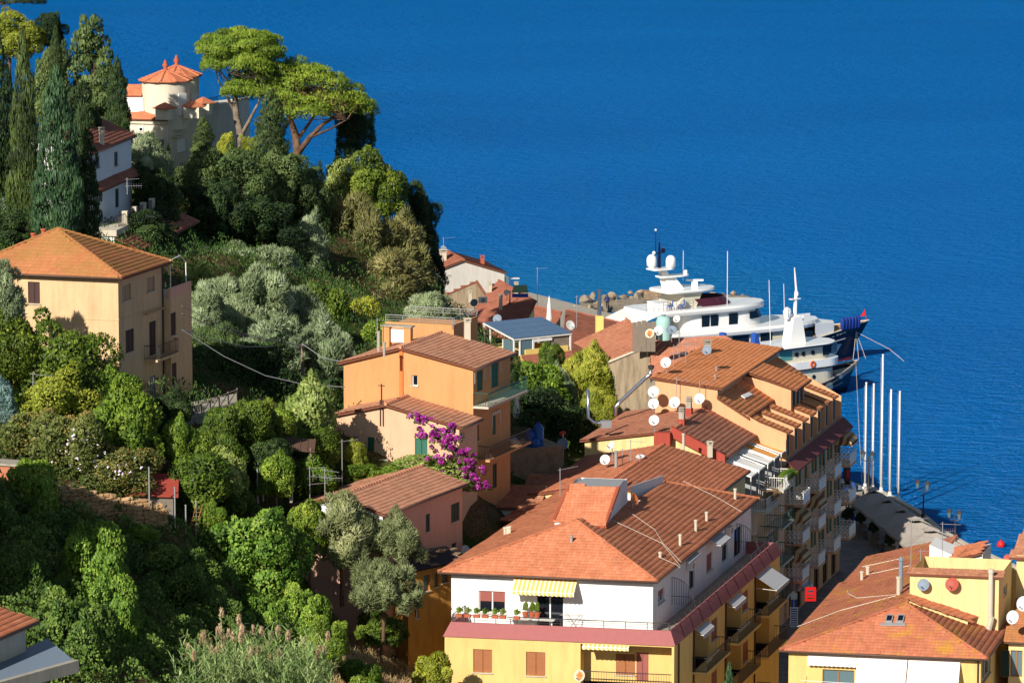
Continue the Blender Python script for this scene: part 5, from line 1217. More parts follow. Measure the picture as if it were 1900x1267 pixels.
# --- solar pergola house
def solar_house():
 c = atd(1160, 668, 380.0); p0 = atd(953, 692, 382)
 z_t = atd(1000, 655, 382).z
 T = thing('solar_house', 'lemon yellow house with a roof pergola covered in solar panels', 'house', (p0.x, p0.y, 8))
 FL, FR = atd(953, 660, 379.5), atd(1061, 662, 383.2); t = (FR - FL); t.z = 0; t.normalize(); n = Vector((-t.y, t.x, 0))
 zf = atd(1000, 656, 381).z
 wf = Wall((FL.x, FL.y), (FR.x, FR.y), 5, zf); wl = Wall(Vector((FL.x, FL.y, 0)) + n * 7, FL, 5, zf); wr = Wall(FR, Vector((FR.x, FR.y, 0)) + n * 7, 5, zf)
 win(wf, (958, 696, 962, 716), 'closed', T, sh='green_sh', cut=False, dep=-0.02, sill=False)
 mb = MB(); wf.build(mb); wl.build(mb); wr.build(mb); mb.poly([wf.P(0, zf), wf.P(wf.L, zf), wf.P(wf.L, zf, -7), wf.P(0, zf, -7)]); mk('wall', mb, MAT['st_lemon'], T)
 mb = MB(); wf.box(mb, 1.3, zf, wf.L - 0.4, zf + 0.45, -0.2, 0); mk('parapet', mb, MAT['st_lemon'], T)
 zb = atd(1010, 680, 380).z; u0, u1 = wf.uz(968, 680)[0], wf.uz(1061, 676)[0]
 roof(T, [[wf.P(u0, zb, 1.6), wf.P(u1, zb, 1.6), wf.P(u1, zb + 1.0, -0.02), wf.P(u0, zb + 1.0, -0.02)]], 'tile_dark', seed=161)
 mb = MB(); wf.box(mb, u0 + 0.2, 5, u1 - 0.2, zb - 0.1, 0, 1.4); mk('bay', mb, MAT['st_lemon'], T)
 zp, dp = atd(962, 622, 382).z, 4.8; U0, U1 = 0.0, wf.L
 zq = zp + 0.9
 mb = MB()
 for u in (0.1, 0.75, 2.2, U1 - 0.1):
  wf.box(mb, u - 0.06, zf, u + 0.06, zp, -0.16, -0.04)
  wf.box(mb, u - 0.06, zf, u + 0.06, zq, -dp - 0.06, -dp + 0.06)
 wf.box(mb, 0, zp - 0.12, U1, zp, -0.2, 0.0); wf.box(mb, 0, zq - 0.12, U1, zq, -dp - 0.1, -dp + 0.1)
 for u in (0.05, U1 - 0.05): mb.hexa(wf.P(u - 0.06, zp - 0.1, -0.1), wf.t * 0.12, UP * 0.12, wf.P(0, zq, -dp) - wf.P(0, zp, -0.1))
 wf.box(mb, 2.2, zf + 0.45, 2.32, zp, -0.16, -0.04)
 wf.box(mb, 2.3, zp - 0.45, 4.3, zp - 0.2, -0.16, -0.05)
 mk('pergola_frame', mb, MAT['white_p'], T)
 mb = MB(); wf.box(mb, 4.35, zf + 0.05, U1 - 0.1, zf + 1.4, -0.25, -0.2); mk('wood_screen', mb, MAT['oldwood'], T)
 mb = MB(); wf.box(mb, 0.8, zf + 0.05, 2.1, zp - 0.1, -0.13, -0.11); mb.hexa(wf.P(0.08, zf + 0.05, -0.15), UP * (zp - zf - 0.2), wf.t * 0.03, -wf.n * 1.6); mk('glass_screen', mb, MAT['glass_l'], T)
 s_ = (wf.P(0, zq, -dp) - wf.P(0, zp, 0.05)); ln = s_.length; sd = s_ / ln; nn = wf.t.cross(sd).normalized()
 for i in range(3):
  for j in range(4):
   o = wf.P(0, zp + 0.03, 0.05) + wf.t * (U1 * i / 3 + 0.03) + sd * (ln * j / 4 + 0.03)
   mb = MB(); mb.hexa(o, wf.t * (U1 / 3 - 0.06), sd * (ln / 4 - 0.06), nn * 0.05); mk('solar_panel', mb, MAT['solar'], T)
 mb = MB(); wf.box(mb, 2.5, zf, 4.1, zf + 0.6, -2.2, -1.4); mk('terrace_sofa', mb, MAT['canvas_o'], T)
 return wf, zf, zp
wSol, zSol, zPer = solar_house()
# --- house with bare grey gable wall
def grey_house():
 q = [atz(1131, 672, 15.6), atz(1207, 639, 17.5), atz(1162, 592, 17.5), atz(1064, 637, 15.6)]
 nq = (q[1] - q[0]).cross(q[3] - q[0]); q[2] = atplane(1162, 592, q[0], nq)
 T = thing('grey_wall_house', 'house with bare grey rendered side wall and faded tile roof', 'house', (q[1].x, q[1].y, 8))
 a0 = atz(1055, 668, 15.0)
 roof(T, [[q[0], q[1], q[2], q[3]]], 'tile_brown', [(q[2], q[1])], seed=171)
 B0 = Vector((q[0].x, q[0].y, 0)); B1 = Vector((q[1].x, q[1].y, 0))
 w_ = Wall(B0 - (B1 - B0) * 0.5, B1, 4, 14.6); mb = MB(); w_.build(mb, top=[(w_.L, 17.35), (0, 14.62)]); C = Vector((q[2].x, q[2].y, 0)); Wall(B1, C, 4, 17.3).build(mb); mk('wall', mb, MAT['st_grey'], T)
 mb = MB(); mb.tube([w_.P(0, 14.75, 0.06), w_.P(w_.L, 17.45, 0.06)], 0.12, 6); mk('verge_coping', mb, MAT['conc_l'], T)
 return w_
wGrey = grey_house()
def ribbed_house():
 q = [atz(1205, 700, 15.2), atz(1420, 700, 15.2), atz(1385, 646, 16.2), atz(1345, 625, 17.4), atz(1207, 632, 17.4)]
 n = (q[1] - q[0]).cross(q[4] - q[0])
 P = lambda x, y: atplane(x, y, q[0], n)
 T = thing('ribbed_roof_house', 'house with old ribbed tile roof between the grey wall and the coral block', 'house', (q[0].x, q[0].y, 6))
 q = [q[0], P(1420, 695), P(1385, 648), P(1345, 625), P(1207, 632)]
 roof(T, [q], 'tile_brown', [(q[3], q[4]), (q[2], q[3])], seed=181, w=0.24)
 b = [Vector((p.x, p.y, 4)) for p in q]; mb = MB(); c = sum(b, Vector()) / 5
 mb.prism([c + (p - c) * 0.95 for p in b], UP * 11.0); mk('wall', mb, MAT['st_grey'], T)
 mb = MB(); w_ = Wall(q[4] + Vector((0, 0.3, 0)), q[3] + Vector((0, 0.3, 0)), 15, 17.6); w_.build(mb); mk('back_parapet', mb, MAT['st_cream'], T)
ribbed_house()
# --- shaded town roofs down by the shore; part of their shade is in the colours
def town_roof(name, label, quad, zs, mat, wallm, seed, zlow=0.5, rdg=None):
 q = [atz(x, y, z) for (x, y), z in zip(quad, zs)]
 n = (q[1] - q[0]).cross(q[3] - q[0]); q[2] = atplane(*quad[2], q[0], n)
 T = thing(name, label, 'house', (q[0].x, q[0].y, zlow))
 roof(T, [q], mat, [(q[2], q[3])], seed=seed, gutters=[(q[0], q[1])])
 c = sum(q, Vector()) / 4; mb = MB(); b = [c + (p - c) * 0.94 for p in q]
 for a_, b_ in zip(b, b[1:] + b[:1]):
  mb.poly([(a_.x, a_.y, zlow), (b_.x, b_.y, zlow), (b_.x, b_.y, b_.z - 0.15), (a_.x, a_.y, a_.z - 0.15)])
 mk('wall', mb, MAT[wallm], T)
 return T, q
TR = []
TR.append(town_roof('town_house', 'town house roof with brown tiles right under the white gable wall', [(822, 548), (905, 572), (902, 548), (884, 521)], (9.6, 8.0, 9.6, 11.2), 'tile_dark', 'st_grey', 191))  # grey wall colour stands in for the shade on this house
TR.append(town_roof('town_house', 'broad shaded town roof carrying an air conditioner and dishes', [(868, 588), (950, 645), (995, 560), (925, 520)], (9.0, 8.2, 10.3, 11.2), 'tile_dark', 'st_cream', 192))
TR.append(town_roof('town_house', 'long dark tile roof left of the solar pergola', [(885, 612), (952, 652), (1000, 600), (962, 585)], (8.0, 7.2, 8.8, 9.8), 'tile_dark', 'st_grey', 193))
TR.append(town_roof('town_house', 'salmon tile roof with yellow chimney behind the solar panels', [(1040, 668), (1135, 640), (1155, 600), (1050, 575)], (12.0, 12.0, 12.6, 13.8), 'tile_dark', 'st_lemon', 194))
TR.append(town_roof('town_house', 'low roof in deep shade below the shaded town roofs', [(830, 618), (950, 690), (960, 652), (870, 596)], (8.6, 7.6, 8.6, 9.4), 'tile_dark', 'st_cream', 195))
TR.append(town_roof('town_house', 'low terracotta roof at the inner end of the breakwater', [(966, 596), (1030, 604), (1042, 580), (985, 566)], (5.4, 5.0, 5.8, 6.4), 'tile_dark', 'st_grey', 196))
mb = MB(); p = onplane(1112, 628, TR[3][1][0], TR[3][1][1], TR[3][1][3]); mb.box(p - UP * 0.6, 0.75, 0.75, 2.9, 0.1); ch = mk('chimney', mb, MAT['st_lemon'], TR[3][0]); mb = MB(); mb.tube([p + UP * 2.3, p + UP * 4.6], 0.2, 8); mb.lathe(p + UP * 4.7, [(0.3, 0), (0.3, .1), (0.05, .3)], 8); mk('flue', mb, MAT['steel'], ch)
for x, y, h, m in ((872, 556, 0.9, 'conc_l'), (929, 575, 1.6, 'conc_l'), (946, 565, 1.5, 'iron'), (909, 542, 1.0, 'conc_l'), (958, 548, 1.4, 'conc_l')):
 p = onplane(x, y, TR[1][1][0], TR[1][1][1], TR[1][1][3]); chimney(TR[1][0], p, h, 0.35 if m != 'iron' else 0.16, 'pipe' if m == 'iron' else 'box', m)
# --- white gable house at the shore
def shore_house():
 c = atd(936, 505, 484.0); F = frame_at(c, -14)
 T = thing('white_gable_house', 'white gable house at the water edge with a wall greyed for shade', 'house', F(0, 0, 2))
 W_ = 8.4; zr, zR, zl = atd(938, 505, 484).z, atd(858, 481, 483).z, atd(803, 504, 482).z
 wf, wr, ro, pl = simple_house(T, F, W_, 9, 1, zr, [(-0.2, zr), (4.85, zR), (8.6, zl)], 'st_shadewhite', 'tile_dark', 201,
  [('f', (826, 499, 836, 511), 'glass', {}), ('f', (868, 494, 877, 501), 'glass', dict(sill=False)), ('f', (913, 526, 922, 535), 'glass', {})])
 chimney(ro, onplane(895, 490, *pl[0][:3]), 0.9, 0.4, 'box', 'terracotta'); p = onplane(822, 484, *pl[1][:3]); chimney(ro, p, 1.2, 0.7, 'box', 'st_white' if False else 'conc_l')
 mb = MB(); mb.prism([F(0.2, -0.6, 1), F(0.2, 0.0, 1), F(6, 0, 1), F(6, -0.6, 1)], UP * (zr - 1.6)); mk('glazed_veranda', mb, MAT['glass_l'], T)
 mb = MB()
 for k in range(4): mb.box(F(1 + k * 1.4, -1.2, zr - 0.9 - k * 0.7), 1.6, 1.0, 0.05, 0.1 * k)
 mk('drying_rack', mb, MAT['white_p'], T)
shore_house()
# --- villa with the round towers
def villa():
 c = atd(300, 300, 398.0)
 zg = c.z; T = thing('tower_villa', 'cream villa with two round towers under conical tile roofs', 'villa', (c.x, c.y, zg))
 zp = atd(330, 216, 399).z                         # terrace parapet
 k = atd(311, 240, 398.5); rgt = atd(407, 230, 410.0); lft = atd(240, 240, 399.5)
 wR = Wall((k.x, k.y), (rgt.x, rgt.y), zg - 3, zp); wL = Wall((lft.x, lft.y), (k.x, k.y), zg - 3, atd(280, 222, 398).z)
 win(wR, (329, 258, 346, 282), 'closed', T, sh='white_p'); win(wR, (394, 262, 402, 280), 'closed', T, sh='white_p')
 win(wL, (300, 260, 304, 292), 'closed', T, sh='dish_g', sill=False, name='door'); win(wL, (279, 262, 288, 285), 'glass', T); win(wL, (258, 236, 266, 244), 'glass', T, cut=False, dep=-0.03, sill=False)
 mb = MB(); wR.build(mb); wL.build(mb)
 wr2 = Wall(wR.B, wR.B + Vector((2.4, 9, 0)), zg - 4, zp); wr2.build(mb)
 mb.poly([wR.P(0, zp), wR.P(wR.L, zp), wr2.P(wr2.L, zp), wL.P(0, zp, -9)]); mk('wall', mb, MAT['st_villa'], T)
 mb = MB(); wR.box(mb, -0.1, zp - 0.12, wR.L + 0.1, zp + 0.1, -0.3, 0.18); wL.box(mb, 0, wL.z1 - 0.5, wL.L + 0.1, wL.z1 - 0.1, -0.3, 0.2); mk('cornice', mb, MAT['st_villa'], T)
 mb = MB(); wR.box(mb, 1.0, zp - 2.05, 2.3, zp - 1.95, 0, 0.6); wL.box(mb, wL.L - 2.6, wL.z1 - 2.0, wL.L - 0.4, wL.z1 - 1.85, 0, 1.2); mk('door_canopy', mb, MAT['conc_l'], T)
 z1 = wL.z1; a, b = wL.P(-0.3, z1, 0.4), wL.P(wL.L + 0.1, z1, 0.4); ap = wL.P(-0.6, z1 + 1.55, -4.2)
 roof(T, [[a, b, ap], [b, wL.P(wL.L - 0.4, z1 + 0.1, -5.5), ap]], 'tile_or', [(b, ap)], seed=211)
 for (x0, x1, ye, yb, d, tip, yt) in ((264, 352, 149, 218, 401.5, 306, 128), (287, 370, 140, 205, 405.5, 326, 120)):
  m_ = (x0 + x1) / 2; cc = atd(m_, yb, d); r = (x1 - x0) / 2 / 19.6; zt = atd(m_, ye, d).z
  mb = MB(); mb.lathe((cc.x, cc.y, cc.z - 1), [(r, 0), (r, zt - cc.z + 1)], 40); tw = mk('tower', mb, MAT['st_villa'], T, smooth=True)
  hh = 0.95; n = 10; tipz = zt + hh; R_ = r + 0.32
  V = []; Fc = []; nv = 0
  tx = (tip - m_) / 19.6 * 0.0
  for i in range(n):
   a0, a1 = 2 * math.pi * i / n + 0.2, 2 * math.pi * (i + 1) / n + 0.2
   p = [Vector((cc.x + R_ * math.cos(q), cc.y + R_ * math.sin(q), zt)) for q in (a0, a1)]
   v, f = tile_arrays([p[0], p[1], Vector((cc.x, cc.y, tipz))], 0.24, 0.34, 220 + i); V.append(v); Fc.append(f + nv); nv += len(v)
  mb = MB(); mb.lathe((cc.x, cc.y, zt - 0.1), [(R_, 0), (R_, 0.06), (0.02, hh + 0.06)], 10); rf = mk('tower_roof', mb, MAT['roof_under'], tw)
  mb = MB()
  for i in range(n):
   q = 2 * math.pi * i / n + 0.2; ridge_line(mb, (cc.x + R_ * math.cos(q), cc.y + R_ * math.sin(q), zt + 0.03), (cc.x, cc.y, tipz + 0.03), 0.09)
  mk('hip_tiles', mb, MAT['tile_or'], tw)
  t_ = put('roof_tiles', mesh_np('roof_tiles', np.concatenate(V), np.concatenate(Fc), MAT['tile_or']), tw); t_['kind'] = 'stuff'
  mb = MB(); mb.lathe((cc.x, cc.y, tipz - 0.1), [(0.34, 0), (0.3, 0.1), (0.15, 0.25), (0.27, 0.45), (0.29, 0.62), (0.14, 0.8), (0.17, 0.88), (0.03, 1.1)], 10); mk('finial', mb, MAT['terracotta'], tw, smooth=True)
  az = -0.72 if d < 403 else -0.6; wn = Vector((math.cos(az), math.sin(az), 0)); tt = Vector((-wn.y, wn.x, 0)); h0 = atd(340, 211, d).z
  A_ = Vector((cc.x, cc.y, 0)) + wn * (r + 0.0) - tt * 0.5; ww = Wall(A_, A_ + tt * 1.0, 0, 1); mb = MB(); ww.box(mb, 0, h0, 1.0, h0 + 2.0, -0.2, 0.06); mk('tower_window', mb, MAT['white_p'], tw)
 for x, y, d in ((306, 202, 398.5), (358, 199, 400), (377, 192, 402)):
  p = atd(x, y, d); mb = MB(); mb.box(p - UP * 1.0, 1.5, 1.3, 1.0, -0.2); pr = mk('terrace_pier', mb, MAT['st_villa'], T)
  mb = MB(); mb.lathe(p, [(1.2, 0), (1.2, 0.08), (0.02, 0.62)], 4); mk('pier_cap', mb, MAT['tile_or'], pr)
 mb = MB(); wt = Wall(wR.P(3.2, 0, -0.1), wR.P(wR.L, 0, -0.1), 0, 1); rails(wt, mb, [(0, 0), (wt.L, 0)], zp, 0.9, 'bars'); mk('railing', mb, MAT['iron'], T)
 q = atd(186, 196, 402); mb = MB(); mb.box((q.x + 2.2, q.y, q.z - 4), 4.4, 3, 4.9, -0.1); mb.box((q.x + 0.6, q.y - 1, q.z - 4), 1.4, 2, 5.0, -0.1); mk('rear_wing', mb, MAT['st_white'], T)
 for x0, y0, x1, y1 in ((182, 180, 200, 168), (232, 178, 262, 166)):
  a, b = atd(x0, y0, 400.5), atd(x1, y0, 400.5); roof(T, [[a, b, b + Vector((0, 2.4, 0.8)), a + Vector((0, 2.4, 0.8))]], 'tile_or', seed=233)
villa()
# --- white house with the pillared terrace, left
def pillar_house():
 c = atd(165, 282, 352.0); f = atd(243, 264, 366); F0 = atd(169, 300, 352)
 ax = math.degrees(math.atan2(f.x - c.x, f.y - c.y)); F = row_frame((F0.x, F0.y), ax)
 T = thing('pillar_house', 'white house with red pent roof and a pillared terrace behind the cypresses', 'house', F(0, 0, 28))
 ze = c.z; L_ = (Vector((f.x, f.y)) - Vector((c.x, c.y))).length - 0.6
 wf, wr, ro, pl = simple_house(T, F, 8, L_, 26, ze, [(-0.4, ze), (4, ze + 2.0), (8.4, ze)], 'st_white', 'tile_dark', 241,
  [('r', (212, 282, 219, 308), 'closed', dict(sh='dkgreen_sh')), ('r', (178, 290, 185, 312), 'closed', dict(sh='dkgreen_sh')), ('r', (214, 350, 221, 385), 'closed', dict(sh='dkgreen_sh', sill=False, name='door'))])
 chimney(ro, onplane(189, 268, *pl[0][:3]), 1.3, 0.4, 'box', 'conc_l')
 z1 = wr.uz(205, 338)[1]; roof(T, [[wr.P(-1, z1, 0.9), wr.P(wr.L, z1, 0.9), wr.P(wr.L, z1 + 0.45, 0), wr.P(-1, z1 + 0.45, 0)]], 'tile_dark', seed=243)
 zt = wr.uz(205, 405)[1]
 mb = MB(); wr.box(mb, -2, zt - 0.5, wr.L + 4, zt, 0.0, 2.6); mk('terrace_slab', mb, MAT['conc_l'], T)
 for k in range(5):
  mb = MB(); u = 2.2 + k * 3.1; wr.box(mb, u, zt, u + 0.45, zt + 1.1, 2.0, 2.45); mk('terrace_pillar', mb, MAT['conc_l'], T)
 mb = MB(); rails(wr, mb, [(0, 2.25), (wr.L + 3.5, 2.25)], zt, 0.95, 'bars'); mk('railing', mb, MAT['iron'], T)
 roof(T, [[wr.P(-2, zt - 1.6, 4.8), wr.P(wr.L + 5, zt - 1.6, 4.8), wr.P(wr.L + 5, zt - 0.55, 2.3), wr.P(-2, zt - 0.55, 2.3)]], 'tile_dark', seed=244)
 mb = MB(); wr.box(mb, -2, 24, wr.L + 4, zt - 0.6, -1, 2.4); mk('basement', mb, MAT['st_white'], T)
pillar_house()
# --- corner of a house at the lower left edge
def corner_roof():
 e0, e1 = atd(-60, 1203, 207), atd(72, 1156, 214); ax = math.degrees(math.atan2(e1.x - e0.x, e1.y - e0.y))
 F = row_frame((e0.x, e0.y), ax); L_ = (Vector((e1.x, e1.y)) - Vector((e0.x, e0.y))).length
 T = thing('corner_hut', 'house corner with orange tiles and flat grey roof at the lower left edge', 'house', F(0, 0, 20))
 ze = (e0.z + e1.z) / 2
 q = [F(-3, 0, ze), F(L_, 0, ze), F(L_ - 0.2, 2.6, ze + 0.75), F(-3, 2.6, ze + 0.75)]
 roof(T, [q], 'tile_or', [(q[2], q[3])], seed=251, gutters=[(q[0], q[1])], w=0.24)
 wr = Wall(F(-3, 0.45), F(L_ - 0.6, 0.45), 15, ze - 0.05); wb = Wall(F(L_ - 0.6, 0.45), F(L_ - 0.6, 5), 15, ze - 0.05); mb = MB(); wr.build(mb); wb.build(mb); mk('wall', mb, MAT['conc_l'], T)
 zs = wr.uz(30, 1216)[1]
 s0, s1 = F(-3, 0.46, zs), F(L_ + 0.3, 0.46, zs)
 far = atplane(146, 1232, s0, UP); near = atplane(-60, 1290, s0, UP)
 mb = MB(); mb.prism([s0, F(L_ + 2.6, 0.9, zs), Vector((far.x, far.y, zs)), Vector((near.x, near.y, zs))], UP * -0.35); mk('flat_roof', mb, MAT['dish_g'], T)
 mb = MB(); d = (far - near); d.z = 0; d.normalize(); nn = Vector((-d.y, d.x, 0)); L2 = (far - near).length
 mb.hexa(Vector((near.x, near.y, zs - 0.4)) - nn * 0.02, d * L2, nn * 0.35, UP * 0.62); mk('roof_edge', mb, MAT['conc'], T)
 mb = MB(); mb.box(F(L_ - 4, 1.9, ze + 0.5), 1.3, 0.25, 0.45, R(90 - ax)); mk('brick_stub', mb, MAT['terracotta'], T)
corner_roof()
# ================================================================ vegetation
LM = {}
LM['pine'] = leafmat('leaf_pine', (62, 84, 22), (108, 130, 36), (148, 160, 58))
LM['cypress'] = leafmat('leaf_cypress', (34, 48, 24), (66, 84, 40), (92, 106, 54))
LM['cypress_b'] = leafmat('leaf_cypress_blue', (34, 56, 36), (66, 94, 58), (96, 120, 78))
LM['oak'] = leafmat('leaf_oak', (44, 58, 32), (78, 98, 50), (112, 126, 74))
LM['olive'] = leafmat('leaf_olive', (84, 98, 66), (130, 144, 104), (172, 182, 146))
LM['olive_g'] = leafmat('leaf_olive_green', (84, 92, 58), (120, 128, 84), (156, 160, 116))
LM['tamarisk'] = leafmat('leaf_tamarisk', (76, 76, 40), (116, 114, 66), (146, 138, 88))
LM['bright'] = leafmat('leaf_bright', (60, 84, 22), (100, 124, 36), (148, 160, 62))
LM['yellow'] = leafmat('leaf_yellow', (96, 104, 26), (140, 146, 46), (176, 172, 72))
LM['citrus'] = leafmat('leaf_citrus', (48, 66, 20), (84, 104, 30), (122, 134, 46))
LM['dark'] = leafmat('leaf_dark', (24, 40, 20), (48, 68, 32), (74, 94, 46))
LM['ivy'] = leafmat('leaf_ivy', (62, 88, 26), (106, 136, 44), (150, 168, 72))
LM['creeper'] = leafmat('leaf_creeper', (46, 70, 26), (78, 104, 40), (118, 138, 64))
LM['spruce'] = leafmat('leaf_spruce', (90, 120, 116), (128, 156, 150), (160, 184, 176))
LM['hedge'] = leafmat('leaf_hedge', (60, 76, 32), (104, 110, 52), (150, 122, 74))
LM['fig'] = leafmat('leaf_fig', (84, 104, 44), (128, 142, 72), (168, 172, 108))
LM['bougain'] = leafmat('leaf_bougainvillea', (124, 26, 112), (170, 48, 152), (202, 96, 186), trans=0.35)
LM['blossom'] = leafmat('leaf_blossom', (214, 196, 216), (232, 222, 234), (240, 236, 240))
LM['dry'] = leafmat('leaf_dry', (128, 104, 70), (168, 142, 100), (196, 174, 132), trans=0.15)
LM['reed'] = leafmat('leaf_reed', (74, 98, 52), (106, 128, 74), (140, 154, 104))
LM['plume'] = leafmat('leaf_plume', (134, 112, 84), (166, 144, 112), (190, 170, 138))
LM['grass'] = leafmat('leaf_grass', (34, 56, 22), (62, 86, 32), (100, 116, 54))
for _m in LM.values():
 for _nd in _m.node_tree.nodes:
  if _nd.bl_idname == 'ShaderNodeMapRange' and abs(_nd.inputs[3].default_value - 0.8) < 1e-4:
   _nd.inputs[3].default_value = 1.25; _nd.inputs[4].default_value = 1.8
def unit(v): return v / np.maximum(np.linalg.norm(v, axis=-1, keepdims=True), 1e-9)
def leaf_quads(P, Nrm, ln, wd, rs, up=0.0, spread=0.9, droop=0.0):
 """rhombic leaves: P base points, Nrm outward directions"""
 n = len(P); d = unit(Nrm + rs.normal(0, spread, (n, 3)) + np.array([0, 0, up - droop]))
 s = unit(np.cross(d, rs.normal(0, 1, (n, 3)))); sz = rs.uniform(0.65, 1.3, n)[:, None]
 a = P - d * ln * sz * 0.3; b = P + d * ln * sz * 0.7; m = P + d * ln * sz * 0.15
 c1, c2 = m + s * wd * sz * 0.5, m - s * wd * sz * 0.5
 V = np.stack([a, c1, b, c2], 1).reshape(-1, 3)
 return V, np.arange(4 * n).reshape(-1, 4)
def sample_lobes(lobes, n, rs, inner=0.72, lower=-0.75):
 """points on the outer skin of a set of ellipsoids (c, r)"""
 C = np.array([l[0] for l in lobes]); Rr = np.array([l[1] for l in lobes])
 ar = (Rr[:, 0] * Rr[:, 1] + Rr[:, 1] * Rr[:, 2] + Rr[:, 0] * Rr[:, 2]); k = rs.choice(len(lobes), n, p=ar / ar.sum())
 d = unit(rs.normal(0, 1, (n, 3))); flip = (d[:, 2] < lower); d[flip, 2] *= -1
 t = 1 - (1 - inner) * rs.rand(n) ** 1.5
 P = C[k] + d * Rr[k] * t[:, None]
 deep = np.zeros(n, bool)
 for c, r in zip(C, Rr): deep |= ((((P - c) / r) ** 2).sum(1) < 0.42)
 keep = ~deep | (rs.rand(n) < 0.12)
 nn = unit(d / Rr[k])
 return P[keep], nn[keep], k[keep]
def foliage(name, lobes, n, ln, wd, seed, mat, up=0.25, spread=0.75, inner=0.58, droop=0.0, lower=-0.75, extra=None):
 rs = np.random.RandomState(seed); P, Nn, k = sample_lobes(lobes, n, rs, inner, lower)
 V, F = leaf_quads(P, Nn, ln, wd, rs, up, spread, droop)
 tone = rs.normal(0, 0.16, len(lobes))
 var = np.clip(0.48 + tone[k] + rs.normal(0, 0.2, len(P)), 0, 1)
 cc = P.mean(0); big = unit((P - cc) / (P.std(0) + 1e-6)); return mesh_np(name, V, F, mat, attr=np.repeat(var, 4), nrm=np.repeat(unit(Nn * 0.75 + big * 0.35), 4, 0))
def sublobes(rs, n, r=(0.16, 0.26), box=(0.5, 0.5, 0.5), cz=0.5, rad=0.68, flat=0.9, lowcut=-0.6, extra_core=True):
 L = []; ph = rs.uniform(0, 6.28, 4)
 for i in range(n):
  a = i * 2.39996 + rs.uniform(-.5, .5); zz = 1 - 2 * (i + 0.5) / n
  if zz < lowcut: continue
  q = math.sqrt(1 - zz * zz); d = np.array([q * math.cos(a), q * math.sin(a), zz])
  big = 1 + 0.22 * math.sin(2 * a + ph[0]) * q + 0.16 * math.sin(3 * a + ph[1]) * q + 0.14 * math.sin(3 * zz + ph[2] + a)
  s = rs.uniform(*r) * rs.choice([0.6, 0.8, 1.0, 1.0, 1.25]); f = rad * rs.uniform(0.72, 1.2) * big
  c = np.array([0, 0, cz]) + d * np.array(box) * f
  c[2] = max(c[2], s * 0.5)
  L.append((c, (s * rs.uniform(0.8, 1.25), s * rs.uniform(0.8, 1.25), s * flat)))
  if rs.rand() < 0.35:
   c2 = c + d * s * 0.85 + rs.normal(0, 0.03, 3); L.append((c2, (s * 0.42, s * 0.42, s * 0.4)))
 if extra_core: L.append((np.array([0, 0, cz * 0.9]), (box[0] * 0.6, box[1] * 0.6, box[2] * 0.62)))
 return L
PROTO = {}
def proto(key, lobes, n, ln, wd, seed, mat, **kw):
 PROTO[key] = foliage('crown', lobes, n, ln, wd, seed, LM[mat], **kw)
_rs = np.random.RandomState(5)
for i in range(3): proto('round%d' % i, sublobes(_rs, 26), 22000, 0.044, 0.028, 10 + i, 'citrus')
for i in range(2): proto('leafy%d' % i, sublobes(_rs, 20, (0.15, 0.24), rad=0.72), 15000, 0.062, 0.036, 15 + i, 'bright', spread=0.9)
for i in range(2): proto('big%d' % i, sublobes(_rs, 48, (0.11, 0.19), rad=0.76), 30000, 0.036, 0.022, 20 + i, 'oak')
for i in range(3): proto('olive%d' % i, sublobes(_rs, 60, (0.08, 0.16), rad=0.78, flat=0.95), 30000, 0.085, 0.0145, 30 + i, 'olive', up=0.7, spread=0.6, inner=0.35)
for i in range(2): proto('feather%d' % i, sublobes(_rs, 34, (0.12, 0.2), rad=0.72, flat=0.8), 22000, 0.085, 0.014, 40 + i, 'tamarisk', up=0.35, spread=0.55)
for i in range(3):
 L = []
 for k in range(64):
  z = (k + 0.5) / 64; r = 0.42 * (min(1, z / 0.12) ** 0.5) * (1 - z ** 2.0) ** 0.62 * _rs.uniform(0.82, 1.12) + 0.02; a = k * 2.4 + _rs.uniform(-.5, .5); o = r * _rs.uniform(0.4, 0.68)
  L.append((np.array([o * math.cos(a), o * math.sin(a), z * 0.95]), (max(0.05, r * 0.58), max(0.05, r * 0.58), 0.05 + 0.03 * _rs.rand())))
 proto('cypress%d' % i, L, 30000, 0.034, 0.018, 50 + i, 'cypress', up=1.0, spread=0.5)
for i in range(2): proto('ivy%d' % i, sublobes(_rs, 26, (0.14, 0.23), rad=0.72), 26000, 0.036, 0.03, 60 + i, 'ivy', up=0.2, spread=0.5, droop=0.5)
L = []
for k in range(12):                                        # cedar: irregular horizontal plates
 for j in range(8):
  z = 0.14 + k / 12 * 0.84; r = 0.46 * (1 - z) ** 0.7 + 0.05; a = _rs.uniform(0, 6.28); q = r * _rs.uniform(0.25, 0.95)
  L.append((np.array([q * math.cos(a), q * math.sin(a), z + _rs.uniform(-.02, .02)]), (0.17 * (1.2 - z), 0.17 * (1.2 - z), 0.045)))
proto('cedar0', L, 36000, 0.034, 0.016, 71, 'tamarisk', up=0.5, spread=0.6)
_tr = MB(); _tr.tube([(0, 0, -0.35), (0.01, 0.01, 0.0), (-0.015, 0.02, 0.3), (0.02, 0, 0.6)], [0.035, 0.03, 0.024, 0.012], 7)
for _k in range(5):
 _a = _k * 1.26 + 0.4; _tr.tube([(0.0, 0.01, 0.08 + 0.06 * _k), (0.14 * math.cos(_a), 0.14 * math.sin(_a), 0.3 + 0.06 * _k), (0.26 * math.cos(_a), 0.26 * math.sin(_a), 0.5 + 0.05 * _k)], [0.018, 0.012, 0.005], 6)
TRUNK = bpy.data.meshes.new('trunk'); TRUNK.from_pydata(_tr.v, [], _tr.f); TRUNK.materials.append(MAT['bark'])
TRUNK.polygons.foreach_set('use_smooth', [True] * len(TRUNK.polygons)); TRUNK.update()
_vr = random.Random(77)
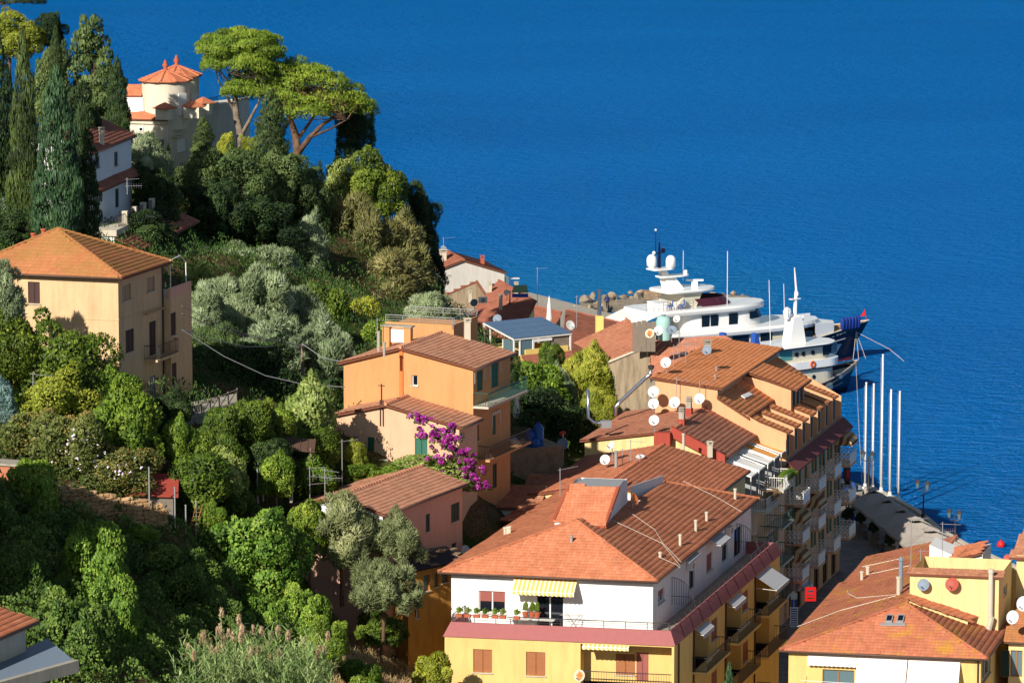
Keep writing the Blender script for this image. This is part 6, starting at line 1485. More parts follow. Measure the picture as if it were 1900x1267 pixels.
def plant(name, cat, label, key, mat, box, d=None, group=None, dep=1.0, sink=0.0):
 """box = photo pixels the plant fills; it stands on the ground found under its foot (or at distance d)"""
 x0, y0, x1, y1 = box; xm = (x0 + x1) / 2
 if d is None:
  g = ground(xm, y1); d = g.y
 p = atd(xm, y1, d); zt = atd(xm, y0, d).z; wd = atd(x1, y1, d).x - atd(x0, y1, d).x
 base = Vector((p.x, d + 0.25 * wd * dep if False else d, p.z - sink)); h = zt - base.z
 T = thing(name, label, cat, base, group)
 ks = [k for k in PROTO if k.startswith(key)]; k = _vr.choice(ks)
 T.rotation_euler = (0, 0, _vr.uniform(0, 6.28)); T.scale = (wd * 1.04, wd * 1.04 * dep, h * 1.02)
 c = bpy.data.objects.new('crown', PROTO[k]); COL.objects.link(c); c.parent = T
 c.material_slots[0].link = 'OBJECT'; c.material_slots[0].material = LM[mat]
 t = bpy.data.objects.new('trunk', TRUNK); COL.objects.link(t); t.parent = T
 return T
G_TOP, G_OLIVE, G_GARDEN, G_IVY = 'trees on the upper hill', 'olive trees on the terraces', 'garden shrubs on the slope', 'creeper mounds in the gully'
PL = [
('cypress_tree', 'tree', 'tallest dark cypress at the far left of the upper hill', 'cypress', 'cypress', (14, 66, 84, 450), 345, G_TOP),
('cypress_tree', 'tree', 'broad blue-green cypress with bare trunk showing, right of the tallest cypress', 'cypress', 'cypress_b', (58, 128, 160, 460), 326, G_TOP),
('cypress_tree', 'tree', 'dark cypress pressed against the pillared white house', 'cypress', 'dark', (122, 190, 190, 460), 332, G_TOP),
('cypress_tree', 'tree', 'small cypress tip standing between the pine and the cedar', 'cypress', 'cypress', (88, 50, 122, 190), 384, G_TOP),
('cypress_tree', 'tree', 'dark slim cypress in front of the tower villa', 'cypress', 'dark', (192, 108, 246, 290), 374, G_TOP),
('cypress_tree', 'tree', 'very thin bright cypress below the villa door', 'cypress', 'ivy', (304, 268, 322, 340), 380, G_TOP),
('cypress_tree', 'tree', 'short cypress at the right corner of the villa', 'cypress', 'cypress', (352, 218, 404, 306), 391, G_TOP),
('cypress_tree', 'tree', 'fat cypress between the two umbrella pine trunks', 'cypress', 'cypress', (464, 170, 544, 318), 397, G_TOP),
('dark_evergreen', 'tree', 'black-green evergreen cut by the left edge behind the cypresses', 'big', 'dark', (-60, 90, 36, 440), 352, G_TOP),
('stone_pine', 'tree', 'sunlit yellow-green pine crown in the top left corner', 'big', 'yellow', (-40, 28, 76, 120), 402, G_TOP),
('dark_evergreen', 'tree', 'small dark treetop above the sunlit pine crown', 'round', 'dark', (66, 26, 122, 100), 406, G_TOP),
('cedar_tree', 'tree', 'layered olive-brown cedar left of the tower villa', 'cedar', 'oak', (100, 28, 246, 280), 386, G_TOP),
('dark_evergreen', 'tree', 'dark round evergreen below the cedar', 'big', 'dark', (104, 168, 190, 300), 362, G_TOP),
('yew_tree', 'tree', 'mid-green evergreen filling the gap left of the cedar', 'big', 'oak', (60, 96, 140, 260), 392, G_TOP),
('olive_tree', 'tree', 'sunlit olive beside the pillared white house', 'olive', 'olive', (232, 262, 312, 372), 374, G_OLIVE),
('dark_evergreen', 'tree', 'shaded evergreen hanging over the pillared terrace', 'big', 'dark', (236, 318, 336, 440), 366, G_TOP),
('ivy_tree', 'tree', 'tall ivy-clad dark tree right of the umbrella pines', 'feather', 'dark', (626, 164, 694, 318), 413, G_TOP),
('garden_shrub', 'shrub', 'yellow-green shrub at the foot of the left pine trunk', 'round', 'yellow', (404, 252, 438, 296), 400, G_GARDEN),
('garden_shrub', 'shrub', 'yellow shrub between pine trunk and fat cypress', 'round', 'yellow', (446, 258, 478, 300), 401, G_GARDEN),
('holm_oak', 'tree', 'rounded grey-green oak below the villa corner', 'big', 'oak', (326, 284, 420, 400), 386, 'holm oaks below the pines'),
('holm_oak', 'tree', 'largest dark green oak under the left pine', 'big', 'oak', (392, 284, 505, 410), 388, 'holm oaks below the pines'),
('holm_oak', 'tree', 'oak directly under the right pine', 'big', 'oak', (474, 286, 566, 410), 392, 'holm oaks below the pines'),
('holm_oak', 'tree', 'upright oak at the right end of the oak wood', 'big', 'oak', (546, 316, 610, 440), 395, 'holm oaks below the pines'),
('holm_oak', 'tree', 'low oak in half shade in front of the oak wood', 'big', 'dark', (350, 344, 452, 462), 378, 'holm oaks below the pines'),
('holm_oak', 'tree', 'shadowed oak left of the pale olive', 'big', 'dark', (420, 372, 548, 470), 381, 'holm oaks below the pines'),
('olive_tree', 'tree', 'pale olive standing out at the lower right of the oak wood', 'olive', 'olive', (536, 404, 612, 514), 384, G_OLIVE),
('mixed_tree', 'tree', 'grey-green tree at the left shoulder of the bright leafy tree', 'big', 'fig', (598, 296, 672, 430), 411, G_TOP),
('leafy_tree', 'tree', 'bright leafy tree above the feathery tamarisks', 'big', 'citrus', (632, 288, 752, 430), 409, G_TOP),
('tamarisk_tree', 'tree', 'feathery brown-green tamarisk, left of three', 'feather', 'tamarisk', (602, 376, 722, 560), 398, 'tamarisks on the point'),
('tamarisk_tree', 'tree', 'feathery brown-green tamarisk, highest of three', 'feather', 'tamarisk', (676, 392, 802, 590), 402, 'tamarisks on the point'),
('tamarisk_tree', 'tree', 'feathery brown-green tamarisk, lowest of three', 'feather', 'tamarisk', (634, 476, 790, 606), 392, 'tamarisks on the point'),
('dark_evergreen', 'tree', 'dark ragged treetop against the sea right of the tamarisks', 'feather', 'dark', (738, 350, 806, 490), 416, G_TOP),
('dark_evergreen', 'tree', 'dark tree touching the white gable house', 'big', 'dark', (752, 440, 824, 590), 420, G_TOP),
('olive_tree', 'tree', 'dim olive in the shade below the oak wood', 'olive', 'olive', (386, 452, 482, 536), 368, G_OLIVE),
('olive_tree', 'tree', 'half-lit olive left of the dry terrace wall', 'olive', 'olive', (446, 452, 558, 552), 366, G_OLIVE),
('olive_tree', 'tree', 'olive touching the rear wing of the left house', 'olive', 'olive', (336, 530, 424, 640), 322, G_OLIVE),
('olive_tree', 'tree', 'leftmost silver olive of the upper terrace row', 'olive', 'olive', (362, 508, 462, 640), 334, G_OLIVE),
('olive_tree', 'tree', 'middle silver olive of the upper terrace row', 'olive', 'olive', (428, 510, 540, 652), 336, G_OLIVE),
('olive_tree', 'tree', 'olive with yellow tips beside the clipped laurel', 'olive', 'olive', (512, 548, 600, 664), 339, G_OLIVE),
('olive_tree', 'tree', 'largest silver olive beside the utility pole', 'olive', 'olive', (540, 592, 652, 740), 326, G_OLIVE),
('olive_tree', 'tree', 'low olive left of the utility pole', 'olive', 'olive', (440, 600, 560, 716), 322, G_OLIVE),
('olive_tree', 'tree', 'shaded olive behind the wires near the left house', 'olive', 'oak', (352, 616, 470, 730), 314, G_OLIVE),
('olive_tree', 'tree', 'feathery olive strip in front of the shore roofs', 'olive', 'olive', (752, 552, 846, 622), 376, G_OLIVE),
('laurel_tree', 'tree', 'clipped bright green laurel above the silver olives', 'leafy', 'citrus', (566, 532, 648, 664), 352, G_GARDEN),
('garden_shrub', 'shrub', 'yellow-green vine right of the laurel', 'leafy', 'yellow', (640, 556, 702, 650), 358, G_GARDEN),
('garden_shrub', 'shrub', 'bright bush behind the roof terrace of the orange house', 'leafy', 'bright', (668, 590, 746, 670), 346, G_GARDEN),
('fig_tree', 'tree', 'pale fig behind the rear wing of the left house', 'leafy', 'fig', (338, 498, 404, 566), 344, G_GARDEN),
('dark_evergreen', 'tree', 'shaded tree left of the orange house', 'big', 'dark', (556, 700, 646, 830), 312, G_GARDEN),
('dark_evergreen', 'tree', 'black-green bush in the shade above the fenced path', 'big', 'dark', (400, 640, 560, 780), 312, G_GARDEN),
('olive_tree', 'tree', 'olive at the left edge below the lichen roof', 'olive', 'olive', (-50, 502, 52, 640), 283, G_OLIVE),
('citrus_tree', 'tree', 'citrus tree at the left edge in front of the sand house', 'round', 'citrus', (-40, 586, 80, 730), 281, G_GARDEN),
('citrus_tree', 'tree', 'large dark citrus against the sand house wall', 'round', 'citrus', (44, 612, 194, 780), 282, G_GARDEN),
('citrus_tree', 'tree', 'yellow-green rounded shrub below the large citrus', 'round', 'yellow', (42, 696, 164, 800), 278, G_GARDEN),
('blue_spruce', 'tree', 'small blue-grey conifer at the left edge', 'feather', 'spruce', (-36, 700, 34, 800), 277, G_GARDEN),
('lemon_tree', 'tree', 'lemon tree at the foot of the sand house corner', 'leafy', 'bright', (170, 688, 262, 780), 282, G_GARDEN),
('lemon_tree', 'tree', 'large bright lemon tree in front of the house door', 'leafy', 'bright', (176, 724, 302, 880), 277, G_GARDEN),
('clipped_bush', 'shrub', 'round dark clipped bush at the right house corner', 'round', 'dark', (296, 726, 348, 790), 288, G_GARDEN),
('flower_hedge', 'shrub', 'brownish flowering hedge above the brick pier', 'round', 'hedge', (-10, 766, 130, 890), 274, 'flowering hedge plants'),
('flower_hedge', 'shrub', 'largest hedge plant, full of pale lilac blossom', 'round', 'hedge', (70, 772, 200, 920), 273, 'flowering hedge plants'),
('flower_hedge', 'shrub', 'low flowering hedge plant above the stone wall', 'round', 'hedge', (150, 830, 276, 926), 273, 'flowering hedge plants'),
('garden_shrub', 'shrub', 'slender bright shrub below the fenced path', 'leafy', 'bright', (300, 776, 356, 870), 279, G_GARDEN),
('garden_shrub', 'shrub', 'tangled shrub right of the slender bright one', 'leafy', 'citrus', (330, 800, 400, 880), 280, G_GARDEN),
('orange_tree', 'tree', 'round bright orange tree above the garden fence', 'leafy', 'citrus', (308, 846, 420, 950), 276, G_GARDEN),
('fig_tree', 'tree', 'yellowing fig right of the round orange tree', 'leafy', 'fig', (378, 836, 456, 930), 279, G_GARDEN),
('hedge_bush', 'shrub', 'left end of the green bank below the fenced path', 'round', 'citrus', (366, 768, 452, 880), 286, 'hedge bank below the path'),
('hedge_bush', 'shrub', 'middle of the green bank below the fenced path', 'round', 'citrus', (420, 744, 530, 860), 289, 'hedge bank below the path'),
('broadleaf_tree', 'tree', 'grey-green broadleaf tree left of the peach annexe', 'leafy', 'fig', (516, 710, 632, 870), 297, G_GARDEN),
('garden_shrub', 'shrub', 'dark shrub under the wooden shelter', 'round', 'dark', (440, 820, 540, 900), 287, G_GARDEN),
('vine_shrub', 'shrub', 'yellow-green vine over the garden fence', 'leafy', 'bright', (474, 844, 552, 930), 284, G_GARDEN),
('vine_shrub', 'shrub', 'bright vine behind the roof chimneys of the pink house', 'leafy', 'bright', (540, 846, 620, 936), 290, G_GARDEN),
('bamboo_clump', 'shrub', 'bright bamboo clump against the peach annexe wall', 'feather', 'yellow', (636, 816, 684, 884), 297, G_GARDEN),
('garden_shrub', 'shrub', 'low green plants along the peach annexe wall', 'leafy', 'bright', (620, 862, 700, 896), 296, G_GARDEN),
('garden_shrub', 'shrub', 'low plants under the air conditioner of the annexe', 'leafy', 'bright', (690, 866, 760, 894), 296, G_GARDEN),
('garden_tree', 'tree', 'bright leafy tree right of the orange house balconies', 'leafy', 'bright', (946, 676, 1040, 780), 352, G_GARDEN),
('garden_tree', 'tree', 'dark round tree in front of the solar house', 'round', 'citrus', (996, 640, 1050, 724), 371, G_GARDEN),
('pine_tree', 'tree', 'yellow-green young pine left of the grey wall', 'feather', 'yellow', (1054, 636, 1138, 770), 360, G_GARDEN),
('garden_shrub', 'shrub', 'yellow-green bush behind the steel flue', 'feather', 'yellow', (1074, 716, 1140, 806), 349, G_GARDEN),
('olive_tree', 'tree', 'grey olive between bright tree and young pine', 'olive', 'olive', (1004, 686, 1068, 770), 357, G_OLIVE),
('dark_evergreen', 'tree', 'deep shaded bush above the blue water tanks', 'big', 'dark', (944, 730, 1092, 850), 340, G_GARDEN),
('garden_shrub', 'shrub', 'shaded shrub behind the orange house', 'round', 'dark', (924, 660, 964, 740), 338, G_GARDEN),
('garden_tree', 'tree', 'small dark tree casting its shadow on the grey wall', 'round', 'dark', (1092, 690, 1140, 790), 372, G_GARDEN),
('cypress_tree', 'tree', 'young cypress in front of the yellow balconies', 'cypress', 'cypress_b', (1330, 1234, 1372, 1500), 272.0, None),
('olive_tree', 'tree', 'large dusty olive in front of the pink house gable', 'olive', 'olive_g', (572, 932, 696, 1066), 280, G_OLIVE),
('olive_tree', 'tree', 'dusty olive against the shaded pink wall', 'olive', 'olive_g', (690, 956, 780, 1050), 281.5, G_OLIVE),
('olive_tree', 'tree', 'lower silver olive left of the ochre outbuilding', 'olive', 'olive_g', (656, 1036, 766, 1146), 277, G_OLIVE),
('olive_tree', 'tree', 'grey olive sprig above the creeper cluster', 'olive', 'olive', (476, 956, 520, 1020), 278, G_OLIVE),
('garden_shrub', 'shrub', 'dry low bush beside the ochre outbuilding stair', 'leafy', 'citrus', (664, 1140, 752, 1200), 280, G_GARDEN),
('garden_shrub', 'shrub', 'green bush in the dry scrub left of the yellow block', 'leafy', 'bright', (636, 1228, 712, 1290), 266, G_GARDEN),
('garden_shrub', 'shrub', 'yellowish bush at the foot of the yellow block corner', 'leafy', 'yellow', (774, 1216, 832, 1290), 272, G_GARDEN),
('oleander', 'shrub', 'green oleander under the bougainvillea', 'leafy', 'fig', (744, 850, 884, 912), 297.6, G_GARDEN),
('creeper_mound', 'shrub', 'ivy mound beside the brick pier', 'ivy', 'ivy', (14, 864, 118, 1000), 264, G_IVY),
('creeper_mound', 'shrub', 'tall creeper column alone in the middle of the gully', 'ivy', 'ivy', (112, 986, 256, 1220), 250, G_IVY),
('creeper_mound', 'shrub', 'creeper shoulder right of the tall column', 'ivy', 'ivy', (160, 1080, 272, 1270), 246, G_IVY),
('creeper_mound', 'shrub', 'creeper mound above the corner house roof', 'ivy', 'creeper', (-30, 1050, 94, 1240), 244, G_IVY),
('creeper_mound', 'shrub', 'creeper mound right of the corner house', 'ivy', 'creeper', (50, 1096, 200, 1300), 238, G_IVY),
('creeper_mound', 'shrub', 'largest sunlit creeper heap left of the dusty olive', 'ivy', 'ivy', (404, 944, 570, 1130), 273, G_IVY),
('creeper_mound', 'shrub', 'yellowish creeper climbing the pink house corner', 'ivy', 'bright', (540, 926, 610, 1040), 279, G_IVY),
('creeper_mound', 'shrub', 'creeper mound under the sunlit heap, left of two', 'ivy', 'ivy', (428, 1096, 536, 1230), 268, G_IVY),
('creeper_mound', 'shrub', 'creeper mound under the sunlit heap, right of two', 'ivy', 'ivy', (512, 1086, 602, 1220), 269, G_IVY),
('creeper_mound', 'shrub', 'small creeper tuft in the gully shade', 'ivy', 'ivy', (364, 1050, 424, 1110), 271, G_IVY),
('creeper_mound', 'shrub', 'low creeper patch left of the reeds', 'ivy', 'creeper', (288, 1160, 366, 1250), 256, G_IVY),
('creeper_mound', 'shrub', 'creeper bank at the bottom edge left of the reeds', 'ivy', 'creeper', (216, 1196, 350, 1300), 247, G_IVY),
('silver_bush', 'shrub', 'small silver bush lit in the dark gully at left', 'olive', 'olive', (10, 1014, 48, 1058), 258, None),
('creeper_mound', 'shrub', 'dark creeper bank at the left edge below the ivy mound', 'ivy', 'creeper', (-90, 900, 40, 1080), 256, G_IVY),
('garden_shrub', 'shrub', 'dark evergreen mass in front of the pillared terrace', 'big', 'dark', (196, 398, 330, 480), 356, G_GARDEN),
('garden_shrub', 'shrub', 'rounded dark bush at the far left below the tall cypresses', 'big', 'dark', (-40, 400, 60, 480), 330, G_GARDEN),
('garden_shrub', 'shrub', 'shaded bush between the lemon tree and the hedge bank', 'leafy', 'dark', (262, 780, 330, 860), 281, G_GARDEN),
('garden_shrub', 'shrub', 'dark bush under the yellow-green rounded shrub', 'round', 'dark', (120, 730, 196, 800), 280, G_GARDEN),
('garden_shrub', 'shrub', 'bright spray right of the hedge bank middle', 'leafy', 'bright', (486, 760, 556, 846), 293, G_GARDEN),
('garden_shrub', 'shrub', 'green shrub at the foot of the grey-green broadleaf tree', 'leafy', 'citrus', (530, 800, 622, 876), 295, G_GARDEN),
('garden_shrub', 'shrub', 'small shrub below the garden fence', 'leafy', 'bright', (370, 930, 412, 980), 274, G_GARDEN),
('garden_shrub', 'shrub', 'shaded shrub right of the leaning ladder', 'leafy', 'citrus', (400, 900, 480, 970), 280, G_GARDEN),
('creeper_mound', 'shrub', 'creeper tuft at the foot of the rubble wall', 'ivy', 'ivy', (236, 972, 290, 1008), 267, G_IVY),
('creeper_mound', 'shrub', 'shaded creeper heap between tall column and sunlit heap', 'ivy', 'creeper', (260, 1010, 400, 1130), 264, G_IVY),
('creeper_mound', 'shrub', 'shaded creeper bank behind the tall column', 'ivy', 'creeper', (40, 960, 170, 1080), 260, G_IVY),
('creeper_mound', 'shrub', 'bright creeper in front of the reeds at right', 'ivy', 'bright', (560, 1150, 640, 1240), 263, G_IVY),
('creeper_mound', 'shrub', 'shaded creeper shoulder above the reeds', 'ivy', 'creeper', (340, 1096, 446, 1200), 262, G_IVY),
('creeper_mound', 'shrub', 'small bright creeper crest on top of the tall column', 'ivy', 'ivy', (126, 1000, 182, 1070), 249, G_IVY),
('olive_tree', 'tree', 'silver olive squeezed between laurel and utility pole', 'olive', 'olive', (590, 620, 660, 720), 334, G_OLIVE),
('olive_tree', 'tree', 'small olive at the left end of the lower terrace row', 'olive', 'olive', (400, 560, 480, 660), 326, G_OLIVE),
('holm_oak', 'tree', 'dark oak right of the pale olive', 'big', 'dark', (596, 400, 660, 520), 404, 'holm oaks below the pines'),
('garden_shrub', 'shrub', 'dark undergrowth in front of the tamarisks', 'big', 'dark', (700, 540, 800, 620), 398, G_GARDEN),
]
for p_ in PL:
 nm, ct, lb, ky, mt, bx, dd, gr = p_
 plant(nm, ct, lb, ky, mt, bx, dd, gr, sink=0.3)
for x_, y_, h_, w_, k_, m_, lb in ((-52, 247, 12, 8, 'big', 'dark', 'unseen evergreen added beyond the left edge above the gully'), (-47, 232, 10, 8, 'big', 'oak', 'unseen oak added beyond the left edge near the corner house'), (-44, 261, 7, 7, 'ivy', 'creeper', 'unseen creeper-clad tree added beyond the left edge by the ivy mound')):  # trees out of view, added to cast shade into the gully
 z_ = gz(x_, y_) - 0.3; T = thing('offside_tree', lb, 'tree', (x_, y_, z_)); T.scale = (w_, w_, h_)
 c = bpy.data.objects.new('crown', PROTO[[k for k in PROTO if k.startswith(k_)][0]]); COL.objects.link(c); c.parent = T; c.material_slots[0].link = 'OBJECT'; c.material_slots[0].material = LM[m_]
 t = bpy.data.objects.new('trunk', TRUNK); COL.objects.link(t); t.parent = T
_T = thing('shadow_house', 'unseen tall house added beyond the left edge to shade the gully', 'house', (-42, 239, 24))  # unseen block, put in and sized to throw shade across the gully
_mb = MB(); _mb.prism([(-50, 232, 20), (-34, 232, 20), (-34, 247, 20), (-50, 247, 20)], (0, 0, 18)); mk('wall', _mb, MAT['st_sand'], _T)
hip_roof(_T, (-50.5, 231.5), (-33.5, 231.5), (-33.5, 247.5), (-50.5, 247.5), 38.0, 2.6, 'tile_or', seed=300)
# ---- the two umbrella pines
def umbrella(label, base, trunk, pads, seed, d):
 T = thing('umbrella_pine', label, 'tree', atd(*base, d), 'umbrella pines')
 rs = np.random.RandomState(seed); mb = MB()
 for pts, r0, r1 in trunk:
  P = [atd(x, y, d + o) for x, y, o in pts]; k = len(P)
  mb.tube(P, [r0 + (r1 - r0) * i / (k - 1) for i in range(k)], 8)
 lobes = []
 for x0, x1, yt, yb, o in pads:
  n = max(4, int((x1 - x0) / 9)); c0, c1 = atd(x0, yb, d), atd(x1, yb, d); hgt = atd(x0, yt, d).z - c0.z; wd = c1.x - c0.x
  for i in range(n):
   for j in range(5):
    f = rs.uniform(0.06, 0.94); a = rs.uniform(-1, 1); dome = math.sqrt(max(0, 1 - (2 * f - 1) ** 2)) * math.sqrt(max(0.05, 1 - a * a * 0.8))
    c = np.array([c0.x + wd * f, d + o + a * wd * 0.42 * (1 - abs(2 * f - 1) * 0.4), c0.z + (c1.z - c0.z) * f + hgt * (0.12 + 0.78 * dome * rs.uniform(0.4, 1.0))])
    s = rs.uniform(0.55, 1.15); lobes.append((c, (s, s, s * 0.6)))
    if rs.rand() < 0.3:
     q = trunk[rs.randint(len(trunk))][0]; e = atd(q[-1][0], q[-1][1], d + q[-1][2]); v = Vector(c)
     mb.tube([e, e + (v - e) * 0.5 + UP * -0.15, v], [0.07, 0.045, 0.02], 5)
 mk('trunk', mb, MAT['bark_grey'] if seed % 2 else MAT['bark'], T, smooth=True)
 me = foliage('crown', lobes, 95000, 0.26, 0.085, seed, LM['pine'], up=0.9, spread=0.7, lower=-0.35)
 put('crown', me, T)
umbrella('left umbrella pine with the higher, smaller sunlit crown', (446, 296), [([(447, 296, 0), (446, 250, 0), (438, 215, 0.2), (436, 180, 0.3), (440, 140, 0.2), (446, 110, 0)], 0.42, 0.16), ([(446, 255, 0), (462, 225, -0.4), (480, 190, -0.8), (492, 150, -1)], 0.22, 0.06), ([(438, 215, 0.2), (422, 180, 0.6), (405, 150, 0.8), (398, 118, 0.8)], 0.16, 0.05), ([(440, 150, 0.2), (470, 120, 0.5), (490, 100, 0.5)], 0.14, 0.05)],
  [(366, 526, 50, 116, 0.0), (384, 500, 86, 140, -0.8), (422, 474, 150, 186, -1.0), (380, 520, 64, 126, 1.0)], 301, 405.5)
umbrella('right umbrella pine with the broad leaning crown', (548, 308), [([(547, 308, 0), (552, 280, 0), (548, 250, 0), (540, 225, 0), (532, 200, 0)], 0.5, 0.2), ([(553, 285, 0), (575, 255, -0.6), (600, 230, -1), (630, 212, -1.2), (652, 205, -1)], 0.3, 0.07), ([(550, 262, 0), (566, 240, 0.6), (590, 205, 1), (604, 180, 1)], 0.22, 0.06), ([(540, 225, 0), (556, 195, 0.3), (570, 165, 0.4), (574, 140, 0.4)], 0.18, 0.06), ([(532, 200, 0), (510, 170, 0), (494, 150, 0)], 0.16, 0.05), ([(575, 255, -0.6), (612, 240, -1.2), (644, 222, -1.4)], 0.14, 0.05)],
  [(424, 590, 96, 176, 0.6), (500, 645, 112, 190, -0.4), (560, 690, 148, 226, 0.2), (420, 530, 134, 196, -1.2), (516, 606, 172, 232, -1.8), (636, 690, 156, 232, 0.8), (450, 620, 110, 180, 1.6), (440, 560, 130, 210, -0.6), (540, 660, 160, 236, 0.8)], 302, 407.0)
# ---- bougainvillea on the annexe corner
def bougainvillea():
 b = atd(850, 900, 296.2); T = thing('bougainvillea', 'magenta bougainvillea trailing over the annexe corner', 'shrub', b)
 rs = np.random.RandomState(8); lob = []; grn = []
 for x, y, r, n in ((775, 772, 12, 4), (795, 778, 16, 6), (800, 800, 16, 6), (822, 800, 20, 9), (830, 820, 24, 12), (850, 838, 24, 12), (868, 848, 20, 9), (815, 835, 18, 8), (842, 862, 20, 8), (880, 868, 16, 6), (884, 892, 12, 5), (895, 902, 8, 3), (778, 802, 8, 3), (860, 870, 18, 8), (872, 895, 14, 6), (790, 790, 14, 5), (840, 805, 14, 6), (888, 880, 12, 5)):
  for i in range(n):
   c = atd(x + rs.uniform(-r, r) * 1.25, y + rs.uniform(-r, r), 296.2 - rs.uniform(0, 1.1)); s = rs.uniform(0.09, 0.26)
   lob.append((np.array(c), (s, s, s * 0.8)))
   if rs.rand() < 0.75: grn.append((np.array(c) + np.array([0, 0.35, -0.15]), (s * 1.3, s, s)))
 put('blossom', foliage('blossom', lob, 7000, 0.14, 0.1, 81, LM['bougain'], spread=1.0, up=0.1, inner=0.3), T); put('foliage', foliage('foliage', grn, 9000, 0.17, 0.09, 82, LM['citrus'], spread=0.8), T)
 mb = MB(); mb.tube([b - UP * 1.5, atd(846, 850, 296.4), atd(820, 805, 296.4), atd(780, 775, 296.4)], [0.1, 0.08, 0.05, 0.02], 6); mk('stem', mb, MAT['bark'], T)
bougainvillea()
# ---- pale blossom on the flowering hedge: scattered flower heads, too many to count
def scatter_on(boxes, n, seed, ln, wd, mat, name, label, cat, lift=0.2, d0=None):
 rs = np.random.RandomState(seed); P = []
 for i in range(n):
  x0, y0, x1, y1, d = boxes[rs.randint(len(boxes))]
  a, r = rs.uniform(0, 6.28), math.sqrt(rs.rand()); x, y = (x0 + x1) / 2 + (x1 - x0) / 2 * r * math.cos(a), (y0 + y1) / 2 + (y1 - y0) / 2 * r * math.sin(a)
  wd_m = (x1 - x0) / 27.0 / 2; P.append(tuple(atd(x, y, d - wd_m * 0.93 * math.sqrt(max(0.0, 1 - r * r)) - lift)))
 P = np.array(P); P = np.repeat(P, 6, 0) + rs.normal(0, 0.035, (len(P) * 6, 3)); Nn = np.tile([0, -0.6, 0.6], (len(P), 1))
 V, F = leaf_quads(P, Nn, ln, wd, rs, 0.3, 0.7); o = put(name, mesh_np(name, V, F, LM[mat], attr=np.repeat(rs.rand(len(P)), 4), nrm=np.repeat(unit(Nn), 4, 0)), kind='stuff'); tag(o, label, cat); return o
scatter_on([(70, 775, 195, 890, 273), (150, 832, 274, 900, 273), (40, 775, 110, 850, 274), (100, 790, 190, 860, 273)], 90, 12, 0.13, 0.11, 'blossom', 'hedge_blossom', 'pale lilac flower heads scattered over the hedge', 'flowers')
# ---- ground layer: creepers, grass, dry scrub, reeds
def inside(px, py, poly):
 c = False
 for i in range(len(poly)):
  x1, y1 = poly[i]; x2, y2 = poly[i - 1]
  if (y1 > py) != (y2 > py) and px < (x2 - x1) * (py - y1) / (y2 - y1) + x1: c = not c
 return c
def cover(name, label, cat, region, n, ln, wd, mat, seed, up=0.7, spread=0.7, h=0.25, lump=0.0, ymin=190, ymax=440, xr=(-90, 20)):
 rs = np.random.RandomState(seed); X, Y = rs.uniform(xr[0], xr[1], n * 3), rs.uniform(ymin, ymax, n * 3); Z = hz(X, Y)
 z = Z - CAM_H; zc = Y * _c - z * _s; PX = 950 + FOC * X / zc; PY = 633.5 - FOC * (Y * _s + z * _c) / zc
 m = np.zeros(len(X), bool)
 for i in range(len(region)):
  x1, y1 = region[i]; x2, y2 = region[i - 1]
  cr = (y1 > PY) != (y2 > PY)
  if abs(y2 - y1) > 1e-9: m ^= cr & (PX < (x2 - x1) * (PY - y1) / (y2 - y1) + x1)
 m &= (Z > 0.5); X, Y, Z = X[m][:n], Y[m][:n], Z[m][:n]
 lm = lump * np.maximum(0, np.sin(X * 1.3 + np.sin(Y * 0.9) * 2) * np.cos(Y * 1.1 + np.sin(X * 0.7) * 2)) ** 0.7
 P = np.stack([X, Y, Z + rs.uniform(0, h, len(X)) + lm], -1); Nn = np.tile([0.0, -0.35, 0.9], (len(P), 1))
 V, F = leaf_quads(P, Nn, ln, wd, rs, up, spread)
 var = np.clip(0.45 + 0.25 * np.sin(X * 0.8 + Y * 0.5) * np.cos(Y * 0.6) + rs.normal(0, 0.2, len(X)), 0, 1)
 o = put(name, mesh_np(name, V, F, LM[mat], attr=np.repeat(var, 4), nrm=np.repeat(unit(Nn + rs.normal(0, .35, Nn.shape)), 4, 0)), kind='stuff'); tag(o, label, cat)
cover('creeper_cover', 'green creepers carpeting the shaded gully slope', 'creepers', [(-80, 900), (120, 930), (300, 1010), (330, 1000), (430, 990), (560, 1060), (640, 1130), (640, 1200), (560, 1290), (-80, 1290)], 150000, 0.2, 0.16, 'creeper', 401, 0.5, 0.6, 0.35, 1.4, 200, 300, (-60, 0))
cover('garden_grass', 'rough green undergrowth over the upper hillside', 'undergrowth', [(-60, 280), (620, 280), (820, 560), (1140, 680), (1140, 830), (900, 900), (560, 960), (-60, 960)], 140000, 0.28, 0.1, 'grass', 402, 0.9, 0.6, 0.4, 1.3, 255, 440, (-75, 15))
cover('dry_scrub', 'tangled dry grass and twigs beside the yellow block', 'dry grass', [(610, 1130), (760, 1150), (840, 1150), (840, 1290), (560, 1290)], 26000, 0.5, 0.035, 'dry', 403, 0.7, 0.9, 0.5, 0.4, 245, 300, (-16, 0))
cover('dry_grass_patch', 'patch of dry yellow grass on the terrace below the tamarisks', 'dry grass', [(610, 500), (720, 540), (720, 575), (640, 590), (560, 530)], 5000, 0.4, 0.04, 'dry', 404, 0.7, 0.8, 0.3, 0.0, 340, 420, (-50, 0))
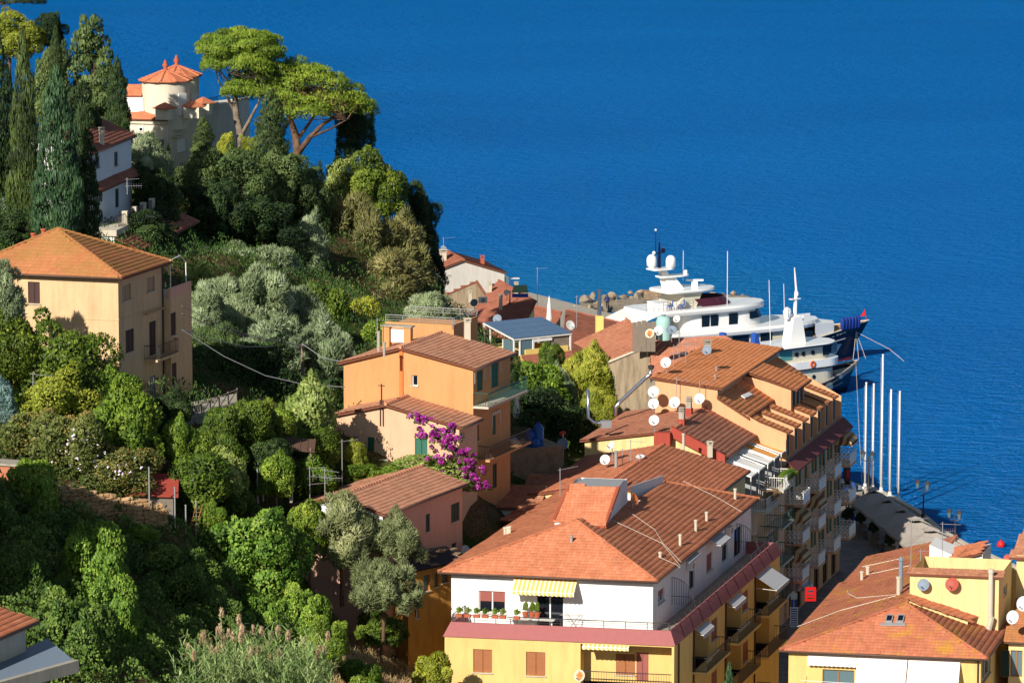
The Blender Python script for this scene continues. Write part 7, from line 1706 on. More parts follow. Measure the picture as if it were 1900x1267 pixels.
def reeds():
 rs = np.random.RandomState(55); P = []; D = []; base = []
 for i in range(260):
  x = rs.uniform(330, 610); y = 1300 + rs.uniform(-30, 40); d = rs.uniform(240, 252); g = atd(x, y, d); hh = rs.uniform(2.2, 4.4) * (0.75 + 0.25 * math.sin((x - 330) / 280 * 3.1)); ln = rs.normal(0, 0.18, 2)
  base.append((np.array(g), hh, ln))
 Vs = []; Fs = []; nv = 0; va = []; tips = []
 for g, hh, ln in base:
  k = 7
  tip = g + np.array([ln[0] * hh, ln[1] * hh, hh]); tips.append((tip, hh, ln))
  for j in range(22):
   f = rs.uniform(0.15, 0.95); p = g + np.array([ln[0] * hh * f, ln[1] * hh * f, hh * f]); a = rs.uniform(0, 6.28); L = rs.uniform(0.5, 1.1)
   dv = np.array([math.cos(a), math.sin(a), rs.uniform(0.4, 1.6)]); dv /= np.linalg.norm(dv); s = np.cross(dv, [0, 0, 1]); s /= np.linalg.norm(s) + 1e-9
   q = p + dv * L * 0.6; e = p + dv * L + np.array([0, 0, -0.2 * L])
   Vs += [p - s * 0.025, p + s * 0.025, q + s * 0.03, q - s * 0.03, q - s * 0.03, q + s * 0.03, e + s * 0.004, e - s * 0.004]; Fs += [(nv, nv + 1, nv + 2, nv + 3), (nv + 4, nv + 5, nv + 6, nv + 7)]; nv += 8; va += [rs.rand()] * 8
 T = put('reed_bed', mesh_np('reed_bed', np.array(Vs), np.array(Fs), LM['reed'], attr=np.array(va), nrm=np.tile([-.3, -.6, .6], (len(Vs), 1))), kind='stuff'); tag(T, 'bed of tall green reeds at the bottom edge', 'reeds')
 lob = [(t + np.array([0, 0, 0.1]), (0.11, 0.11, 0.36)) for i, (t, hh, ln) in enumerate(tips) if hh > 2.9 and i % 3 == 0]
 o = put('reed_plumes', foliage('reed_plumes', lob, 9000, 0.16, 0.035, 56, LM['plume'], up=1.2, spread=0.4), kind='stuff'); tag(o, 'feathery brown seed plumes standing above the reeds', 'plumes')
 st = MB()
 for g, hh, ln in base[::2]: st.tube([g, g + np.array([ln[0] * hh, ln[1] * hh, hh])], 0.015, 4)
 o = mk('reed_stalks', st, LM['reed'], kind='stuff'); tag(o, 'thin upright stalks of the reed bed', 'stalks')
reeds()
def top_branch():
 T = thing('pine_branch', 'dark pine branch reaching in at the top left corner', 'branch', atd(-40, 6, 300)); mb = MB(); mb.tube([atd(-60, 4, 300), atd(10, 6, 300), atd(72, 2, 300)], [0.12, 0.07, 0.02], 6); mb.tube([atd(0, 6, 300), atd(20, 18, 299.6), atd(36, 22, 299.4)], [0.05, 0.03, 0.01], 5); mk('limb', mb, MAT['bark'], T)
 rs = np.random.RandomState(4); lob = [(np.array(atd(x + rs.uniform(-6, 6), 2 + rs.uniform(-5, 5), 300 + rs.uniform(-.8, .8))), (0.3, 0.3, 0.12)) for x in np.linspace(-50, 78, 22)]
 put('needles', foliage('needles', lob, 4000, 0.22, 0.03, 44, LM['dark'], up=0.3), T)
top_branch()
# ================================================================ boats
def boat_frame(stern, bow):
 a = Vector((bow.x - stern.x, bow.y - stern.y, 0)); L = a.length; a.normalize(); pt = Vector((-a.y, a.x, 0))   # port = left looking forward
 o = Vector((stern.x, stern.y, 0))
 return (lambda x, y, z: o + a * x + pt * y + UP * z), L, a, pt
def hull(F, L, beam, sheer, zb, n=18, fine=0.55, rake=2.0, sternw=0.85, flare=0.25):
 """lofted hull: rings of (keel, bilge, waterline, sheer) points; sheer(t) gives deck height"""
 rings = []
 for i in range(n + 1):
  t = i / n; b = beam / 2
  wdk = b * (sternw + (1 - sternw) * min(1, t / 0.25)) if t < 0.45 else b * max(0.0, 1 - ((t - 0.45) / 0.55) ** 2.3)
  wwl = b * 0.94 * (sternw + (1 - sternw) * min(1, t / 0.3)) if t < 0.35 else b * 0.94 * max(0.0, 1 - ((t - 0.35) / 0.65) ** 1.7)
  x = t * (L - rake); zs = sheer(t); xr = x + rake * max(0, (t - 0.6) / 0.4) ** 1.6
  wdk = max(wdk, 0.04); wwl = max(wwl, 0.03)
  ring = [F(xr, wdk, zs), F(xr * 0.35 + x * 0.65, (wdk + wwl) / 2 - 0.1 * flare, zs * 0.5), F(x, wwl, 0.12), F(x, wwl * 0.8, -0.7), F(x, 0, zb), F(x, -wwl * 0.8, -0.7), F(x, -wwl, 0.12), F(xr * 0.35 + x * 0.65, -(wdk + wwl) / 2 + 0.1 * flare, zs * 0.5), F(xr, -wdk, zs)]
  rings.append(ring)
 return rings
def outline(n, L0, L1, w, bowr=0.6, sternr=0.2):
 """plan outline of a deckhouse: rounded bow and stern"""
 pts = []
 for i in range(n + 1):
  t = i / n; x = L0 + (L1 - L0) * t; k = 1.0
  if t > 1 - bowr: k = math.sqrt(max(0, 1 - ((t - (1 - bowr)) / bowr) ** 2)) * 0.98 + 0.02
  if t < sternr: k = 0.75 + 0.25 * math.sqrt(max(0, 1 - (1 - t / sternr) ** 2))
  pts.append((x, w / 2 * k))
 return [(x, y) for x, y in pts] + [(x, -y) for x, y in reversed(pts)]
def deckhouse(F, mb, ol, z0, z1, slope=0.0, over=0.0, mi=0):
 xm = max(p[0] for p in ol)
 a = [F(x, y, z0) for x, y in ol]; b = [F(x - slope * max(0, (x - (xm - 3)) / 3), y * (1 - over), z1) for x, y in ol]
 mb.loft([a, b], mi)
def slab(F, mb, ol, z0, z1, mi=0): mb.loft([[F(x, y, z0) for x, y in ol], [F(x, y, z0 + (z1 - z0) * .5) for x, y in [(x * 1.0, y * 1.03) for x, y in ol]], [F(x, y, z1) for x, y in ol]], mi)
def yacht():
 st, bw = Vector((13.3, 472.0, 0)), Vector((41.4, 489.0, 0)); F0, L0, a, pt = boat_frame(st, bw)
 L = 41.0; F = lambda x, y, z: F0(x * L0 / L, y * 0.86, z * 0.92)
 T = thing('motor_yacht', 'large white motor yacht with navy blue bow moored behind the roofs', 'boat', F(L / 2, 0, 0))
 sheer = lambda t: 2.7 + (2.1 * ((t - 0.42) / 0.58) ** 1.3 if t > 0.42 else 0)
 rg = hull(F, L, 9.2, sheer, -2.2, 22, rake=3.0)
 mb = MB(); mb.loft(rg, 0, closed=False, caps=False)
 hb = mk('hull', mb, MAT['hull_navy'], T, smooth=True)
 mb = MB(); mb.poly([r[0] for r in rg] + [r[8] for r in reversed(rg)]) ; mk('deck', mb, MAT['teak'], hb)
 mb = MB(); mb.poly([rg[0][i] for i in range(9)]); mk('transom', mb, MAT['hull_navy'], hb)
 mb = MB()
 for s_ in (0, 8):
  pl = [r[s_] + UP * 0.02 for r in rg]; mb.tube(pl, 0.07, 6)
 mk('rub_rail', mb, MAT['yacht_cream'], hb)
 mb = MB()
 for s_, q in ((2, 3), (6, 5)):
  for r0, r1 in zip(rg[:-1], rg[1:]):
   o = (pt if s_ == 2 else -pt) * 0.025
   mb.poly([r0[s_] + o + UP * 0.05, r1[s_] + o + UP * 0.05, r1[s_] + o + UP * 0.42, r0[s_] + o + UP * 0.42], 0); mb.poly([r0[s_] + o - UP * 0.5, r1[s_] + o - UP * 0.5, r1[s_] + o + UP * 0.05, r0[s_] + o + UP * 0.05], 1)
 mk('boot_stripe', mb, [MAT['antifoul'], MAT['antifoul']], hb)
 mb = MB()
 for s_ in (0, 8):
  for i in range(0, 15):
   r0, r1 = rg[i][s_], rg[i + 1][s_]; o = (pt if s_ == 0 else -pt) * 0.03; h = 0.95 if i < 12 else 0.95 * (15 - i) / 4
   mb.poly([r0 + o - UP * 0.75, r1 + o - UP * 0.75, r1 + o + UP * h, r0 + o + UP * h])
 mk('bulwark', mb, MAT['hull_navy'], hb)
 w1 = 7.6
 mb = MB(); deckhouse(F, mb, outline(30, 4.0, 29.5, w1, 0.24), 2.7, 5.3, 1.6, 0.0); mk('main_deckhouse', mb, MAT['yacht_cream'], T)
 mb = MB(); slab(F, mb, outline(30, 0.0, 31.5, w1 + 1.3, 0.3, 0.12), 5.2, 5.95); mk('boat_deck', mb, MAT['yacht_white'], T, smooth=False)
 mb = MB(); deckhouse(F, mb, outline(30, 7.0, 21.5, 6.6, 0.34), 5.9, 8.1, 1.5, 0.06); up = mk('upper_deckhouse', mb, MAT['yacht_white'], T)
 mb = MB(); slab(F, mb, outline(30, 0.8, 22.0, 7.6, 0.35, 0.12), 8.05, 8.75); mk('sun_deck', mb, MAT['yacht_white'], T)
 mb = MB(); ol = outline(24, 7.5, 16.6, 5.2, 0.5, 0.1); xs = [p for p in ol if p[0] > 10.0]
 mb.loft([[F(x, y, 8.7) for x, y in xs], [F(x - 1.2, y * 0.9, 9.75) for x, y in xs]], closed=False, caps=False); mk('windscreen', mb, MAT['glass_wine'], T)
 mb = MB(); mb.prism([F(6.4, -2.2, 8.7), F(9.4, -2.2, 8.7), F(10.6, -2.2, 10.8), F(7.6, -2.2, 10.8)], pt * 4.4); mk('arch', mb, MAT['yacht_cream'], T)
 mb = MB(); slab(F, mb, outline(24, 4.6, 13.6, 5.6, 0.5, 0.3), 10.6, 10.95); mk('hard_top', mb, MAT['yacht_white'], T)
 mb = MB(); mb.prism([F(5.8, -0.8, 10.9), F(8.4, -0.8, 10.9), F(6.9, -0.5, 12.5), F(5.4, -0.5, 12.5)], pt * 1.4); slab(F, mb, outline(12, 4.6, 9.6, 2.0, 0.4, 0.4), 12.4, 12.6); mb.prism([F(5.0, -0.4, 12.6), F(6.2, -0.4, 12.6), F(5.6, -0.3, 13.5), F(4.8, -0.3, 13.5)], pt * 0.7); slab(F, mb, outline(12, 3.2, 7.0, 2.6, 0.4, 0.4), 13.4, 13.55); mk('mast', mb, MAT['yacht_white'], T)
 for x, y in ((4.2, 1.1), (6.0, -0.9)):
  mb = MB(); mb.lathe(F(x, y, 13.5), [(0.3, 0), (0.36, 0.15), (0.56, 0.25), (0.58, 0.95), (0.5, 1.25), (0.3, 1.48), (0.02, 1.56)], 20); mk('radome', mb, MAT['yacht_white'], T, smooth=True)
 mb = MB(); p = F(5.0, 0.4, 13.5); mb.tube([p, p + UP * 3.0], [0.2, 0.08], 8); mb.tube([p + UP * 1.7 - a * 0.6, p + UP * 1.75 + a * 0.7], 0.07, 6); mb.tube([p - a * 0.5 + UP * 1.6, p - a * 0.5 + UP * 4.2], 0.05, 6); mb.box(p + UP * 1.75 + a * 0.5, 0.45, 0.45, 0.5); mk('signal_mast', mb, MAT['hull_navy'], T)
 mb = MB(); mb.lathe(p - a * 0.5 + UP * 4.2, [(0.02, 0), (0.12, .1), (0.12, .25), (0.02, .3)], 8); mb.lathe(F(4.1, 0.4, 15.2), [(0.02, 0), (0.2, .12), (0.2, .3), (0.02, .45)], 10); mk('lamp', mb, MAT['yacht_white'], T)
 mb = MB(); mb.box(F(10.8, 0.2, 10.9), 0.7, 0.7, 0.6); mb.box(F(10.8, 0.2, 11.6), 2.0, 0.28, 0.2, math.atan2(a.y, a.x) - 0.5); mb.box(F(9.0, 0, 12.6), 0.5, 0.5, 0.45); mk('radar', mb, MAT['yacht_white'], T)
 mb = MB(); mb.tube([F(10.3, 2.2, 11), F(10.3, 2.2, 15.2)], 0.03, 5); mk('whip_aerial', mb, MAT['white_p'], T); mb = MB(); mb.tube([F(14.2, -2.8, 8.7), F(14.2, -2.8, 15.4)], 0.04, 5); mk('whip_aerial', mb, MAT['white_p'], T)
 mb = MB()
 def side_win(x0, x1, y, z0, z1, r=0.2):
  for s_ in (1, -1):
   q = MB(); q.hexa(F(x0, s_ * y, z0), a * (x1 - x0) * L0 / L, UP * (z1 - z0) * 0.92, pt * s_ * 0.03); mk('window', q, MAT['glass'], T)
 for x0, x1 in ((7, 8.8), (10.6, 12.4), (14.4, 17.2), (19.2, 21.2)): side_win(x0, x1, w1 / 2 + 0.004, 3.5, 5.0)
 for x in (23.4, 25.1, 26.8): side_win(x, x + 1.45, w1 / 2 * 0.985, 3.6, 4.8)
 for x0, x1 in ((9.6, 10.9), (11.1, 12.4), (14.2, 15.7)): side_win(x0, x1, 3.24, 6.35, 7.75)
 mb = MB(); ol = [p for p in outline(30, 7.0, 21.58, 6.74, 0.34) if p[0] > 17.6]
 mb.loft([[F(x, y, 6.85) for x, y in ol], [F(x - 0.62 * max(0, (x - 18.5) / 3), y * 0.985, 7.75) for x, y in ol]], closed=False, caps=False); mk('bridge_windows', mb, MAT['glass'], T)
 mb = MB(); q = [F(-4.2, 4.0, 6.6), F(1.5, 4.2, 8.3), F(1.5, -4.2, 8.3), F(-4.2, -4.0, 6.6)]; m_ = F(-1.3, 0, 7.9)
 for i in range(4): mb.poly([q[i], q[(i + 1) % 4], m_])
 mk('sun_sail', mb, MAT['canvas_w'], T); mb = MB()
 for p in (q[0], q[3]): mb.tube([p, Vector((p.x, p.y, 2.4))], 0.05, 6)
 mk('sail_pole', mb, MAT['steel'], T)
 mb = MB(); ol = [p for p in outline(30, 0.8, 22.0, 7.3, 0.35, 0.12) if p[0] < 8]
 for s_ in (1, -1):
  pl = [F(x, abs(y) * s_, 8.75) for x, y in ol if y > 0]
  for h in (0.35, 0.7, 1.0): mb.tube([p + UP * h for p in pl], 0.022, 4)
  for p in pl: mb.tube([p, p + UP * 1.0], 0.022, 4)
 mk('stern_rail', mb, MAT['steel'], T)
 mb = MB(); slab(F, mb, outline(12, 3.4, 6.2, 2.6, 0.5, 0.4), 8.75, 9.5); mk('spa_pool', mb, MAT['yacht_white'], T)
 for k in range(2):
  mb = MB(); c = F(4.6 + k * 1.9, -2.9, 8.76); mb.box(c + UP * 0.4, 0.7, 0.7, 0.06); mb.box(c + UP * 0.45 + a * 0.3, 0.1, 0.7, 0.6)
  for i in (-1, 1):
   for j in (-1, 1): mb.box(c + a * 0.3 * i + pt * 0.3 * j, 0.06, 0.06, 0.42)
  mk('deck_chair', mb, MAT['blue_p'], T)
 for k in range(6):
  mb = MB(); p = F(L - 6.4 + k * 0.62, -2.3 + k * 0.1, 4.2); mb.lathe(p, [(0.05, 0.0), (0.26, 0.15), (0.28, 1.2), (0.2, 1.45), (0.02, 1.5)], 10); mk('fender', mb, MAT['fender'], T, smooth=True)
 mb = MB(); q = [F(29, 3.3, 5.5), F(33, 2.4, 5.3), F(34.6, 0, 5.2), F(33, -2.4, 5.3), F(29, -3.3, 5.5)]; b = [Vector((p.x, p.y, 3.2)) for p in q]; mb.loft([b, q], closed=False, caps=False); mb.poly(q); mk('foredeck_coaming', mb, MAT['yacht_white'], T)
 side = lambda t, z: None
 def hullpt(x, z, off=0.04):
  t = x / (L - 3.0); i = min(int(t * 22), 21); f = t * 22 - i; r0, r1 = rg[i], rg[i + 1]
  lo, hi = r0[7] + (r1[7] - r0[7]) * f, r0[8] + (r1[8] - r0[8]) * f
  k = (z - lo.z) / (hi.z - lo.z); p = lo + (hi - lo) * k; return p - pt * off
 mb = MB(); p0, p1 = hullpt(L - 8.2, 2.3), hullpt(L - 7.2, 2.3); mb.poly([hullpt(L - 8.4, 0.5, .06), hullpt(L - 6.9, 0.5, .06), hullpt(L - 6.6, 2.2, .06), hullpt(L - 7.6, 2.2, .06)])
 for k in range(6): q0 = hullpt(L - 8.5 + k * 0.27, 0.9, 0.1); mb.tube([q0, q0 - UP * 1.3 - pt * 0.15], 0.05, 4)
 mk('anchor_pocket', mb, MAT['alu'], T)
 mb = MB(); h0 = hullpt(L - 4.6, 3.3, 0.05)
 for q in (h0 - UP * 3.2 - a * 0.6, h0 - UP * 3.2 + a * 1.2, h0 - UP * 3.2 + a * 0.2): mb.tube([h0, q - pt * 0.3], 0.03, 4)
 mb.tube([h0, F(L + 1.2, -3.4, 1.4), F(L + 2.0, -5.6, 0.1)], 0.025, 4); mk('mooring_line', mb, MAT['pave_rope'], T)
 text_on('ST DAVID', hullpt(L - 8.6, 3.3, 0.06), (hullpt(L - 6.4, 3.5, 0.06) - hullpt(L - 8.6, 3.3, 0.06)), 0.42, MAT['white_p'], T)
 mb = MB()
 for x0, x1 in ((L - 13.6, L - 11.4), (L - 10.3, L - 9.6), (L - 8.9, L - 6.4)): mb.tube([hullpt(x0, 2.55, 0.03), hullpt(x1, 2.75, 0.03)], 0.09, 5)
 mk('freeing_port', mb, MAT['grey_p'], T)
 mb = MB(); mb.tube([F(L - 0.4, 0, 4.8), F(L - 0.8, 0, 6.3)], 0.03, 5); mb.poly([F(L - 0.75, 0, 6.2), F(L - 0.55, 0, 5.4), F(L - 1.3, 0.3, 5.3)]); mk('jack_staff', mb, MAT['red_p'], T)
def text_on(txt, p, d, size, mat, par):
 cu = bpy.data.curves.new('lettering', 'FONT'); cu.body = txt; cu.size = size; cu.extrude = 0.004
 d = d.normalized(); up = (UP - d * UP.dot(d)).normalized(); n = d.cross(up)
 tmp = bpy.data.objects.new('lettering_tmp', cu); COL.objects.link(tmp); dg = bpy.context.evaluated_depsgraph_get(); me = bpy.data.meshes.new_from_object(tmp.evaluated_get(dg)); bpy.data.objects.remove(tmp)
 M = Matrix((( d.x, up.x, n.x, p.x), (d.y, up.y, n.y, p.y), (d.z, up.z, n.z, p.z), (0, 0, 0, 1))); me.transform(M); me.materials.clear(); me.materials.append(mat)
 o = bpy.data.objects.new('lettering', me); link(o, par); return o
MAT['glass_wine'] = glassy('glass_wine', (74, 30, 44), 0.1)
yacht()
def tug():
 st, bw = Vector((21.2, 452.2, 0)), Vector((38.3, 466.0, 0)); F, L, a, pt = boat_frame(st, bw)
 T = thing('tug_yacht', 'navy and white tug style yacht with tall white mast beside the coral roof', 'boat', F(L / 2, 0, 0))
 sheer = lambda t: 1.25 + (2.0 * ((t - 0.3) / 0.7) ** 2.0 if t > 0.3 else 0.25 * (0.3 - t))
 rg = hull(F, L, 6.6, sheer, -1.6, 20, rake=1.6, sternw=0.7)
 mb = MB(); mb.loft(rg, 0, closed=False, caps=False); hb = mk('hull', mb, MAT['hull_navy'], T, smooth=True)
 mb = MB(); mb.poly([r[0] - UP * 0.5 for r in rg] + [r[8] - UP * 0.5 for r in reversed(rg)]); mk('deck', mb, MAT['conc_l'], hb)
 mb = MB()
 for s_ in (0, 8): mb.tube([r[s_] + UP * 0.02 for r in rg], 0.09, 6)
 mb.tube([rg[0][0], rg[0][8]], 0.09, 6); mk('rub_rail', mb, MAT['canvas'], hb)
 mb = MB()
 for s_ in (1, 7): mb.tube([r[s_] + (pt if s_ == 1 else -pt) * 0.05 - UP * 0.1 for r in rg[:19]], 0.08, 6)
 mk('fender_strake', mb, MAT['dish_g'], hb)
 mb = MB()
 for i in range(19, 21):
  for r in (rg[i],): mb.tube([r[0], r[8]], 0.05, 5)
 for s_ in (0, 8): mb.poly([rg[17][s_], rg[18][s_], rg[19][s_], rg[20][s_], rg[20][s_] - UP * .5, rg[17][s_] - UP * 0.5])
 mk('bulwark', mb, MAT['canvas'], hb)
 mb = MB(); deckhouse(F, mb, outline(24, 4.0, L - 4.6, 5.0, 0.2), 0.9, 3.5, 0.2); mk('main_house', mb, MAT['yacht_cream'], T)
 mb = MB(); slab(F, mb, outline(24, 3.6, L - 4.0, 5.5, 0.22), 3.45, 3.6); d2 = mk('boat_deck', mb, MAT['hull_navy'], T)
 mb = MB(); deckhouse(F, mb, outline(24, 8.6, L - 4.0, 5.4, 0.3), 3.6, 4.4, 0.0); mk('deck_bulwark', mb, MAT['yacht_white'], T)
 mb = MB(); deckhouse(F, mb, outline(24, 7.0, L - 5.2, 4.2, 0.25), 3.6, 6.0, 0.1); mk('bridge', mb, MAT['yacht_cream'], T)
 mb = MB(); slab(F, mb, outline(24, 6.4, L - 4.4, 5.4, 0.3, 0.2), 6.0, 6.16); mk('bridge_roof', mb, MAT['yacht_white'], T)
 mb = MB(); ol = outline(24, 6.3, L - 4.36, 5.5, 0.3, 0.2); mb.loft([[F(x, y, 5.9) for x, y in ol], [F(x, y, 6.0) for x, y in ol]]); mk('roof_trim', mb, MAT['hull_navy'], T)
 for x in (10.8, 11.8, 13.2):
  mb = MB(); mb.lathe(F(x, -2.1, 5.2), [(0.26, 0), (0.26, 0.08), (0.2, 0.09), (0.01, 0.09)], 14, axis=-pt); mk('porthole', mb, MAT['dark_p'], T)
 for x in (14.7,):
  mb = MB(); mb.hexa(F(x, -2.1, 4.75), a * 0.9, UP * 1.1, -pt * 0.06); mk('window', mb, MAT['glass'], T)
  mb = MB(); mb.hexa(F(x + 1.5, -1.85, 4.85), a * 1.1 + pt * 0.35, UP * 1.0, -pt * 0.08); mk('window', mb, MAT['glass_l'], T)
 mb = MB(); mb.hexa(F(8.4, -2.1, 4.7), a * 1.7, UP * 1.0, -pt * 0.05); mk('window', mb, MAT['glass_teal'], T)
 for x in (13.0, 16.0): mb = MB(); mb.lathe(F(x, -2.5, 2.6), [(0.24, 0), (0.24, 0.06), (0.01, 0.07)], 12, axis=-pt); mk('porthole', mb, MAT['dark_p'], T)
 mb = MB(); c = F(12.6, -2.72, 4.05); mb.lathe(c, [(0.2, 0.0), (0.36, 0.0), (0.4, 0.05), (0.36, 0.1), (0.2, 0.1), (0.17, 0.05), (0.2, 0.0)], 16, axis=-pt); mk('life_ring', mb, MAT['orange_p'], T, smooth=True)
 mb = MB(); mb.prism([F(11.0, -0.8, 6.1), F(13.4, -0.8, 6.1), F(13.0, -0.55, 9.0), F(11.8, -0.55, 9.0)], pt * 1.3); mb.tube([F(12.4, 0, 8.9), F(12.6, 0, 11.9)], [0.26, 0.14], 8); mb.tube([F(12.6, 0, 11.9), F(12.3, 0, 14.4)], [0.13, 0.06], 6); mb.box(F(12.4, 0, 10.9), 1.3, 0.5, 0.1, math.atan2(a.y, a.x)); mb.box(F(12.6, 0, 11.3), 0.4, 0.3, 0.4); mb.box(F(13.6, -0.1, 9.0), 1.8, 0.25, 0.22, math.atan2(a.y, a.x)); mb.box(F(13.3, 0, 8.5), 0.6, 0.5, 0.5); mk('mast', mb, MAT['yacht_white'], T)
 mb = MB(); mb.lathe(F(11.3, 0, 9.2), [(0.2, -0.4), (0.42, 0.05), (0.46, 0.45), (0.34, 0.8), (0.02, 0.95)], 16); mk('radome', mb, MAT['yacht_white'], T, smooth=True)
 for x, y, h in ((9.6, 0.8, 13.2), (10.3, -0.8, 12.9)): mb = MB(); mb.tube([F(x, y, 6.1), F(x - 0.3, y, h)], 0.035, 5); mk('whip_aerial', mb, MAT['white_p'], T)
 for x, y in ((2.6, 0.9), (5.0, -1.6)):
  mb = MB(); c = F(x, y, 3.55); mb.hexa(c, a * 2.0, pt * 1.2, UP * 2.6); fn = mk('funnel', mb, MAT['hull_navy'], T)
  for k in range(3): mb = MB(); mb.hexa(F(x - 0.02, y - 0.03, 4.9 + k * 0.3), a * 1.1, pt * -0.04, UP * 0.24); mk('red_band', mb, MAT['red_p'], fn)
  mb = MB(); mb.prism([F(x + 0.3, y + 0.3, 6.1), F(x + 1.3, y + 0.3, 6.1), F(x + 0.9, y + 0.3, 7.9), F(x + 0.5, y + 0.3, 7.9)], pt * 0.7); mk('exhaust', mb, MAT['blue_p'], fn)
 mb = MB(); c = F(6.5, -1.64, 5.35); mb.lathe(c, [(0.62, 0), (0.62, 0.05), (0.48, 0.06), (0.46, 0.06)], 24, axis=-pt); mb.lathe(c, [(0.28, 0.03), (0.24, 0.09), (0.01, 0.09)], 3, axis=-pt); bd = mk('badge', mb, MAT['white_p'], T)
 def hp(x, z, off=0.05):
  t = x / (L - 1.6); i = min(int(t * 20), 19); f = t * 20 - i; r0, r1 = rg[i], rg[i + 1]; lo, hi = r0[7] + (r1[7] - r0[7]) * f, r0[8] + (r1[8] - r0[8]) * f
  return lo + (hi - lo) * ((z - lo.z) / (hi.z - lo.z)) - pt * off
 text_on('MASTIFF', hp(L - 4.3, 2.05, 0.08), hp(L - 2.6, 2.25, 0.08) - hp(L - 4.3, 2.05, 0.08), 0.62, MAT['white_p'], T)
 mb = MB(); q = hp(L - 4.85, 2.1, 0.07); mb.lathe(q, [(0.3, 0), (0.3, 0.02), (0.01, 0.03)], 7, axis=-pt); mk('bow_emblem', mb, MAT['white_p'], T)
 mb = MB(); q = hp(L - 9.2, 1.9, 0.05); mb.tube([q + UP * 0.6, q - UP * 2.4 - pt * 0.2], 0.05, 5); mb.tube([q - a * 0.5 - UP * 0.8, q + a * 0.6 - UP * 0.7], 0.05, 5); mk('anchor_chain', mb, MAT['alu'], T)
 mb = MB(); b0 = F(L - 0.3, 0, 3.2)
 pole = atz(1600, 905, 1.3); mb.tube([b0, (b0 + pole) / 2 - UP * 0.6, pole], 0.025, 4); mk('mooring_line', mb, MAT['pave_rope'], T)
MAT['glass_teal'] = glassy('glass_teal', (86, 150, 140), 0.12)
tug()
# ================================================================ breakwater boulders
def boulder_mesh(seed):
 rs = np.random.RandomState(seed); import bmesh
 bm = bmesh.new(); bmesh.ops.create_icosphere(bm, subdivisions=2, radius=1.0)
 ax = rs.normal(0, 1, (6, 3)); ax /= np.linalg.norm(ax, axis=1, keepdims=True); cutd = rs.uniform(0.35, 0.8, 6)
 for v in bm.verts:
  p = np.array(v.co)
  for n_, c_ in zip(ax, cutd):
   e = p @ n_ - c_
   if e > 0: p = p - n_ * e * 0.9
  p = p * (1 + rs.uniform(-.05, .05)); v.co = p
 me = bpy.data.meshes.new('boulder'); bm.to_mesh(me); bm.free(); me.materials.append(MAT['rock']); return me
BM = [boulder_mesh(i) for i in range(6)]
_rr = random.Random(3)
def boulder(p, s, lab):
 o = bpy.data.objects.new('boulder', _rr.choice(BM)); COL.objects.link(o); o.location = p; o.rotation_euler = (_rr.uniform(0, 6), _rr.uniform(0, 6), _rr.uniform(0, 6)); o.scale = (s * _rr.uniform(.8, 1.3), s * _rr.uniform(.8, 1.2), s * _rr.uniform(.6, .9))
 tag(o, lab, 'boulder', 'boulders of the breakwater')
_lab = {0: 'rough tan boulder of the breakwater left of the big yacht', 1: 'rough boulder of the breakwater seen above the yacht deck', 2: 'small rock at the foot of the breakwater point behind the yacht'}
for x0, y0, x1, y1, n, k in ((1046, 584, 1150, 570, 24, 0), (1090, 560, 1250, 548, 24, 0), (1240, 556, 1330, 558, 8, 1), (1320, 552, 1392, 558, 16, 1), (1372, 558, 1410, 563, 7, 2)):
 for i in range(n):
  f = (i + _rr.random()) / n; p = atz(x0 + (x1 - x0) * f + _rr.uniform(-6, 6), y0 + (y1 - y0) * f + _rr.uniform(-5, 6), 0.4)
  boulder(p + UP * _rr.uniform(-0.6, 0.5), _rr.uniform(0.3, 0.95) if k < 1 else _rr.uniform(0.25, 0.6), _lab[k])
def pier():
 pts = [atz(1010, 600, 0), atz(1120, 578, 0), atz(1250, 566, 0), atz(1390, 566, 0)]
 mb = MB()
 for a, b in zip(pts[:-1], pts[1:]):
  d = (b - a); n = Vector((-d.y, d.x, 0)).normalized(); mb.hexa(a - n * 1.0 - UP * 3, d * 1.0, n * 3.4, UP * 3.9)
 T = mk('breakwater', mb, MAT['rock']); struct(T)
 a = atz(1195, 556, 1.0); T2 = thing('quay_wall', 'low stone wall on top of the breakwater', 'wall', a); mb = MB(); b = atz(1246, 556, 1.0); mb.hexa(a, b - a, Vector((0, 1.2, 0)), UP * 1.1); mk('wall_face', mb, MAT['stone_dk'], T2)
pier()
# ================================================================ promenade furniture
def flagpoles():
 for i, (x, yb, yt, lb) in enumerate(((1605, 906, 711, 'leftmost of five white flagpoles on the quay'), (1619, 909, 713, 'second flagpole from the left on the quay'), (1635, 913, 659, 'tallest flagpole in the middle of the five'), (1651, 921, 724, 'fourth flagpole from the left on the quay'), (1667, 928, 727, 'rightmost of five white flagpoles on the quay'))):
  b = atz(x, yb, ZST); h = atd(x, yt, b.y).z - ZST; T = thing('flagpole', lb, 'flagpole', b, 'flagpoles on the quay')
  mb = MB(); mb.tube([b, b + UP * h], [0.11 if h < 11 else 0.14, 0.07], 10); mk('pole', mb, MAT['white_p'], T, smooth=True)
  mb = MB(); mb.lathe(b, [(0.28, 0), (0.28, 0.12), (0.16, 0.2), (0.16, 0.5)], 10); mk('base', mb, MAT['white_p'], T); mb = MB(); mb.lathe(b + UP * h, [(0.1, 0), (0.12, .05), (0.02, .12)], 8); mk('cap', mb, MAT['white_p'], T)
  mb = MB(); mb.tube([b + Vector((-0.16, 0, 1.2)), b + Vector((-0.16, 0, h - 0.2))], 0.025, 4); mk('halyard_tube', mb, MAT['alu'], T)
flagpoles()
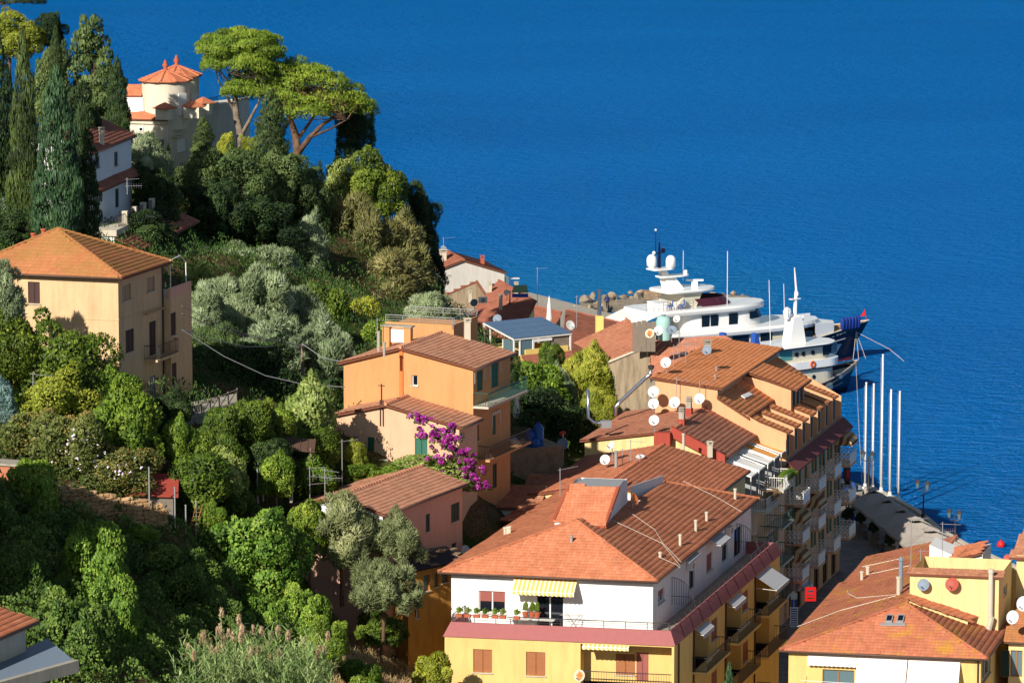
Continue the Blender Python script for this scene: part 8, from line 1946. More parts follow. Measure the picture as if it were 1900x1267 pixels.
def lamp(x, yb, yt, label):
 b = atz(x, yb, ZST); h = atd(x, yt, b.y).z - ZST; T = thing('street_lamp', label, 'street lamp', b, 'lamps on the promenade')
 mb = MB(); mb.lathe(b, [(0.2, 0), (0.2, 0.3), (0.12, 0.5), (0.08, 0.9), (0.06, h - 0.7)], 10); mk('post', mb, MAT['iron'], T)
 mb = MB(); mb.tube([b + UP * (h - 1.1) - Vector((0.55, 0, 0)), b + UP * (h - 1.3), b + UP * (h - 1.1) + Vector((0.55, 0, 0))], 0.04, 6); mk('bracket', mb, MAT['iron'], T)
 for sx in (-0.55, 0.35):
  c = b + UP * (h - 0.95 + (0.15 if sx < 0 else 0)) + Vector((sx, 0.1 * sx, 0)); mb = MB(); mb.lathe(c - UP * .15, [(0.12, 0), (0.22, 0.5)], 6); ln = mk('lantern', mb, MAT['glass_l'], T); mb = MB(); mb.lathe(c + UP * 0.35, [(0.3, 0), (0.26, 0.08), (0.05, 0.32), (0.02, 0.4)], 6); mk('lantern_cap', mb, MAT['iron'], ln)
lamp(1611, 912, 832, 'dark street lamp among the flagpoles'); lamp(1713, 960, 886, 'dark street lamp standing against the open water'); lamp(1772, 1004, 940, 'grey street lamp behind the roof aerials at right')
def parasols():
 """row of joined square parasols over the cafe terrace"""
 z1, z2 = 3.7, 4.6
 n0, n1 = atz(1576, 929, z1), atz(1685, 1016, z1); f0, f1 = atz(1636, 914, z1), atz(1793, 1014, z1)
 labs = ['beige cafe parasol nearest the parked scooters', 'second beige cafe parasol from the scooters', 'middle beige cafe parasol of the row', 'beige cafe parasol crossed by the roof aerial', 'sunlit end parasol of the cafe row']
 N5 = 5
 for i in range(N5):
  g = 0.012; a0, a1 = n0 + (n1 - n0) * (i / N5 + g), n0 + (n1 - n0) * ((i + 1) / N5); b0, b1 = f0 + (f1 - f0) * (i / N5 + g), f0 + (f1 - f0) * ((i + 1) / N5)
  c = (a0 + a1 + b0 + b1) / 4; T = thing('cafe_parasol', labs[i], 'parasol', Vector((c.x, c.y, ZST)), 'cafe parasols on the promenade')
  q = [a0, a1, b1, b0]; mb = MB(); inner = [c + (p - c) * 0.2 + UP * (z2 - z1 - 0.0) for p in q]
  for k in range(4):
   p0, p1, r0, r1 = q[k], q[(k + 1) % 4], inner[k], inner[(k + 1) % 4]; m0, m1 = (p0 + p1) / 2 - UP * 0.08, (r0 + r1) / 2 - UP * .04
   mb.poly([p0, m0, m1, r0]); mb.poly([m0, p1, r1, m1]); mb.poly([p0, m0, m0 - UP * 0.22, p0 - UP * 0.22]); mb.poly([m0, p1, p1 - UP * 0.22, m0 - UP * 0.22])
  mk('canopy', mb, MAT['canvas'], T)
  mb = MB(); vt = [c + (p - c) * 0.26 + UP * (z2 - z1 + 0.22) for p in q]; mb.prism(vt, UP * 0.06);
  for k in range(4): mb.poly([vt[k], vt[(k + 1) % 4], c + UP * (z2 - z1 + 0.5), c + UP * (z2 - z1 + 0.5)][:3])
  mk('vent_cap', mb, MAT['canvas'], T)
  mb = MB(); mb.tube([Vector((c.x, c.y, ZST)), c + UP * (z2 - z1 + 0.4)], 0.07, 8)
  for k in range(4): mb.tube([c + UP * (z2 - z1), q[k] - UP * 0.03], 0.03, 4)
  mk('pole', mb, MAT['iron'], T)
 return n0, n1, f0, f1
PN0, PN1, PF0, PF1 = parasols()
def table(p, label):
 T = thing('cafe_table', label, 'table', p, 'cafe tables under the parasols'); mb = MB(); mb.lathe(p + UP * 0.72, [(0.02, 0), (0.5, 0), (0.5, 0.04), (0.02, 0.04)], 12); mk('tabletop', mb, MAT['dish_g'], T); mb = MB(); mb.tube([p, p + UP * 0.72], 0.04, 6); mb.lathe(p, [(0.3, 0), (0.3, 0.03), (0.04, 0.06)], 10); mk('leg', mb, MAT['iron'], T)
def chair(p, rz, label):
 T = thing('cafe_chair', label, 'chair', p, 'cafe chairs under the parasols'); c, s_ = math.cos(rz), math.sin(rz); X = Vector((c, s_, 0)); Y = Vector((-s_, c, 0))
 mb = MB(); mb.hexa(p - X * .22 - Y * .22 + UP * 0.44, X * 0.44, Y * 0.44, UP * 0.05); mk('seat', mb, MAT['oldwood'], T); mb = MB(); mb.hexa(p + Y * .2 - X * .22 + UP * 0.49, X * 0.44, Y * 0.04, UP * 0.42); mk('backrest', mb, MAT['oldwood'], T)
 for i in (-1, 1):
  for j in (-1, 1): mb = MB(); mb.tube([p + X * .2 * i + Y * .2 * j, p + X * .2 * i + Y * .2 * j + UP * 0.44], 0.02, 4); mk('leg', mb, MAT['iron'], T)
_d = (PN1 - PN0); _nrm = Vector((-_d.y, _d.x, 0)).normalized()
if _nrm.dot(PF0 - PN0) < 0: _nrm = -_nrm
_d = Vector((_d.x, _d.y, 0)); _b0 = Vector((PN0.x, PN0.y, ZST))
_tl = ['first', 'second', 'third', 'fourth', 'fifth', 'sixth', 'seventh']
for i in range(7):
 f = 0.08 + i * 0.135; q = _b0 + _d * f + _nrm * 0.5
 table(q, _tl[i] + ' cafe table from the scooters along the parasol edge')
 for k, (o, r_) in enumerate(((0.75, 0.3), (-0.75, 3.2))): chair(q + _d.normalized() * o, r_ + 1.2, ('far' if k == 0 else 'near') + ' chair at the ' + _tl[i] + ' cafe table')
def planter(p, label):
 T = thing('planter', label, 'planter', p, 'planters along the cafe'); mb = MB(); mb.hexa(p + Vector((-.4, -.4, 0)), (0.8, 0, 0), (0, 0.8, 0), (0, 0, 1.0)); mb.box(p + UP * 1.0, 0.88, 0.88, 0.08); mk('box', mb, MAT['oldwood'], T)
 me = PROTO['leafy0']; o = bpy.data.objects.new('foliage', me); COL.objects.link(o); o.parent = T; o.location = (0, 0, 1.05); o.scale = (1.0, 1.0, 1.2); o.material_slots[0].link = 'OBJECT'; o.material_slots[0].material = LM['dark']
for x, y, lb in ((1572, 988, 'wooden planter beside the standing waiter'), (1598, 994, 'second wooden planter along the cafe edge'), (1622, 1012, 'third wooden planter along the cafe edge'), (1652, 1036, 'planter near the white menu board')): planter(atz(x, y, ZST), lb)
def board(p, label, w=0.7, h=1.1, mat='white_p', rz=0.2):
 T = thing('menu_board', label, 'sign', p); mb = MB(); mb.box(p + UP * 0.25, w, 0.05, h, rz); mk('panel', mb, MAT[mat], T); mb = MB()
 for sx in (-1, 1): mb.box(p + Vector((math.cos(rz), math.sin(rz), 0)) * w * 0.45 * sx, 0.05, 0.05, 0.3 + h, rz)
 mk('frame', mb, MAT['iron'], T)
board(atz(1661, 1032, ZST), 'white menu board standing at the cafe edge'); board(atz(1645, 1014, ZST), 'small pale menu stand between planters', 0.5, 0.6)
def person(p, label, shirt, pants, rz=0.0, h=1.74):
 """one continuous skinned body standing at rest, hands by the sides"""
 T = thing('person', label, 'person', p)
 J = {'hip': (0, 0, .53), 'chest': (0, 0, .72), 'neck': (0, 0, .835), 'head': (0, -.01, .9), 'top': (0, 0, .97)}
 V = []; E = []; Rd = []; idx = {}
 def v(k, co, r, par=None):
  idx[k] = len(V); V.append(Vector(co) * h); Rd.append(r * h)
  if par: E.append((idx[par], idx[k]))
 v('hip', (0, 0, .53), .085); v('waist', (0, 0, .61), .075, 'hip'); v('chest', (0, 0, .73), .09, 'waist'); v('neck', (0, 0, .84), .036, 'chest'); v('head', (0, -.012, .905), .06, 'neck'); v('top', (0, 0, .965), .045, 'head')
 for s_, k in ((1, 'l'), (-1, 'r')):
  v('sh' + k, (.105 * s_, 0, .79), .04, 'chest'); v('el' + k, (.145 * s_, .01, .62), .028, 'sh' + k); v('wr' + k, (.15 * s_, -.05, .49), .02, 'el' + k); v('ha' + k, (.15 * s_, -.07, .44), .02, 'wr' + k)
  v('th' + k, (.055 * s_, 0, .49), .062, 'hip'); v('kn' + k, (.06 * s_, -.01, .275), .042, 'th' + k); v('an' + k, (.06 * s_, .01, .045), .028, 'kn' + k); v('to' + k, (.062 * s_, -.09, .018), .022, 'an' + k)
 me = bpy.data.meshes.new('body'); me.from_pydata(V, E, []); o = bpy.data.objects.new('body', me); COL.objects.link(o); o.parent = T; T.rotation_euler = (0, 0, rz)
 sk = o.modifiers.new('skin', 'SKIN'); o.modifiers.new('sub', 'SUBSURF').levels = 1; o.modifiers['sub'].render_levels = 2
 for i, r in enumerate(Rd): me.skin_vertices[0].data[i].radius = (r, r)
 me.skin_vertices[0].data[0].use_root = True; me.materials.append(MAT[pants])
 mb = MB(); mb.lathe(Vector((0, 0, .52 * h)), [(.098 * h, 0), (.088 * h, .1 * h), (.108 * h, .2 * h), (.1 * h, .27 * h), (.045 * h, .305 * h)], 12); sh = mk('shirt', mb, MAT[shirt], None, smooth=True); sh.parent = T; sh.location = (0, 0, 0)
 mb = MB(); mb.lathe(Vector((0, .008 * h, .905 * h)), [(.066 * h, 0), (.07 * h, .03 * h), (.055 * h, .065 * h), (.005 * h, .085 * h)], 12); hr = mk('hair', mb, MAT['dark_p'], None, smooth=True); hr.parent = T; hr.location = (0, 0, 0)
person(atz(1583, 986, ZST), 'waiter in blue shirt standing by the planter', 'blue_p', 'dark_p', 0.6)
person(atz(1127, 572, 1.4), 'person in dark blue jacket standing on the breakwater', 'fender', 'dark_p', 0.2)
def scooter(p, rz, label, mat):
 T = thing('scooter', label, 'scooter', p, 'scooters parked on the quay'); X = Vector((math.cos(rz), math.sin(rz), 0)); Y = Vector((-X.y, X.x, 0));
 for k in (-0.62, 0.62):
  mb = MB(); mb.lathe(p + X * k + UP * 0.25 - Y * 0.05, [(0.1, 0), (0.25, 0.0), (0.27, 0.05), (0.25, 0.1), (0.1, 0.1)], 12, axis=Y); mk('wheel', mb, MAT['dark_p'], T)
 mb = MB(); mb.prism([p - X * 0.85 + UP * 0.45 - Y * .14, p - X * 0.15 + UP * 0.3 - Y * .14, p - X * 0.1 + UP * 0.68 - Y * .14, p - X * 0.85 + UP * 0.72 - Y * .14], Y * 0.28); mb.prism([p + X * 0.3 + UP * 0.28 - Y * .18, p + X * 0.6 + UP * 0.4 - Y * .18, p + X * 0.42 + UP * 1.0 - Y * .18, p + X * 0.32 + UP * 1.0 - Y * .18], Y * 0.36); mb.prism([p - X * 0.2 + UP * 0.26 - Y * .14, p + X * 0.4 + UP * 0.26 - Y * .14, p + X * 0.4 + UP * 0.34 - Y * .14, p - X * 0.2 + UP * 0.34 - Y * .14], Y * 0.28); mk('body', mb, MAT[mat], T)
 mb = MB(); mb.hexa(p - X * 0.85 - Y * 0.14 + UP * 0.73, X * 0.75, Y * 0.28, UP * 0.09); mk('saddle', mb, MAT['dark_p'], T); mb = MB(); mb.tube([p + X * 0.36 - Y * 0.3 + UP * 1.05, p + X * 0.36 + Y * 0.3 + UP * 1.05], 0.025, 6); mk('handlebar', mb, MAT['iron'], T)
_sl = ['white', 'dark', 'blue', 'grey', 'pale', 'navy', 'silver', 'black', 'steel']
_sm = ['white_p', 'dark_p', 'blue_p', 'dish_g', 'canvas', 'hull_navy', 'alu', 'iron', 'grey_p']
for i in range(9):
 r_, c_ = divmod(i, 5); q = atz(1556 + c_ * 11 + r_ * 4, 908 + c_ * 4 + r_ * 26, ZST)
 scooter(q, 0.5 + 0.1 * (i % 3), _sl[i] + ' scooter in the ' + ('back' if r_ == 0 else 'front') + ' row parked at the end of the coral block', _sm[i])
def info_post():
 p = atz(1571, 903, ZST); T = thing('info_totem', 'dark red totem at the quay end beside the scooters', 'sign', p); mb = MB(); mb.box(p, 0.6, 0.3, 2.3, 0.3); mk('panel', mb, MAT['dkbrown_sh'], T); mb = MB(); mb.box(p + UP * 0.9 + Vector((0.1, -.17, 0)), 0.25, 0.02, 0.8, 0.3); mk('poster', mb, MAT['red_p'], T)
info_post()
def shop_signs():
 W = wrD; u = 1.6
 T = thing('shop_sign', 'red lit shop sign hanging over the street', 'sign', W.P(u, 2, 1.0)); a = atd(1504, 1096, 337.5); b = a - UP * 0.85 - Vector((0.4, 0, 0)); mb = MB(); mb.hexa(b, (0.85, 0.06, 0), (-.04, 0.12, 0), UP * 1.15); mk('panel', mb, MAT['sign_red'], T)
 for z_, m_, h in ((0.2, 'yellow_p', 0.12), (0.45, 'white_p', 0.1), (0.75, 'white_p', 0.16)): mb = MB(); mb.hexa(b + Vector((0.12, -0.02, z_)), (0.55, 0.04, 0), (0, -0.015, 0), UP * h); mk('sign_line', mb, MAT[m_], T)
 mb = MB(); mb.tube([b + UP * 1.15 + Vector((.4, 0, 0)), b + UP * 1.8 + Vector((.2, 0, 0))], 0.03, 5); mk('bracket', mb, MAT['iron'], T)
 T = thing('price_board', 'tall white and blue price board outside the shop', 'sign', atd(1473, 1160, 325)); p = atd(1473, 1162, 325); mb = MB(); mb.box(p, 0.62, 0.06, 1.55, 0.05); mk('panel', mb, MAT['white_p'], T)
 for k in range(8): mb = MB(); mb.box(p + Vector((0, -0.045, 0.1 + k * 0.18)), 0.5, 0.015, 0.09, 0.05); mk('text_line', mb, MAT['blue_p'], T)
 T = thing('clothes_stand', 'shirt and jeans hanging outside the shop', 'clothes', atd(1473, 1120, 326)); p = atd(1473, 1124, 326); mb = MB(); mb.box(p + UP * 0.55, 0.5, 0.08, 0.5, 0.1); mk('shirt', mb, MAT['dish_w'], T); mb = MB()
 for sx in (-.12, .12): mb.box(p + Vector((sx, 0, -.1)), 0.16, 0.08, 0.65, 0.1)
 mk('jeans', mb, MAT['blue_p'], T)
def _sr():
 m, nt, b = nodes('sign_red'); b.inputs['Base Color'].default_value = (0.6, 0.01, 0.01, 1); b.inputs['Emission Color'].default_value = (0.9, 0.02, 0.02, 1); b.inputs['Emission Strength'].default_value = 0.7; return m
MAT['sign_red'] = _sr()
shop_signs()
def buoy():
 p = atz(1857, 1014, 0); T = thing('mooring_buoy', 'small red buoy floating at the right edge', 'buoy', p); mb = MB(); mb.lathe(p - UP * 0.2, [(0.02, 0), (0.32, 0.15), (0.38, 0.4), (0.3, 0.65), (0.08, 0.78), (0.06, 0.9)], 14); mk('float', mb, MAT['red_p'], T, smooth=True); mb = MB(); mb.lathe(p + UP * 0.66, [(0.09, 0), (0.09, 0.06), (0.03, 0.16)], 8); mk('ring', mb, MAT['iron'], T)
buoy()
# ================================================================ dishes, aerials, small roof things
def dish(p, size, mat, label, face=(-0.35, -0.85, 0.45), mast=0.8, arm=True):
 p = Vector(p); T = thing('satellite_dish', label, 'satellite dish', p, 'satellite dishes on the roofs'); f = Vector(face).normalized(); r = size / 2
 mb = MB(); k = 6; prof = [(r * i / k + 0.001, 0.22 * r * (i / k) ** 2) for i in range(k + 1)]; mb.lathe((0, 0, 0), prof + [(r, 0.22 * r - 0.02)] + [(r * i / k + 0.001, 0.22 * r * (i / k) ** 2 - 0.02) for i in range(k - 1, -1, -1)], 26, axis=f)
 o = mk('reflector', mb, MAT[mat], None, smooth=True); o.parent = T
 mb = MB(); dn = (UP * -1 + f * 0.2).normalized(); tip = f * r * 0.95 - UP * r * 0.55; mb.tube([dn * r * 0.9 + f * 0.05, tip], 0.02, 5); mb.lathe(tip, [(0.05, -0.08), (0.06, 0.06), (0.02, 0.1)], 8, axis=-f); o = mk('feed_arm', mb, MAT['alu'], None); o.parent = T
 if mast > 0: mb = MB(); mb.tube([-f * 0.12 + UP * 0.1, -f * 0.14 - UP * (r * 0.3 + mast)], 0.03, 6); o = mk('mast', mb, MAT['alu'], None); o.parent = T
for x, y, d, s_, m_, lb, fc, ma in (
 (1076, 1253, 273.2, 0.8, 'dish_rust', 'rust-stained white dish on the front balcony of the yellow block', (-.5, -.85, .3), 0.6),
 (1177, 926, 292.5, 0.9, 'ph_orange', 'orange dish on the shaded dormer cheek', (.8, -.4, .4), 0.5),
 (1236, 673, 344.0, 0.9, 'dish_w', 'white dish at the left eave of the coral roof', (-.3, -.85, .4), 0.8),
 (1312, 650, 347.0, 0.8, 'dish_g', 'grey dish on the coral roof chimney', (-.3, -.85, .4), 0.2),
 (1213, 727, 340.5, 0.95, 'dish_w', 'upper of two white dishes left of the peach gable', (-.3, -.85, .4), 0.5),
 (1213, 749, 340.0, 0.9, 'dish_w', 'lower of two white dishes left of the peach gable', (-.3, -.85, .4), 0.5),
 (1252, 747, 340.3, 0.95, 'dish_w', 'white dish with long pole in front of the peach gable', (-.3, -.85, .4), 0.9),
 (1298, 740, 339.8, 0.9, 'dish_w', 'white dish mounted high on the peach gable wall', (-.3, -.85, .4), 0.2),
 (1214, 780, 329.5, 0.85, 'dish_w', 'white dish beside the red chimney block', (-.3, -.85, .4), 0.8),
 (1044, 825, 325.5, 1.0, 'dish_g', 'large pale dish at the left end of the cream party wall', (-.4, -.8, .45), 2.2),
 (1044, 805, 325.8, 0.55, 'dish_r', 'small red dish above the large pale dish', (-.2, .7, .5), 0.6),
 (1134, 828, 321.0, 0.8, 'dish_w', 'tilted white dish in front of the cream party wall', (-.6, -.4, .6), 1.0),
 (1123, 853, 318.0, 0.8, 'dish_w', 'white dish on the left slope behind the dormer', (-.3, -.85, .4), 0.8),
 (1188, 848, 319.5, 0.7, 'dish_w', 'white dish lying low on the ridge of the striped roof', (-.1, -.3, .9), 0.3),
 (923, 592, 408.0, 0.9, 'dish_g', 'pale dish left of the solar pergola', (-.3, -.85, .4), 0.6),
 (880, 562, 430.0, 0.8, 'dish_g', 'pale dish on the shaded town roof', (-.3, -.85, .4), 0.6),
 (940, 543, 440.0, 0.6, 'dish_w', 'small white dish among the far chimneys', (-.3, -.85, .4), 0.6),
 (1058, 604, 379.0, 0.9, 'dish_w', 'white dish on the corner post of the solar pergola', (.5, -.75, .4), 0.2),
 (1206, 619, 378.0, 0.85, 'dish_rust', 'rusty dish behind the grey wall house', (-.3, -.85, .4), 0.6),
 (1222, 614, 378.5, 0.9, 'dish_w', 'white dish right of the rusty one behind the grey wall house', (-.3, -.85, .4), 0.6),
 (1246, 613, 379.0, 1.0, 'dish_g', 'grey dish above the ribbed roof', (-.1, -.6, .7), 0.8),
 (1256, 592, 386.0, 0.7, 'dish_w', 'white dish beside the pale green water tank', (-.4, -.8, .4), 0.6),
 (1715, 1083, None, 0.85, 'dish_g', 'grey dish on the cream rooftop block', (-.4, -.8, .4), 0),
 (1768, 1082, None, 0.95, 'dish_r', 'red dish on the cream rooftop block', (-.4, -.8, .4), 0),
 (1880, 1145, 282.0, 0.95, 'dish_w', 'lower white dish at the right edge', (-.6, -.75, .3), 0.6),
 (1900, 1120, 284.0, 1.05, 'dish_w', 'upper white dish cut by the right edge', (-.6, -.75, .3), 0.8),
 (1870, 1037, 299.0, 0.7, 'dish_r', 'red dish against the water at the right edge', (-.5, -.8, .4), 0.5),
 (1899, 1040, 299.5, 0.8, 'dish_g', 'pale blue dish cut by the right edge above the red one', (-.5, -.8, .4), 0.6),
 (864, 1016, None, 0.75, 'dish_w', 'white dish on the shaded pink wall', (.6, -.7, .3), 0),
 (823, 462, 486.0, 0.8, 'dish_g', 'dark dish on the white gable house chimney', (.3, .8, .4), 0.8)):
 if d is None:
  if 'pink' in lb: u, z_ = wrP.uz(x, y); p = wrP.P(min(u, 12.2), z_, 0.35)
  else: u, z_ = RB['w1'].uz(x, y); p = RB['w1'].P(u, z_, 0.35)
 else: p = atd(x, y, d)
 dish(p, s_, m_, lb, fc, ma)
def aerial(x, yb, yt, d, label, arms=2, el=7, r=0.03):
 b = atd(x, yb, d); t = atd(x, yt, d); t = Vector((b.x, b.y, t.z)); T = thing('roof_aerial', label, 'aerial', b, 'aerials on the roofs'); mb = MB(); mb.tube([b - UP * 0.4, t], r, 6); mk('mast', mb, MAT['alu'], T); rs = random.Random(int(x * 7 + yb))
 for k in range(arms):
  z = t.z - 0.15 - k * 0.55; an = rs.uniform(-0.6, 0.6); dv = Vector((math.cos(an), math.sin(an), rs.uniform(-.1, .1))); pv = Vector((-dv.y, dv.x, 0)); mb = MB(); o = Vector((t.x, t.y, z)); L = rs.uniform(0.9, 1.5); mb.tube([o - dv * 0.2, o + dv * L], 0.014, 4)
  for i in range(el): q = o + dv * (L * i / (el - 1) - 0.05); h = 0.22 if k % 2 else 0.16; w_ = UP if k % 2 else pv; mb.tube([q - w_ * h, q + w_ * h], 0.009, 3)
  mk('antenna', mb, MAT['alu'], T)
for x, yb, yt, d, lb, ar in ((1690, 1052, 960, 290.5, 'tall lattice aerial rising beside the rooftop block', 4), (1748, 1040, 968, 296.0, 'second tall aerial in front of the parasols', 3), (1708, 1040, 1018, 291, 'short aerial behind the rooftop block', 1),
 (1260, 668, 610, 352, 'tall aerial at the left edge of the coral roof', 3), (1250, 690, 640, 346, 'shorter aerial beside the white eave dish', 3), (1272, 690, 625, 350, 'aerial between the two tall masts of the coral roof', 2), (1298, 735, 705, 340, 'small aerial at the peach gable top', 1), (1255, 735, 700, 341, 'small aerial left on the peach gable', 1),
 (1039, 990, 868, 305, 'tall thin pole aerial left of the stair dormer', 1), (1170, 856, 815, 320, 'aerial on the left slope near the cream wall', 1), (1155, 862, 832, 318, 'comb aerial by the grey pipe', 2), (603, 925, 868, 285, 'aerial beside the chimneys of the pink house', 2), (575, 930, 865, 285.5, 'leaning comb aerial over the pink house', 3), (635, 900, 815, 293, 'aerial pole behind the pink house roof', 1), (700, 640, 590, 311, 'aerial on the roof edge of the orange house', 1), (62, 740, 690, 279, 'aerial poking out of the garden shrubs at left', 2), (1070, 600, 548, 395, 'L-shaped aerial behind the solar pergola', 1), (997, 560, 496, 455, 'thin mast by the shore', 1), (823, 462, 440, 486.5, 'tiny aerial on the white gable house', 1), (236, 352, 330, 355, 'aerial at the corner of the pillared house', 2)):
 aerial(x, yb, yt, d, lb, ar)
def steel_flue():
 T = thing('steel_flue', 'shiny steel flue climbing the left end of the coral block', 'flue', atd(1142, 770, 341)); mb = MB(); mb.tube([atd(1142, 772, 341), atd(1142, 755, 341), atd(1150, 746, 341), atd(1196, 703, 343), atd(1207, 694, 343), atd(1208, 684, 343)], 0.16, 10); mk('pipe', mb, MAT['steel'], T, smooth=True); mb = MB(); mb.lathe(atd(1208, 684, 343), [(0.2, 0), (0.26, .1), (0.26, .25), (0.03, .35)], 10); mk('cowl', mb, MAT['iron'], T)
 T = thing('kitchen_flue', 'upright steel flue with fan box at the left edge of the brown roof', 'flue', atd(1091, 785, 331)); mb = MB(); mb.tube([atd(1091, 722, 331), atd(1091, 774, 331), atd(1102, 784, 331), atd(1116, 785, 331)], 0.14, 10); mk('pipe', mb, MAT['steel'], T, smooth=True); mb = MB(); p = atd(1124, 793, 331); mb.box(p, 0.8, 0.6, 0.55, 0.2); mk('fan_box', mb, MAT['alu'], T)
steel_flue()
def ac_unit(p, rz, label):
 T = thing('air_conditioner', label, 'air conditioner', p, 'air conditioners'); mb = MB(); mb.box(p, 0.85, 0.35, 0.6, rz); mk('case', mb, MAT['white_p'], T); mb = MB(); f = Vector((math.sin(rz), -math.cos(rz), 0)); mb.lathe(p + UP * 0.3 + f * 0.176, [(0.24, 0), (0.24, 0.015), (0.2, 0.02), (0.01, 0.02)], 16, axis=f); mk('fan_grille', mb, MAT['grey_p'], T)
u, z_ = wfN.uz(711, 868); ac_unit(wfN.P(u, z_ + 0.1, 0.3), 0.36, 'white air conditioner on the peach annexe wall')
ac_unit(atd(896, 562, 432), 0.2, 'air conditioner on the shaded town roof')
u, z_ = A['ar'].uz(1276, 1042); ac_unit(A['ar'].P(u, 16.3, 0.25), 1.2, 'air conditioner high on the shaded attic wall')
u, z_ = A['ar'].uz(1348, 985); ac_unit(A['ar'].P(u, 16.5, 0.25), 1.2, 'air conditioner near the far end of the attic wall')
def pot(p, w, label, leaf, h=0.5, trough=True):
 T = thing('flower_pot', label, 'flower pot', p, 'flower pots on the attic terrace'); mb = MB(); ex = A['e2']
 if trough: mb.hexa(p - ex * w / 2 - A['a2'] * 0.1, ex * w, A['a2'] * 0.2, UP * 0.2)
 else: mb.lathe(p, [(w * 0.32, 0), (w * 0.5, 0.34), (w * 0.54, 0.36), (w * 0.5, 0.4), (0.01, 0.36)], 12)
 mk('pot', mb, MAT['terracotta'], T); o = bpy.data.objects.new('plant', PROTO['leafy1']); COL.objects.link(o); o.parent = T; o.location = (0, 0, 0.18 if trough else 0.34); o.scale = (w * 0.9, 0.35 if trough else w, h); o.rotation_euler = (0, 0, -0.2 if trough else 1.0); o.material_slots[0].link = 'OBJECT'; o.material_slots[0].material = LM[leaf]
_P0 = A['off'](A['ring'][0], -1, -1, -0.36, A['zt'] + 0.1); _P1 = A['off'](A['ring'][1], 1, -1, -0.36, A['zt'] + 0.1)
for f, lb, lf in ((0.035, 'terracotta trough at the far left of the attic rail', 'bright'), (0.075, 'second terracotta trough from the left on the attic rail', 'fig'), (0.115, 'third terracotta trough from the left on the attic rail', 'bright'), (0.155, 'fourth terracotta trough from the left on the attic rail', 'citrus'), (0.2, 'trough below the left part of the attic window', 'bright'), (0.235, 'trough below the right part of the attic window', 'fig'), (0.30, 'trough between attic window and striped awning', 'bright')): pot(_P0 + (_P1 - _P0) * f + UP * 0.25, 0.42, lb, lf)
for x, lb, lf, w_ in ((979, 'round terracotta pot with tall plant under the striped awning', 'fig', 0.42), (992, 'left green pot plant by the terrace door', 'bright', 0.4), (1001, 'right green pot plant by the terrace door', 'bright', 0.4)):
 u = A['af'].uz(x, 1150)[0]; pot(A['af'].P(u, 14.75, 0.75), w_, lb, lf, 0.75, False)
u = A['af'].uz(990, 1150)[0]
_T = thing('terrace_table', 'white table with pots under the striped awning', 'table', A['af'].P(u, 13.92, 0.75)); mb = MB(); A['af'].box(mb, u - 1.6, 14.66, u + 1.6, 14.74, 0.45, 1.05); mk('tabletop', mb, MAT['white_p'], _T)
for k in (-1.4, 1.4): mb = MB(); A['af'].box(mb, u + k - 0.03, 13.92, u + k + 0.03, 14.66, 0.7, 0.76); mk('leg', mb, MAT['white_p'], _T)
u = A['af'].uz(1066, 1150)[0]
_T = thing('drying_rack', 'folding laundry rack on the sunny attic terrace', 'drying rack', A['af'].P(u, 13.92, 0.8)); mb = MB()
for k in (-.5, .5): mb.tube([A['af'].P(u - .5, 15.1, .5 + k * .5), A['af'].P(u + .4, 13.92, .8 + k * .5)], 0.015, 4); mb.tube([A['af'].P(u + .5, 15.1, .5 + k * .5), A['af'].P(u - .4, 13.92, .8 + k * .5)], 0.015, 4)
for k in range(6): mb.tube([A['af'].P(u - .8, 15.1, .3 + k * .15), A['af'].P(u + .8, 15.1, .3 + k * .15)], 0.008, 3)
mk('frame', mb, MAT['alu'], _T)
for s_, z_, lb in ((9.6, 13.55, 'leafy planter on the upper white balcony of the row'), (3.6, 12.95, 'straw coloured planter on the lower white balcony of the row')):
 p = wS.P(s_ + 2.6, z_, 1.2); T = thing('balcony_planter', lb, 'planter'); T.location = p; mb = MB(); wS.box(mb, s_ + 1.2, z_, s_ + 4.0, z_ + 0.3, 1.05, 1.35); mk('trough', mb, MAT['dkbrown_sh'], T); o = bpy.data.objects.new('plants', PROTO['leafy0']); COL.objects.link(o); o.parent = T; o.location = (0, 0, 0.25); o.scale = (1.2, 2.8, 0.9); o.rotation_euler = (0, 0, -0.28); o.material_slots[0].link = 'OBJECT'; o.material_slots[0].material = LM['ivy' if 'leafy' in lb else 'dry']
